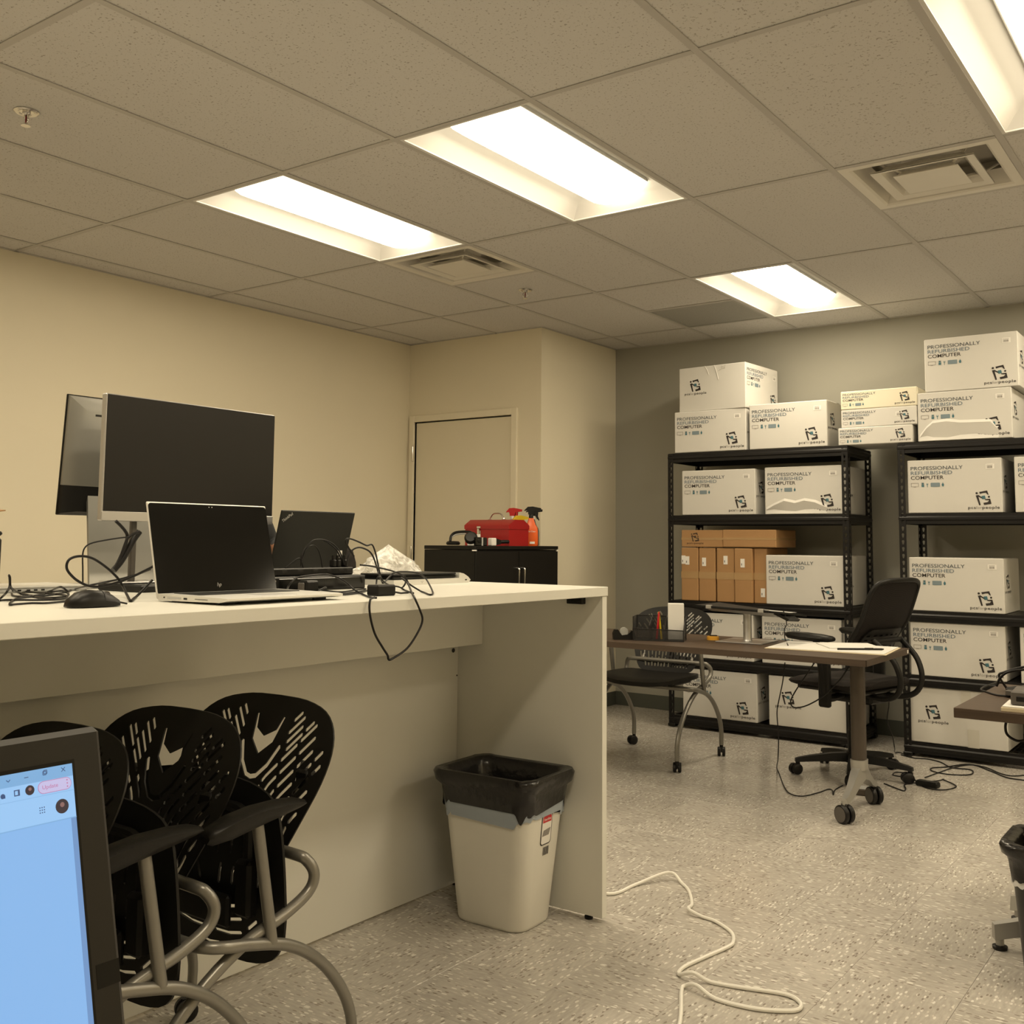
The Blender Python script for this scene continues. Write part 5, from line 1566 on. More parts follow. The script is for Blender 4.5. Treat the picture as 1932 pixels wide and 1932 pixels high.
# ================================================================ brown desk
DKX0, DKX1, DKY0, DKY1, DKZ = -1.895, -0.067, 1.738, 2.398, 0.720
def big_caster(r=0.040):
    mb = MB()
    for s in (-1, 1):
        mtx = Matrix.Translation((s * 0.016, 0.0, r)) @ Matrix.Rotation(PI / 2, 4, 'Y')
        mb.slot(0).lathe([(0.0, -0.011), (r * 0.9, -0.011), (r, -0.007), (r, 0.007), (r * 0.9, 0.011), (0.0, 0.011)], 22, mtx)
        mtx = Matrix.Translation((s * 0.0275, 0.0, r)) @ Matrix.Rotation(PI / 2, 4, 'Y')
        mb.slot(1).lathe([(0.0, -0.001), (r * 0.82, -0.001), (r * 0.80, 0.001), (0.0, 0.001)], 22, mtx)
    mb.slot(0).box(-0.006, 0.006, -0.016, 0.016, r * 0.7, r * 2.1, 0.002)
    return mb.mesh('caster', ['wheel', 'wheel_grey'], 40)
bigc = big_caster()
t = thing('office_desk', 'brown laminate desk on wheeled pedestal legs in front of the first shelving unit', 'desk', ((DKX0 + DKX1) / 2, (DKY0 + DKY1) / 2, 0), 0, 'brown laminate desks')
hx = (DKX1 - DKX0) / 2; hy = (DKY1 - DKY0) / 2
MB().box(-hx + 0.001, hx - 0.001, -hy + 0.001, hy - 0.001, DKZ - 0.027, DKZ, 0.001).build('desktop', 'desk', t)
eb = MB()
for a in ((-hx, hx, -hy, -hy + 0.002), (-hx, hx, hy - 0.002, hy), (-hx, -hx + 0.002, -hy, hy), (hx - 0.002, hx, -hy, hy)):
    eb.box(a[0], a[1], a[2], a[3], DKZ - 0.028, DKZ - 0.0005)
eb.build('edge_band', 'desk_edge', t, smooth=0)
MB().box(hx - 0.003, hx + 0.0012, hy - 0.035, hy - 0.020, DKZ - 0.022, DKZ - 0.006, 0.0005).build('edge_chip', 'label_white', t)
for sx in (-1, 1):
    lx = sx * (hx - 0.143)
    MB().box(lx - 0.05, lx + 0.05, -0.18, 0.18, DKZ - 0.037, DKZ - 0.0275, 0.002).build('mounting_plate', 'leg_brown', t)
    MB().loft([[(lx + p[0], p[1], z) for p in rrect(0.060, 0.078, 0.028, 6)] for z in (0.225, DKZ - 0.036)]).build('column', 'leg_brown', t, smooth=50)
    ft = MB()
    ft.loft([[(lx + p[0], p[1], z) for p in rrect(0.066 + k, 0.086 + k, 0.03, 6)] for z, k in ((0.195, 0.0), (0.24, 0.004))])
    for s in (-1, 1):
        rings = []
        for q, y, z, w_, h_ in ((0, 0.0, 0.190, 0.030, 0.036), (1, 0.07, 0.165, 0.026, 0.030), (2, 0.13, 0.125, 0.021, 0.022), (3, 0.185, 0.100, 0.017, 0.015), (4, 0.218, 0.095, 0.015, 0.011)):
            rings.append([(lx - w_, s * y, z - h_), (lx + w_, s * y, z - h_), (lx + w_ * 0.7, s * y, z + h_), (lx - w_ * 0.7, s * y, z + h_)])
        ft.loft(rings)
        ft.tube([(lx, s * 0.212, 0.072), (lx, s * 0.212, 0.095)], 0.011, 10)
    ft.build('foot', 'leg_silver', t, smooth=45)
    for s in (-1, 1):
        link('caster', bigc, t, (lx, s * 0.212, 0.0), (0, 0, R(62 if s < 0 else 50)))
MB().box(-hx + 0.2, hx - 0.2, -0.02, 0.02, DKZ - 0.060, DKZ - 0.0275, 0.003).build('under_rail', 'leg_brown', t)
MB().box(hx - 0.13, hx - 0.05, 0.02, 0.09, DKZ - 0.050, DKZ - 0.0275, 0.01).build('height_lever', 'black_plastic', t)
Z = DKZ
# mesh desk organiser with pens and a tall white box
t = thing('desk_organiser', 'black wire mesh desk organiser holding pens at the far end of the desk', 'organizer', (-1.165, 1.965, Z), R(20))
ow, od = 0.125, 0.062
MB().box(-ow, ow, -od, od, 0.0, 0.003).build('tray_base', 'basket', t, smooth=0)
for nm, vs_, in (('side', [(-ow, -od), (ow, -od), 0.060, 0.055]), ('side', [(-ow, od), (ow, od), 0.118, 0.118]), ('side', [(-ow, -od), (-ow, od), 0.118, 0.118]), ('side', [(ow, -od), (ow, od), 0.055, 0.118]), ('divider', [(-0.045, -od), (-0.045, od), 0.075, 0.118]), ('divider', [(0.03, -od), (0.03, od), 0.060, 0.118])):
    (xa, ya), (xb, yb), za, zb = vs_
    MB().add([(xa, ya, 0.002), (xb, yb, 0.002), (xb, yb, zb), (xa, ya, za)], [(0, 1, 2, 3)]).build('mesh_' + nm, 'basket', t, smooth=0)
    MB().tube([(xa, ya, za), (xb, yb, zb)], 0.0025, 6).build('wire_rim', 'wire', t)
for sx in (-1, 1):
    for sy in (-1, 1):
        MB().tube([(sx * ow, sy * od, 0.0), (sx * ow, sy * od, 0.118 if (sy > 0 or sx < 0) else 0.055)], 0.0022, 6).build('wire_post', 'wire', t)
MB().tube([(-ow, -od, 0.0022), (ow, -od, 0.0022), (ow, od, 0.0022), (-ow, od, 0.0022)], 0.0022, 6, closed=True).build('wire_foot', 'wire', t)
ca, sa = math.cos(R(20)), math.sin(R(20))
def orgp(x, y): return (-1.165 + ca * x - sa * y, 1.965 + sa * x + ca * y)
for lab, x, y, m, lean_ in (('red pen standing in the mesh organiser', -0.018, 0.02, 'red_plastic', 0.10), ('yellow highlighter standing in the mesh organiser', 0.006, 0.025, 'yellow', -0.12)):
    p = orgp(x, y)
    t = thing('pen', lab, 'pen', (p[0], p[1], Z + 0.003), 0)
    MB().tube([(0, 0, 0.001), (lean_ * 0.12, 0, 0.12)], 0.0055, 8).build('barrel', m, t)
    MB().tube([(lean_ * 0.12, 0, 0.12), (lean_ * 0.137, 0, 0.137)], [0.006, 0.004], 8).build('pen_cap', m, t)
p = orgp(0.078, 0.028)
t = thing('tall_box', 'tall white paper box standing in the mesh organiser', 'box', (p[0], p[1], Z + 0.004), R(28))
MB().box(-0.040, 0.040, -0.028, 0.028, 0.0, 0.180, 0.002).build('box_body', 'paper', t)
for k in range(4):
    MB().box(0.0402, 0.0406, -0.018 + 0.010 * k, -0.015 + 0.010 * k, 0.08, 0.13 + 0.008 * (k % 2)).build('print_line', 'ink_grey', t, smooth=0)
# tape dispenser
t = thing('tape_dispenser', 'black tape dispenser at the far end of the desk', 'tape dispenser', (-1.325, 1.875, Z), R(38))
MB().prism([(-0.050, 0.0), (0.060, 0.0), (0.064, 0.012), (0.052, 0.042), (0.040, 0.046), (0.020, 0.026), (-0.008, 0.022), (-0.030, 0.052), (-0.044, 0.050), (-0.052, 0.03)], -0.024, 0.024).build('stand', 'black_plastic', t, smooth=40)
MB().lathe([(0.010, -0.010), (0.021, -0.010), (0.021, 0.010), (0.010, 0.010)], 20, Matrix.Translation((0.004, 0, 0.040)) @ Matrix.Rotation(R(90), 4, 'X')).build('tape_roll', 'ventgrey', t)
# tape measure
t = thing('tape_measure', 'small amber tape measure lying on the brown desk', 'tape measure', (-0.968, 2.165, Z), R(30))
MB().loft([rr3(0.062, 0.052, 0.022, z, 5) for z in (0.0, 0.003, 0.016)] + [rr3(0.050, 0.040, 0.018, 0.019, 5)]).build('case', 'amber', t, smooth=45)
MB().box(-0.018, 0.022, -0.010, 0.014, 0.019, 0.023, 0.002).build('top_label', 'black_plastic', t)
# pedestal stand with a tray
t = thing('pedestal_stand', 'silver pedestal stand carrying a black tablet tray on the desk', 'stand', (-0.790, 2.185, Z), R(2))
MB().box(-0.125, 0.115, -0.115, 0.125, 0.0, 0.005, 0.002).build('foot_plate', 'silver', t)
MB().lathe([(0.0, 0.005), (0.024, 0.005), (0.022, 0.009), (0.0205, 0.014), (0.0205, 0.150), (0.0, 0.150)], 20).build('post', 'silver', t)
pl = MB().loft([[(-0.16, -0.070, 0.150), (0.16, -0.070, 0.135), (0.20, 0.09, 0.135), (-0.19, 0.09, 0.152)], [(-0.20, -0.095, 0.168), (0.20, -0.095, 0.152), (0.22, 0.10, 0.150), (-0.22, 0.10, 0.168)]])
pl.build('support_plate', 'silver_paint', t, smooth=20)
tr = MB().loft([[(-0.235, -0.110, 0.169), (0.215, -0.105, 0.152), (0.265, 0.11, 0.128), (-0.20, 0.12, 0.172)], [(-0.235, -0.110, 0.179), (0.215, -0.105, 0.162), (0.265, 0.11, 0.138), (-0.20, 0.12, 0.182)]])
tr.build('tray', 'black_plastic', t)
MB().box(-0.20, 0.15, -0.122, -0.108, 0.160, 0.172, 0.003, Matrix.Rotation(R(2), 4, 'Y')).build('clip_rail', 'black_plastic', t)
for xx in (-0.155, 0.115):
    MB().box(xx - 0.014, xx + 0.014, -0.128, -0.104, 0.158 - xx * 0.03, 0.176 - xx * 0.03, 0.002).build('silver_clip', 'silver', t)
wing = MB().loft([[(0.17, -0.10, 0.150), (0.18, -0.10, 0.158), (0.215, 0.0, 0.152), (0.205, 0.0, 0.144)], [(0.235, -0.09, 0.118), (0.245, -0.09, 0.128), (0.27, 0.0, 0.122), (0.26, 0.0, 0.112)]])
wing.build('hanging_cover', 'black_plastic', t)
# folder, plastic sleeve, note pad, pen
t = thing('file_folder', 'manila folder in a clear sleeve lying at the right end of the desk', 'folder', (-0.345, 2.14, Z), R(6))
MB().box(-0.272, 0.272, -0.190, 0.190, 0.0004, 0.0034, 0.0005).build('manila_sheet', 'manila', t, smooth=0)
MB().box(-0.262, 0.262, -0.180, 0.190, 0.0036, 0.0062, 0.0005).build('paper_stack', 'paper', t, smooth=0)
t2 = thing('note_pad', 'white note pad lying on the folder at the desk corner', 'note pad', (-0.300, 2.235, Z + 0.0064), R(34))
MB().box(-0.125, 0.125, -0.125, 0.125, 0.0, 0.0045, 0.0008).build('sheets', 'paper', t2, smooth=0)
t3 = thing('pen', 'dark slim pen along the edge of the note pad', 'pen', (-0.200, 2.085, Z + 0.0064), R(36))
MB().tube([(-0.105, 0, 0.005), (0.10, 0, 0.005), (0.108, 0, 0.005)], [0.0045, 0.0045, 0.002], 8).build('barrel', 'black_plastic', t3)
MB().box(0.02, 0.06, -0.001, 0.001, 0.009, 0.011).build('clip', 'black_plastic', t3)

# ================================================================ mesh task chair
t = thing('task_chair', 'black mesh back swivel chair with armrests standing sideways behind the desk', 'chair', (-0.480, 2.835, 0), R(-104))
rings = []
for y, w_, zt, th in ((-0.265, 0.17, 0.486, 0.016), (-0.250, 0.215, 0.500, 0.030), (-0.20, 0.240, 0.512, 0.044), (-0.05, 0.250, 0.518, 0.050), (0.10, 0.245, 0.514, 0.050), (0.19, 0.225, 0.518, 0.045), (0.225, 0.18, 0.516, 0.030)):
    rings.append([(-w_, y, zt - th * 0.5), (-w_ * 0.92, y, zt - 0.006), (-w_ * 0.5, y, zt), (w_ * 0.5, y, zt), (w_ * 0.92, y, zt - 0.006), (w_, y, zt - th * 0.5), (w_ * 0.9, y, zt - th), (-w_ * 0.9, y, zt - th)])
MB().loft(rings).build('seat', 'seatfab', t, smooth=60)
MB().box(-0.20, 0.20, -0.21, 0.19, 0.445, 0.472, 0.010).build('seat_pan', 'black_plastic', t)
MB().box(-0.085, 0.085, -0.10, 0.16, 0.385, 0.446, 0.012).build('tilt_mechanism', 'black_plastic', t)
MB().lathe([(0.0, 0.07), (0.030, 0.07), (0.030, 0.23), (0.026, 0.235), (0.026, 0.36), (0.018, 0.362), (0.018, 0.40), (0.0, 0.40)], 16).build('gas_column', 'black_plastic', t)
for s in (-1, 1):
    MB().tube(spline([(s * 0.10, 0.0, 0.425), (s * 0.20, 0.0, 0.415), (s * 0.262, 0.0, 0.44), (s * 0.268, -0.004, 0.53), (s * 0.262, -0.03, 0.66), (s * 0.258, -0.05, 0.705)], 4), [0.020] * 21, 8).build('arm_upright', 'black_plastic', t, smooth=60)
    MB().box(s * 0.262 - 0.016, s * 0.262 + 0.016, -0.03, 0.035, 0.375, 0.60, 0.008).build('arm_sleeve', 'black_plastic', t)
    rg = []
    for y, w_, z0, z1 in ((-0.225, 0.022, 0.722, 0.738), (-0.205, 0.036, 0.712, 0.744), (-0.12, 0.044, 0.706, 0.745), (-0.03, 0.042, 0.706, 0.742), (0.035, 0.034, 0.708, 0.736), (0.055, 0.020, 0.714, 0.730)):
        rg.append([(s * 0.256 + a * w_, y, z) for a, z in ((-1, (z0 + z1) / 2), (-0.75, z1), (0.75, z1), (1, (z0 + z1) / 2), (0.7, z0), (-0.7, z0))])
    MB().loft(rg).build('arm_pad', 'chair_black', t, smooth=60)
def tb_warp(u, v):
    y = 0.170 + 0.30 * v + 0.30 * max(0, v - 0.18) ** 2 - 0.55 * u * u
    return (u, y - 0.05 * math.exp(-((v - 0.06) / 0.09) ** 2), 0.625 + v)
ol = []
for a, b in [(0.0, 0.405), (0.12, 0.402), (0.195, 0.385), (0.222, 0.34), (0.228, 0.24), (0.222, 0.12), (0.205, 0.03), (0.17, 0.0), (0.0, -0.008)]:
    ol.append((a, b))
half = [(p.x, p.y) for p in spline([(a, b, 0) for a, b in ol], 4)]
loop = half + [(-x, y) for x, y in half[-2:0:-1]]
MB().tube([tb_warp(*p) for p in loop], 0.0125, 8, closed=True).build('back_frame', 'black_plastic', t, smooth=60)
holed_plate([(x * 0.98, 0.2 + (y - 0.2) * 0.98) for x, y in loop], [], 0.04, 0.002, lambda u, v, d: (tb_warp(u, v)[0], tb_warp(u, v)[1] + d, tb_warp(u, v)[2]), MB()).build('mesh_sheet', 'meshback', t, smooth=60)
holed_plate(rrect(0.34, 0.13, 0.05, 5, 0, 0.085), [slot_poly([(-0.13 + 0.052 * i, 0.05 + 0.022 * j), (-0.108 + 0.052 * i, 0.05 + 0.022 * j)], 0.008) for i in range(6) for j in range(4)], 0.04, 0.006, lambda u, v, d: (u, tb_warp(u, v)[1] + 0.018 + d, 0.625 + v), MB()).build('lumbar_pad', 'chair_black', t, smooth=50)
for s in (-1, 1):
    MB().tube(spline([(s * 0.07, 0.10, 0.435), (s * 0.085, 0.22, 0.425), (s * 0.095, 0.305, 0.455), (s * 0.105, 0.335, 0.53), (s * 0.115, 0.305, 0.625), (s * 0.125, 0.235, 0.695), (s * 0.13, 0.205, 0.72)], 5), 0.0145, 8).build('back_bracket', 'black_plastic', t, smooth=60)
MB().tube([(-0.13, 0.208, 0.715), (0.13, 0.208, 0.715)], 0.014, 8).build('bracket_bar', 'black_plastic', t, smooth=60)
MB().lathe([(0.0, 0.068), (0.048, 0.068), (0.052, 0.078), (0.050, 0.112), (0.036, 0.122), (0.0, 0.122)], 18).build('hub', 'black_plastic', t)
for k in range(5):
    a = R(28 + 72 * k)
    rg = []
    for q, w_, z0, z1 in ((0.03, 0.030, 0.072, 0.118), (0.12, 0.026, 0.072, 0.112), (0.22, 0.022, 0.068, 0.098), (0.285, 0.019, 0.064, 0.086), (0.305, 0.016, 0.062, 0.080)):
        rg.append([(q, -w_, z0), (q, w_, z0), (q, w_ * 0.7, z1), (q, -w_ * 0.7, z1)])
    leg_ = MB().loft(rg, mtx=Matrix.Rotation(a, 4, 'Z')).build('base_leg', 'black_plastic', t, smooth=40)
    c_ = link('caster', cast_me, leg_, (0.292 * math.cos(a), 0.292 * math.sin(a), 0.0), (0, 0, a + 1.2 + k))
    c_.scale = (1.15, 1.15, 1.05)

# ================================================================ side desk at the right edge
t = thing('office_desk', 'brown laminate desk corner at the right edge, cluttered with cables', 'desk', (1.32, 0.86, 0), 0, 'brown laminate desks')
sx0, sx1, sy0, sy1, SZ = 0.558 - 1.32, 2.08 - 1.32, 0.523 - 0.86, 1.185 - 0.86, 0.735
MB().box(sx0, sx1, sy0, sy1, SZ - 0.029, SZ, 0.0015).build('desktop', 'desk', t)
MB().box(-0.55, -0.47, sy0 + 0.02, sy0 + 0.05, SZ - 0.045, SZ - 0.0295, 0.004).build('latch', 'black_plastic', t)
for lx, sg in ((-0.40, -1), (0.40, 1)):
    cy_ = 0.03
    MB().loft([[(lx + p[0], p[1] + cy_, z) for p in rrect(0.06, 0.078, 0.028, 6)] for z in (0.12, SZ - 0.030)]).build('column', 'leg_brown', t, smooth=50)
    ft = MB()
    ends = []
    for s in (-1, 1):
        ex, ey = sg * 0.315, s * 0.155
        L_ = math.hypot(ex, ey); ux, uy = ex / L_, ey / L_
        rg = []
        for q, z, w_, h_ in ((0.0, 0.105, 0.030, 0.035), (0.5, 0.088, 0.026, 0.026), (0.85, 0.064, 0.022, 0.022), (1.0, 0.052, 0.018, 0.022)):
            c_ = (lx + ex * q, cy_ + ey * q)
            rg.append([(c_[0] - uy * a, c_[1] + ux * a, z + b) for a, b in ((-w_, -h_), (w_, -h_), (w_ * .7, h_), (-w_ * .7, h_))])
        ft.loft(rg)
        e_ = (lx + ex * 0.95, cy_ + ey * 0.95); ends.append(e_)
        ft.tube([(e_[0], e_[1], 0.010), (e_[0], e_[1], 0.05)], 0.012, 10)
    ft.build('foot', 'leg_silver', t, smooth=45)
    for e_ in ends:
        MB().lathe([(0.0, 0), (0.020, 0), (0.022, 0.004), (0.022, 0.010), (0.014, 0.013), (0.0, 0.013)], 16).build('levelling_foot', 'wheel', t, loc=(e_[0], e_[1], 0))
t = thing('power_adapter', 'black laptop charger brick on the side desk at the right edge', 'adapter', (0.675, 0.905, SZ), R(70))
MB().box(-0.055, 0.055, -0.024, 0.024, 0.0, 0.030, 0.006).build('brick', 'black_plastic', t)
MB().box(-0.075, -0.055, -0.012, 0.012, 0.006, 0.024, 0.003).build('plug_face', 'wheel_grey', t)
t = thing('paper_stack', 'small stack of pale papers on the edge of the side desk', 'papers', (0.775, 0.615, SZ), R(3))
MB().box(-0.095, 0.095, -0.075, 0.075, 0.0, 0.012, 0.001).build('sheets', 'manila', t, smooth=0)
MB().box(-0.092, 0.094, -0.073, 0.074, 0.0122, 0.016, 0.001).build('top_sheet', 'paper', t, smooth=0)
t = thing('network_switch', 'dark grey electronic box with slots on the side desk papers', 'electronics', (0.790, 0.640, SZ + 0.0162), R(4))
MB().box(-0.090, 0.090, -0.070, 0.070, 0.0, 0.040, 0.004).build('casing', 'wheel_grey', t)
MB().box(-0.075, -0.040, -0.072, -0.068, 0.012, 0.026, 0.001).build('front_port', 'black_plastic', t)
for k in range(5):
    MB().box(-0.020 + 0.018 * k, -0.010 + 0.018 * k, -0.0712, -0.068, 0.008, 0.032, 0.001).build('vent_slot', 'black_plastic', t)

# ================================================================ glowing laptop in the foreground, on a riser on a small desk
HXF, HYF, HZF = 0.870, -2.602, 0.8826
t = thing('laptop', 'large lit laptop screen with browser window in the near left corner', 'laptop', (HXF, HYF, HZF), QT)
LL_ = 0.235; LWH = 0.18
base = MB().box(-LWH, LWH, -0.250, 0.0, -0.020, -0.002, 0.004).build('base', 'thinkpad', t)
MB().box(-LWH + 0.025, LWH - 0.025, -0.135, -0.025, -0.0025, -0.0005).build('keyboard', 'black_plastic', base)
MB().box(-0.05, 0.05, -0.235, -0.160, -0.0022, -0.0012).build('touchpad', 'wheel_grey', base)
lid = MB().box(-LWH, LWH + 0.0025, 0.0, 0.009, 0.0, LL_ + 0.001, 0.003).build('lid', 'leg_brown', t)
lid.data.materials.clear(); lid.data.materials.append(mat('dark_brown_bezel', (0.0135, 0.0115, 0.009), 0.5, var=0.05))
lean(lid, R(-13.6), (0, 0, 0))
def scr(nm, m, polys, d):
    mb = MB()
    for p_ in polys:
        mb.flat([(LWH + a * 1.2, -d, LL_ + b * 1.2) for a, b in p_])
    return mb.build(nm, m, lid, smooth=0)
def rc(x0, x1, z0, z1): return [(x0, z0), (x1, z0), (x1, z1), (x0, z1)]
def disc(cx, cz, r, n=20): return [(cx + r * math.cos(2 * PI * k / n), cz + r * math.sin(2 * PI * k / n)) for k in range(n)]
def pill(x0, x1, z0, z1): return [(p_[0], p_[1]) for p_ in rrect(x1 - x0, z1 - z0, (z1 - z0) / 2 * 0.98, 6, (x0 + x1) / 2, (z0 + z1) / 2)]
scr('bezel_step', 'black_plastic', [rc(-0.287, -0.0118, -0.182, -0.0115)], 0.0004)
scr('page', 'scr_page', [rc(-0.286, -0.0156, -0.180, -0.0349)], 0.0008)
scr('scroll_bar', 'scr_scroll', [rc(-0.0156, -0.0132, -0.180, -0.0349)], 0.0008)
scr('tab_strip', 'scr_tabs', [rc(-0.286, -0.0132, -0.0181, -0.0131)], 0.0008)
scr('tool_bar', 'scr_bar', [rc(-0.286, -0.0132, -0.0349, -0.0181)], 0.0008)
scr('divider_line', 'scr_tabs', [rc(-0.286, -0.0132, -0.02395, -0.0238), rc(-0.286, -0.0132, -0.0350, -0.0346)], 0.0010)
scr('update_outline', 'scr_pink', [pill(-0.0290, -0.0143, -0.0232, -0.0182)], 0.0011)
scr('update_button', 'scr_pill', [pill(-0.0288, -0.0145, -0.0230, -0.0184)], 0.0012)
p_, f_ = text_mesh('Update', 0.0016 * 1.2, 0.0068 * 1.2, 0.0)
MB().add([(LWH - 0.0272 * 1.2 + x, -0.0014, LL_ - 0.0214 * 1.2 + y) for x, y in p_], f_).build('update_text', 'scr_pink', lid, smooth=0)
scr('menu_dots', 'scr_pink', [disc(-0.0163, -0.0194 - 0.0013 * k, 0.00032, 8) for k in range(3)], 0.0014)
def stroke(a, b, w_=0.0003):
    d = Vector((b[0] - a[0], b[1] - a[1])); d.normalize(); n_ = Vector((-d.y, d.x)) * w_ / 2
    return [(a[0] + n_.x, a[1] + n_.y), (b[0] + n_.x, b[1] + n_.y), (b[0] - n_.x, b[1] - n_.y), (a[0] - n_.x, a[1] - n_.y)]
xs = [stroke((-0.0183, -0.0141), (-0.0166, -0.0158)), stroke((-0.0183, -0.0158), (-0.0166, -0.0141)), stroke((-0.0344, -0.0155), (-0.0326, -0.0155)),
      stroke((-0.0418, -0.0152), (-0.0410, -0.0160)), stroke((-0.0410, -0.0160), (-0.0402, -0.0152))]
for o_ in (0.0, 0.0004):
    x0, x1, z0, z1 = -0.0264 + o_, -0.0250 + o_, -0.0158 + o_, -0.0144 + o_
    xs += [stroke((x0, z0), (x1, z0)), stroke((x1, z0), (x1, z1)), stroke((x1, z1), (x0, z1)), stroke((x0, z1), (x0, z0))]
scr('window_buttons', 'scr_ink', xs, 0.0011)
xs = [rc(-0.0390, -0.0366, -0.0220, -0.0216), rc(-0.0390, -0.0366, -0.0200, -0.0196), rc(-0.0390, -0.0386, -0.0216, -0.0200), rc(-0.0374, -0.0366, -0.0216, -0.0200), disc(-0.0436, -0.0211, 0.0010, 8), rc(-0.0442, -0.0426, -0.0220, -0.0208)]
for i in range(3):
    for j in range(3):
        xs.append(disc(-0.0288 + 0.0009 * i * 1.05, -0.0284 - 0.0010 * j, 0.00027, 8))
scr('toolbar_icons', 'scr_ink', xs, 0.0011)
scr('avatar', 'scr_av', [disc(-0.0324, -0.0207, 0.00195), disc(-0.0192, -0.0295, 0.0029)], 0.0011)
scr('avatar_tone', 'scr_av2', [disc(-0.0324, -0.0203, 0.0007, 12), disc(-0.0192, -0.0289, 0.0010, 12)], 0.0013)
MB().box(LWH - 0.0120, LWH + 0.0005, -0.00012, 0.002, LL_ - 0.124, LL_ - 0.113).build('bezel_patch', 'black_plastic', lid, smooth=0)
t = thing('laptop_riser', 'plain black riser holding the lit laptop', 'stand', (HXF + 0.12, HYF, 0.735), QT)
MB().box(-0.15, 0.15, -0.11, 0.12, HZF - 0.735 - 0.026, HZF - 0.735 - 0.020, 0.002).build('top_plate', 'black_plastic', t)
for s in (-1, 1):
    MB().box(s * 0.14 - 0.006, s * 0.14 + 0.006, -0.10, 0.11, 0.0, HZF - 0.735 - 0.026, 0.002).build('side_leg', 'black_plastic', t)
t = thing('small_desk', 'small brown desk under the lit laptop, below the view', 'desk', (1.08, -2.70, 0), 0)
MB().box(-0.42, 0.42, -0.55, 0.36, 0.705, 0.735, 0.002).build('desktop', 'desk', t)
for sx in (-1, 1):
    for sy in (-0.50, 0.31):
        MB().box(sx * 0.38 - 0.02, sx * 0.38 + 0.02, sy - 0.02, sy + 0.02, 0.0, 0.705, 0.003).build('leg', 'leg_brown', t)

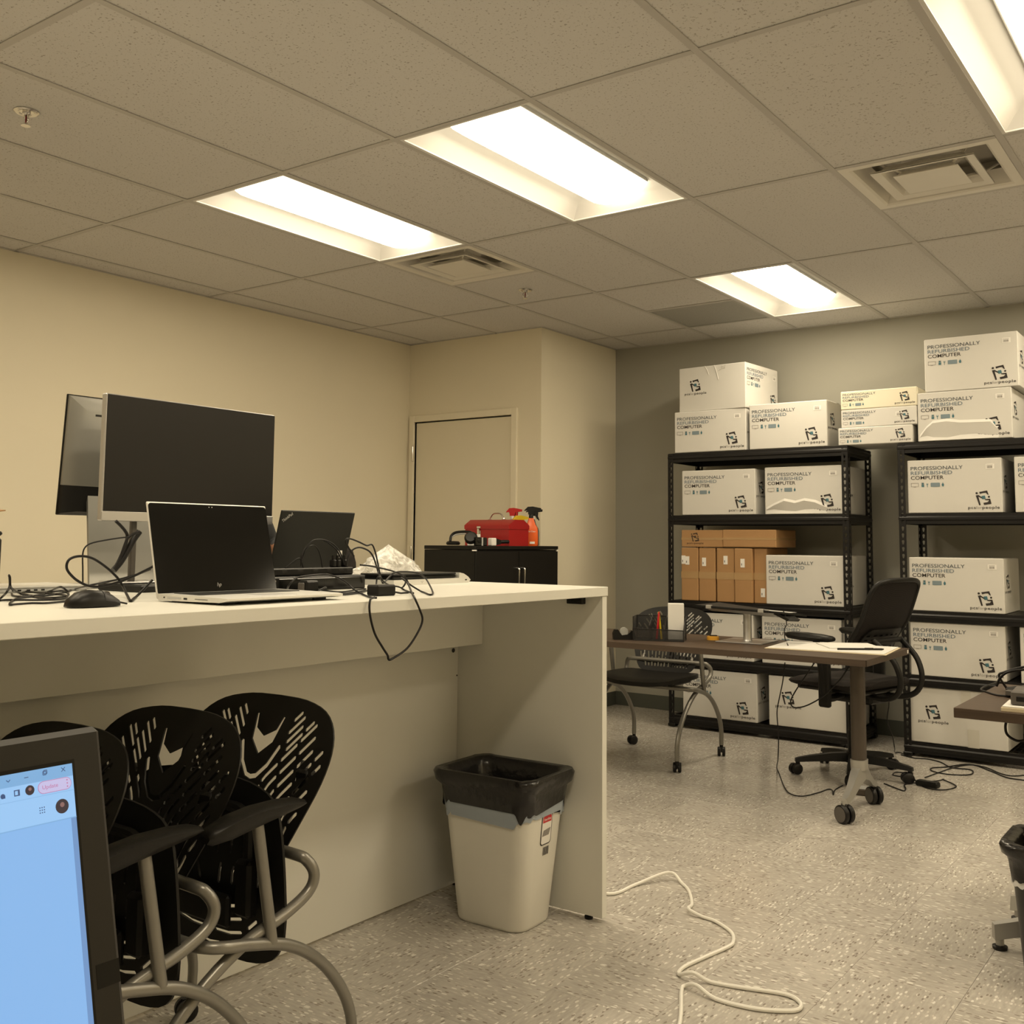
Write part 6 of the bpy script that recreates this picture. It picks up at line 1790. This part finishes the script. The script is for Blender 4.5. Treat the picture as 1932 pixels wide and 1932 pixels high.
# ================================================================ loose cables
COUNTER_CABLES = {
    'hang': (0.0028,[(-0.453,-0.871,1.07),(-0.432,-0.908,1.065),(-0.428,-0.912,1.033),(-0.428,-0.894,0.986),(-0.428,-0.865,0.95),(-0.428,-0.847,0.93),(-0.428,-0.843,0.92),(-0.428,-0.83,0.92),(-0.428,-0.776,0.941),(-0.428,-0.735,0.979),(-0.428,-0.719,1.008),(-0.428,-0.73,1.034),(-0.428,-0.751,1.065),(-0.524,-0.652,1.07),(-0.62,-0.562,1.091),(-0.7,-0.499,1.102)]),
    'coil_right': (0.0025,[(-0.7,-0.572,1.089),(-0.72,-0.527,1.105),(-0.72,-0.502,1.117),(-0.72,-0.457,1.118),(-0.72,-0.41,1.114),(-0.72,-0.383,1.105),(-0.72,-0.363,1.092),(-0.575,-0.506,1.066),(-0.488,-0.619,1.066),(-0.617,-0.506,1.066),(-0.64,-0.528,1.085),(-0.64,-0.539,1.094),(-0.64,-0.555,1.113)]),
    'arc_a': (0.0027,[(-0.74,-0.534,1.087),(-0.88,-0.403,1.111),(-0.88,-0.423,1.152),(-0.88,-0.44,1.172),(-0.88,-0.461,1.182),(-0.88,-0.488,1.187),(-0.88,-0.512,1.182),(-0.88,-0.53,1.167),(-0.88,-0.538,1.145),(-0.88,-0.54,1.132)]),
    'arc_b': (0.0025,[(-0.86,-0.404,1.078),(-0.86,-0.42,1.115),(-0.86,-0.437,1.166),(-0.86,-0.454,1.195),(-0.86,-0.477,1.193),(-0.86,-0.509,1.203),(-0.86,-0.543,1.212),(-0.86,-0.562,1.212),(-0.86,-0.566,1.204),(-0.86,-0.555,1.189),(-0.86,-0.53,1.161)]),
    'arc_c': (0.0023,[(-0.97,-0.636,1.132),(-0.97,-0.635,1.16),(-0.97,-0.621,1.184),(-0.97,-0.597,1.203),(-0.97,-0.578,1.209),(-0.97,-0.545,1.208),(-0.97,-0.51,1.197),(-0.97,-0.482,1.175),(-0.97,-0.468,1.152),(-0.97,-0.461,1.133)]),
    'arc_d': (0.002,[(-0.97,-0.633,1.15),(-0.97,-0.617,1.181),(-0.97,-0.592,1.192),(-0.97,-0.573,1.183),(-0.97,-0.559,1.159),(-0.97,-0.551,1.127)]),
    'arc_e': (0.0018,[(-0.97,-0.697,1.127),(-0.97,-0.669,1.144),(-0.97,-0.649,1.154),(-0.97,-0.637,1.15),(-0.97,-0.63,1.135),(-0.97,-0.627,1.125)]),
    'arc_f': (0.0023,[(-0.98,-0.536,1.206),(-0.98,-0.513,1.197),(-0.98,-0.481,1.175),(-0.98,-0.46,1.145)]),
    'front_arc': (0.0027,[(-0.874,-0.775,1.066),(-0.8,-0.834,1.087),(-0.8,-0.809,1.105),(-0.8,-0.765,1.111),(-0.8,-0.71,1.113),(-0.8,-0.673,1.109),(-0.8,-0.633,1.095),(-0.8,-0.605,1.079),(-0.74,-0.647,1.071),(-0.611,-0.745,1.066),(-0.509,-0.824,1.066),(-0.483,-0.832,1.066)]),
    'tangle': (0.0022,[(-0.843,-0.827,1.066),(-0.938,-0.709,1.066),(-0.845,-0.745,1.066),(-0.882,-0.65,1.066),(-0.754,-0.692,1.066),(-0.808,-0.572,1.066),(-0.834,-0.505,1.066),(-0.735,-0.629,1.066),(-0.693,-0.752,1.066),(-0.752,-0.773,1.066),(-0.736,-0.836,1.066),(-0.742,-0.88,1.066),(-0.815,-0.839,1.066)]),
    'tangle2': (0.0022,[(-0.862,-0.719,1.066),(-0.94,-0.569,1.066),(-0.84,-0.664,1.075),(-0.794,-0.734,1.066),(-0.693,-0.791,1.066),(-0.645,-0.781,1.066),(-0.679,-0.697,1.066),(-0.746,-0.597,1.066),(-0.782,-0.544,1.066)]),
    'mid_loop': (0.0025,[(-0.76,-0.606,1.139),(-0.76,-0.562,1.135),(-0.76,-0.5,1.125),(-0.76,-0.454,1.115),(-0.76,-0.421,1.103),(-0.76,-0.413,1.086),(-0.76,-0.42,1.074),(-0.784,-0.402,1.066),(-0.643,-0.533,1.066),(-0.574,-0.589,1.066)]),
    'mid_loop2': (0.0023,[(-0.6,-0.708,1.071),(-0.64,-0.666,1.096),(-0.64,-0.661,1.109),(-0.64,-0.65,1.107),(-0.64,-0.637,1.096),(-0.66,-0.592,1.085),(-0.66,-0.554,1.079),(-0.66,-0.532,1.071)]),
    'big_loop': (0.0032,[(-0.98,-1.128,1.139),(-0.98,-1.142,1.132),(-0.98,-1.191,1.112),(-0.98,-1.229,1.1),(-0.98,-1.262,1.093),(-0.98,-1.289,1.091),(-0.98,-1.317,1.097),(-0.98,-1.345,1.113),(-0.98,-1.365,1.136),(-0.98,-1.36,1.157),(-0.98,-1.334,1.165),(-0.98,-1.301,1.16),(-0.98,-1.264,1.139),(-0.98,-1.232,1.113),(-0.98,-1.214,1.09),(-0.86,-1.281,1.074),(-0.786,-1.321,1.066),(-0.908,-1.226,1.066),(-0.92,-1.195,1.085),(-0.92,-1.172,1.106)]),
    'thin_drop': (0.002,[(-1.14,-1.094,1.212),(-1.14,-1.124,1.209),(-1.14,-1.164,1.203),(-1.14,-1.2,1.196),(-1.14,-1.219,1.187),(-1.14,-1.227,1.168),(-1.14,-1.225,1.127),(-1.14,-1.223,1.089)]),
    'long_lead': (0.0025,[(-1.06,-1.081,1.128),(-1.06,-1.115,1.117),(-1.06,-1.161,1.106),(-1.06,-1.209,1.098),(-1.06,-1.258,1.09),(-1.361,-1.112,1.066),(-1.244,-1.203,1.066)]),
    'bundle_top': (0.0045,[(-1.16,-1.123,1.254),(-1.16,-1.108,1.242),(-1.16,-1.094,1.228),(-1.16,-1.087,1.214),(-1.16,-1.092,1.188),(-1.16,-1.104,1.16),(-1.16,-1.118,1.132)]),
    'bundle_main': (0.0085,[(-1.165,-1.047,1.227),(-1.165,-1.064,1.205),(-1.165,-1.082,1.174),(-1.165,-1.1,1.146),(-1.165,-1.121,1.123)]),
    'bundle_thin': (0.0035,[(-1.15,-1.059,1.225),(-1.15,-1.078,1.219),(-1.15,-1.092,1.209),(-1.15,-1.099,1.195),(-1.15,-1.113,1.157),(-1.15,-1.131,1.127)]),
    'coil1': (0.0024,[(-0.884,-1.418,1.066),(-0.862,-1.453,1.066),(-0.846,-1.493,1.066),(-0.866,-1.512,1.066),(-0.855,-1.553,1.066),(-0.846,-1.57,1.066),(-0.898,-1.543,1.066),(-1.039,-1.453,1.066),(-1.097,-1.382,1.066),(-1.03,-1.381,1.066),(-1.047,-1.332,1.066),(-1.146,-1.257,1.066),(-1.302,-1.181,1.066),(-1.257,-1.256,1.066),(-1.313,-1.275,1.066),(-1.249,-1.325,1.066),(-1.166,-1.35,1.066),(-1.118,-1.336,1.066),(-1.245,-1.204,1.066)]),
    'coil2': (0.0024,[(-1.005,-1.509,1.066),(-1.014,-1.489,1.066),(-0.992,-1.466,1.066),(-0.959,-1.434,1.066),(-0.966,-1.38,1.066),(-1.083,-1.3,1.066),(-1.168,-1.279,1.066),(-1.27,-1.27,1.066),(-1.369,-1.251,1.066),(-1.492,-1.16,1.066),(-1.381,-1.178,1.066),(-1.38,-1.132,1.066)]),
    'upright': (0.0026,[(-0.973,-1.535,1.066),(-1.103,-1.454,1.066),(-0.98,-1.508,1.085),(-1.02,-1.48,1.097),(-1.02,-1.481,1.116),(-1.02,-1.483,1.122),(-1.02,-1.48,1.116),(-1.02,-1.478,1.097),(-1.02,-1.47,1.088),(-1.249,-1.325,1.066),(-1.067,-1.386,1.066),(-0.962,-1.407,1.066)]),
    'coil3': (0.0024,[(-1.265,-1.341,1.066),(-1.169,-1.388,1.066),(-1.109,-1.395,1.066),(-1.19,-1.302,1.066),(-1.323,-1.203,1.066),(-1.0,-1.37,1.092),(-1.0,-1.359,1.089),(-1.0,-1.348,1.081)]),
}
DESK_CABLES = {
    'stand_lead': (0.0025,[(-0.577,2.12,0.887),(-0.567,2.12,0.854),(-0.562,2.12,0.822),(-0.573,2.12,0.796),(-0.678,2.397,0.727),(-0.534,2.063,0.727)]),
    'desk_drop': (0.0028,[(-0.565,2.1,0.642),(-0.577,2.1,0.553),(-0.597,2.1,0.464),(-0.608,2.1,0.4),(-0.602,2.1,0.289),(-0.606,2.1,0.189),(-0.844,2.685,0.004),(-0.664,2.325,0.004),(-0.586,2.207,0.004),(-0.524,2.203,0.004),(-0.489,2.323,0.004),(-0.476,2.415,0.004),(-0.452,2.407,0.004),(-0.419,2.324,0.004),(-0.444,2.427,0.004),(-0.444,2.54,0.004)]),
    'desk_swag': (0.0032,[(-0.402,2.05,0.658),(-0.446,2.05,0.594),(-0.498,2.05,0.516),(-0.52,2.05,0.472),(-0.515,2.05,0.448),(-0.489,2.05,0.443),(-0.436,2.05,0.461),(-0.359,2.05,0.512),(-0.284,2.05,0.59),(-0.244,2.05,0.651)]),
    'chair_drop': (0.0028,[(-0.339,3.0,0.439),(-0.341,3.0,0.356),(-0.351,3.0,0.271),(-0.325,3.0,0.191),(-0.316,3.0,0.131),(-0.467,3.552,0.004),(-0.36,3.485,0.004)]),
    'floor_a': (0.0032,[(-0.425,3.508,0.004),(-0.34,3.464,0.004),(-0.272,3.481,0.004),(-0.191,3.438,0.004),(-0.11,3.329,0.004),(-0.017,3.336,0.004),(0.014,3.263,0.004),(0.001,3.189,0.004),(-0.08,3.141,0.004),(-0.167,3.169,0.004),(-0.192,3.248,0.004),(-0.137,3.325,0.004),(-0.048,3.481,0.004),(0.083,3.365,0.004),(0.182,3.253,0.004),(0.284,3.242,0.004)]),
    'floor_b': (0.003,[(-0.161,2.984,0.004),(-0.135,3.146,0.004),(-0.099,3.338,0.004),(-0.045,3.466,0.004),(0.04,3.448,0.004),(0.142,3.331,0.004),(0.208,3.32,0.004),(0.277,3.437,0.004)]),
    'floor_c': (0.003,[(-0.292,2.716,0.004),(-0.215,2.648,0.004),(-0.168,2.615,0.004),(-0.172,2.667,0.004),(-0.2,2.76,0.004),(-0.154,2.854,0.004),(-0.088,2.95,0.004),(-0.075,3.006,0.004)]),
    'floor_d': (0.003,[(-0.279,3.033,0.004),(-0.318,3.018,0.004),(-0.311,2.944,0.004),(-0.267,2.931,0.004),(-0.22,2.953,0.004),(-0.129,2.786,0.004),(-0.062,2.74,0.004),(-0.007,2.769,0.004),(0.018,2.858,0.004),(-0.002,2.914,0.004),(-0.072,2.993,0.004)]),
}
SIDE_CABLES = {
    'rd_a': (0.004,[(0.61,1.029,0.738),(0.602,0.95,0.788),(0.619,0.95,0.801),(0.65,0.95,0.814),(0.697,0.95,0.828)]),
    'rd_b': (0.004,[(0.603,0.9,0.76),(0.616,0.9,0.789),(0.644,0.9,0.81),(0.705,0.9,0.823)]),
    'rd_c': (0.003,[(0.65,0.851,0.738),(0.61,0.861,0.738),(0.568,0.917,0.738),(0.544,0.96,0.738),(0.538,1.05,0.738),(0.549,1.178,0.738)]),
    'rd_d': (0.004,[(0.658,0.75,0.68),(0.654,0.75,0.658),(0.658,0.75,0.637),(0.675,0.75,0.624),(0.694,0.75,0.621),(0.724,0.75,0.631)]),
}
def cab(nm, src, m='cable', per=6, n=7, zmin=None):
    r_, pts = src[nm]
    P_ = spline(pts, per)
    if zmin is not None:
        P_ = [Vector((p.x, p.y, max(p.z, zmin + r_))) for p in P_]
    return MB().tube(P_, r_, n)
def cable_thing(name, label, src, keys, cat='cable', zmin=None, part='cable_run'):
    r_, pts = src[keys[0]]
    base = Vector(pts[0]); base.z = min(p[2] for k in keys for p in src[k][1])
    t = thing(name, label, cat, base)
    for k in keys:
        mb = cab(k, src, zmin=zmin)
        mb.v = [(v[0] - base.x, v[1] - base.y, v[2] - base.z) for v in mb.v]
        mb.build(part, 'cable', t, smooth=60)
    return t
def on_thing(root, name, keys, src):
    bpy.context.view_layer.update()
    inv = root.matrix_world.inverted()
    for k in keys:
        mb = cab(k, src)
        mb.v = [tuple(inv @ Vector(v)) for v in mb.v]
        mb.build(name, 'cable', root, smooth=60)
CC = COUNTER_CABLES
strip = next(o for o in bpy.data.objects if o.name == 'power_strip')
on_thing(strip, 'cable', ['arc_a', 'arc_b', 'arc_c', 'arc_d', 'arc_e', 'arc_f'], CC)
cable_thing('hanging_cable', 'black cable hanging in a loop below the counter edge', CC, ['hang'])
cable_thing('looped_cable', 'black cable looped on the counter in front of the flat white device', CC, ['coil_right', 'mid_loop', 'mid_loop2'], zmin=CT)
cable_thing('arching_cable', 'black cable arching over the front of the flat black box', CC, ['front_arc'], zmin=CT)
cable_thing('cable_tangle', 'flat tangle of thin black cables before the flat black box', CC, ['tangle', 'tangle2'], zmin=CT)
cable_thing('thick_cable', 'thick black cable in one big loop between mouse and monitor', CC, ['big_loop'], zmin=CT)
cable_thing('cable_bundle', 'tied bundle of black cables hanging from the large monitor', CC, ['bundle_main', 'bundle_top', 'bundle_thin', 'thin_drop', 'long_lead'], zmin=CT)
cable_thing('coiled_cable', 'heap of thin black cable coils left of the mouse', CC, ['coil1', 'coil2', 'coil3', 'upright'], zmin=CT)
DCB = DESK_CABLES
cable_thing('tray_cable', 'thin dark cable dangling from the pedestal tray to the desk', DCB, ['stand_lead'])
cable_thing('dropping_cable', 'thin black cable dropping from the desk to the floor left of the swivel chair', DCB, ['desk_drop'], zmin=0.0)
cable_thing('sagging_cable', 'black cable sagging in a swag under the brown desk', DCB, ['desk_swag'])
cable_thing('upright_cable', 'thin black cable dropping behind the swivel chair', DCB, ['chair_drop'], zmin=0.0)
cable_thing('floor_cable', 'black cables looped on the floor in front of the second shelving unit', DCB, ['floor_a', 'floor_b'], zmin=0.0)
fc = cable_thing('floor_cable', 'black charger lead with brick lying on the floor by the chair caster', DCB, ['floor_c', 'floor_d'], zmin=0.0)
bpy.context.view_layer.update()
o = MB().box(-0.055, 0.055, -0.024, 0.024, 0.0, 0.028, 0.006).build('charger_brick', 'black_plastic', fc)
o.matrix_world = Matrix.Translation((-0.10, 2.80, 0.0)) @ Matrix.Rotation(R(-8), 4, 'Z')
t = thing('foot_switch_box', 'small dark box on the floor between the desk casters', 'electronics', (-0.300, 2.440, 0), R(10))
MB().box(-0.055, 0.055, -0.04, 0.04, 0.0, 0.030, 0.004).build('casing', 'leg_brown', t)
MB().box(-0.050, 0.050, -0.036, 0.036, 0.0302, 0.0335, 0.001).build('pale_top', 'silver_paint', t)
cable_thing('side_cable', 'thick black cables arching over the side desk at the right edge', SIDE_CABLES, ['rd_a', 'rd_b', 'rd_c'], zmin=0.735)
cable_thing('side_cable', 'black cable loop hanging under the side desk', SIDE_CABLES, ['rd_d'])

# ================================================================ drafting chair behind the counter
t = thing('drafting_chair', 'black padded chair back showing over the far side of the counter', 'chair', (-2.10, 0.80, 0), R(100))
rg = []
for z, w_, th in ((0.84, 0.15, 0.018), (0.88, 0.175, 0.028), (0.98, 0.185, 0.032), (1.10, 0.178, 0.030), (1.155, 0.155, 0.022), (1.172, 0.12, 0.010)):
    rg.append([(a * w_, 0.18 + b * th + 0.5 * a * a * w_ * 0.12 * -1, z) for a, b in ((-1, 0), (-0.8, -1), (0, -1), (0.8, -1), (1, 0), (0.8, 1), (0, 1), (-0.8, 1))])
MB().loft(rg).build('backrest', 'seatfab', t, smooth=60)
MB().loft([rr3(0.42, 0.42, 0.10, z, 5) for z in (0.70, 0.705, 0.745)] + [rr3(0.39, 0.39, 0.09, 0.762, 5)]).build('seat', 'seatfab', t, smooth=60)
MB().tube(spline([(0, 0.05, 0.695), (0, 0.20, 0.70), (0, 0.24, 0.76), (0, 0.225, 0.90)], 5), 0.015, 8).build('back_bar', 'black_plastic', t)
MB().lathe([(0.0, 0.06), (0.028, 0.06), (0.028, 0.42), (0.020, 0.425), (0.020, 0.70), (0.0, 0.70)], 14).build('gas_column', 'black_plastic', t)
MB().tube([(0.20 * math.cos(2 * PI * k / 28), 0.20 * math.sin(2 * PI * k / 28), 0.34) for k in range(28)], 0.010, 8, closed=True).build('foot_ring', 'chrome', t)
for k in range(5):
    a = R(72 * k + 10)
    lg = MB().loft([[(q, -w_, z0), (q, w_, z0), (q, w_ * .7, z1), (q, -w_ * .7, z1)] for q, w_, z0, z1 in ((0.02, 0.028, 0.06, 0.10), (0.15, 0.022, 0.06, 0.09), (0.27, 0.017, 0.058, 0.075))], mtx=Matrix.Rotation(a, 4, 'Z')).build('base_leg', 'black_plastic', t)
    link('caster', cast_me, lg, (0.262 * math.cos(a), 0.262 * math.sin(a), 0), (0, 0, a))
    MB().tube([(0.02 * math.cos(a), 0.02 * math.sin(a), 0.345), (0.195 * math.cos(a), 0.195 * math.sin(a), 0.342)], 0.006, 6).build('ring_spoke', 'chrome', t)

# ================================================================ person behind the monitors
def make_person():
    J = {}
    V = []; E = []; RD_ = []
    def add(nm, co, r, link_=None):
        J[nm] = len(V); V.append(co); RD_.append(r)
        if link_: E.append((J[link_], J[nm]))
    # local: facing +x, left hand side +y; feet on the floor
    add('pelvis', (0, 0, 0.92), (0.150, 0.115))
    add('waist', (0.01, 0, 1.05), (0.140, 0.105), 'pelvis')
    add('chest', (0.03, 0, 1.22), (0.165, 0.120), 'waist')
    add('upper', (0.045, 0, 1.34), (0.150, 0.105), 'chest')
    add('neck', (0.065, 0, 1.425), (0.055, 0.055), 'upper')
    add('jaw', (0.090, 0, 1.485), (0.066, 0.070), 'neck')
    add('face', (0.092, 0, 1.555), (0.078, 0.088), 'jaw')
    add('crown', (0.080, 0, 1.635), (0.062, 0.070), 'face')
    for s, n_ in ((1, 'l'), (-1, 'r')):
        add(n_ + 'sh', (0.04, s * 0.175, 1.355), (0.062, 0.062), 'upper')
        el = (0.02, 0.300, 1.195) if s > 0 else (0.05, -0.27, 1.13)
        add(n_ + 'arm', (0.03, (0.235 if s > 0 else -0.23), 1.27), (0.052, 0.052), n_ + 'sh')
        add(n_ + 'el', el, (0.041, 0.041), n_ + 'arm')
        add(n_ + 'fo', (0.16, el[1] - s * 0.04, 1.125), (0.038, 0.036), n_ + 'el')
        add(n_ + 'wr', (0.28, el[1] - s * 0.085, 1.098), (0.026, 0.022), n_ + 'fo')
        add(n_ + 'pa', (0.345, el[1] - s * 0.11, 1.092), (0.036, 0.016), n_ + 'wr')
        add(n_ + 'hip', (0.0, s * 0.10, 0.84), (0.095, 0.095), 'pelvis')
        add(n_ + 'th', (0.01, s * 0.105, 0.66), (0.082, 0.082), n_ + 'hip')
        add(n_ + 'kn', (0.015, s * 0.105, 0.48), (0.058, 0.060), n_ + 'th')
        add(n_ + 'ca', (-0.005, s * 0.105, 0.33), (0.056, 0.056), n_ + 'kn')
        add(n_ + 'an', (-0.02, s * 0.105, 0.10), (0.038, 0.042), n_ + 'ca')
        add(n_ + 'he', (-0.03, s * 0.105, 0.045), (0.040, 0.042), n_ + 'an')
        add(n_ + 'to', (0.13, s * 0.115, 0.034), (0.040, 0.032), n_ + 'he')
        for k, (dx, dy, dz, L_) in enumerate(((0.06, 0.030, -0.004, 0.0), (0.068, 0.010, -0.004, 0), (0.064, -0.010, -0.004, 0), (0.052, -0.028, -0.006, 0))):
            b = V[J[n_ + 'pa']]
            add('%sf%da' % (n_, k), (b[0] + 0.028, b[1] - s * dy * 0.8, b[2] + 0.002), (0.0095, 0.0095), n_ + 'pa')
            add('%sf%db' % (n_, k), (b[0] + 0.028 + dx * 0.55, b[1] - s * dy, b[2] + 0.004), (0.0085, 0.0085), '%sf%da' % (n_, k))
            add('%sf%dc' % (n_, k), (b[0] + 0.028 + dx, b[1] - s * dy, b[2] - 0.012), (0.0075, 0.0075), '%sf%db' % (n_, k))
        b = V[J[n_ + 'pa']]
        add(n_ + 'tha', (b[0] - 0.012, b[1] - s * 0.035, b[2] - 0.004), (0.011, 0.011), n_ + 'pa')
        add(n_ + 'thb', (b[0] + 0.025, b[1] - s * 0.058, b[2] - 0.010), (0.009, 0.009), n_ + 'tha')
    me = bpy.data.meshes.new('person')
    me.from_pydata(V, E, [])
    ob = bpy.data.objects.new('person_skeleton', me); COL.objects.link(ob)
    sk = ob.modifiers.new('skin', 'SKIN'); sk.use_smooth_shade = True
    sv = me.skin_vertices[0].data
    for i, r_ in enumerate(RD_):
        sv[i].radius = r_; sv[i].use_root = (i == 0)
    ss = ob.modifiers.new('sub', 'SUBSURF'); ss.levels = 2; ss.render_levels = 2
    dg = bpy.context.evaluated_depsgraph_get(); dg.update()
    out = bpy.data.meshes.new_from_object(ob.evaluated_get(dg))
    bpy.data.objects.remove(ob)
    out.materials.clear()
    for m_ in ('skin', 'shirt', 'trousers', 'black_plastic'):
        out.materials.append(M[m_])
    for p in out.polygons:
        c = p.center
        arm = abs(c.y) > 0.19 and c.z > 1.02
        if c.z < 0.11: k = 3
        elif c.z < 0.93: k = 2
        elif c.z > 1.412 and abs(c.y) < 0.085: k = 0
        elif arm and (c.x > 0.112 or c.z < 1.19): k = 0
        elif c.x > 0.22: k = 0
        else: k = 1
        p.material_index = k
    out.shade_smooth()
    t = thing('person', 'person in a dark short sleeved shirt mostly hidden behind the monitors, elbow showing', 'person', (-2.02, -0.160, 0))
    link('body', out, t)
    hr = MB(); n, m = 20, 10
    vs = []; fs = []
    for i in range(m + 1):
        th = R(100) * i / m
        for k in range(n):
            ph = 2 * PI * k / n
            low = 1.0 if math.cos(ph) < 0.35 else 0.62
            th2 = th * low
            vs.append((0.078 + (0.082 if math.cos(ph) > 0.35 else 0.094) * math.sin(th2) * math.cos(ph), 0.084 * math.sin(th2) * math.sin(ph), 1.592 + 0.106 * math.cos(th2)))
    for i in range(m):
        for k in range(n):
            fs.append((i * n + k, i * n + (k + 1) % n, (i + 1) * n + (k + 1) % n, (i + 1) * n + k))
    hr.add(vs, fs).build('hair', 'hair', t, smooth=60)
    for s in (-1, 1):
        MB().sphere((0.161, s * 0.032, 1.563), 0.011, 0.012, 0.009).build('eye', 'eye', t)
        MB().sphere((0.171, s * 0.032, 1.563), 0.003, 0.0055, 0.0055).build('pupil', 'hair', t)
        MB().sphere((0.085, s * 0.088, 1.550), 0.020, 0.010, 0.030).build('ear', 'skin', t)
    MB().loft([[(0.168, -0.006, 1.565), (0.168, 0.006, 1.565), (0.160, 0, 1.570)], [(0.190, -0.013, 1.530), (0.190, 0.013, 1.530), (0.160, 0, 1.528)], [(0.165, -0.012, 1.520), (0.165, 0.012, 1.520), (0.150, 0, 1.516)]]).build('nose', 'skin', t, smooth=60)
    MB().sphere((0.155, 0, 1.497), 0.010, 0.024, 0.007).build('mouth', 'lip', t)
    return t
make_person()
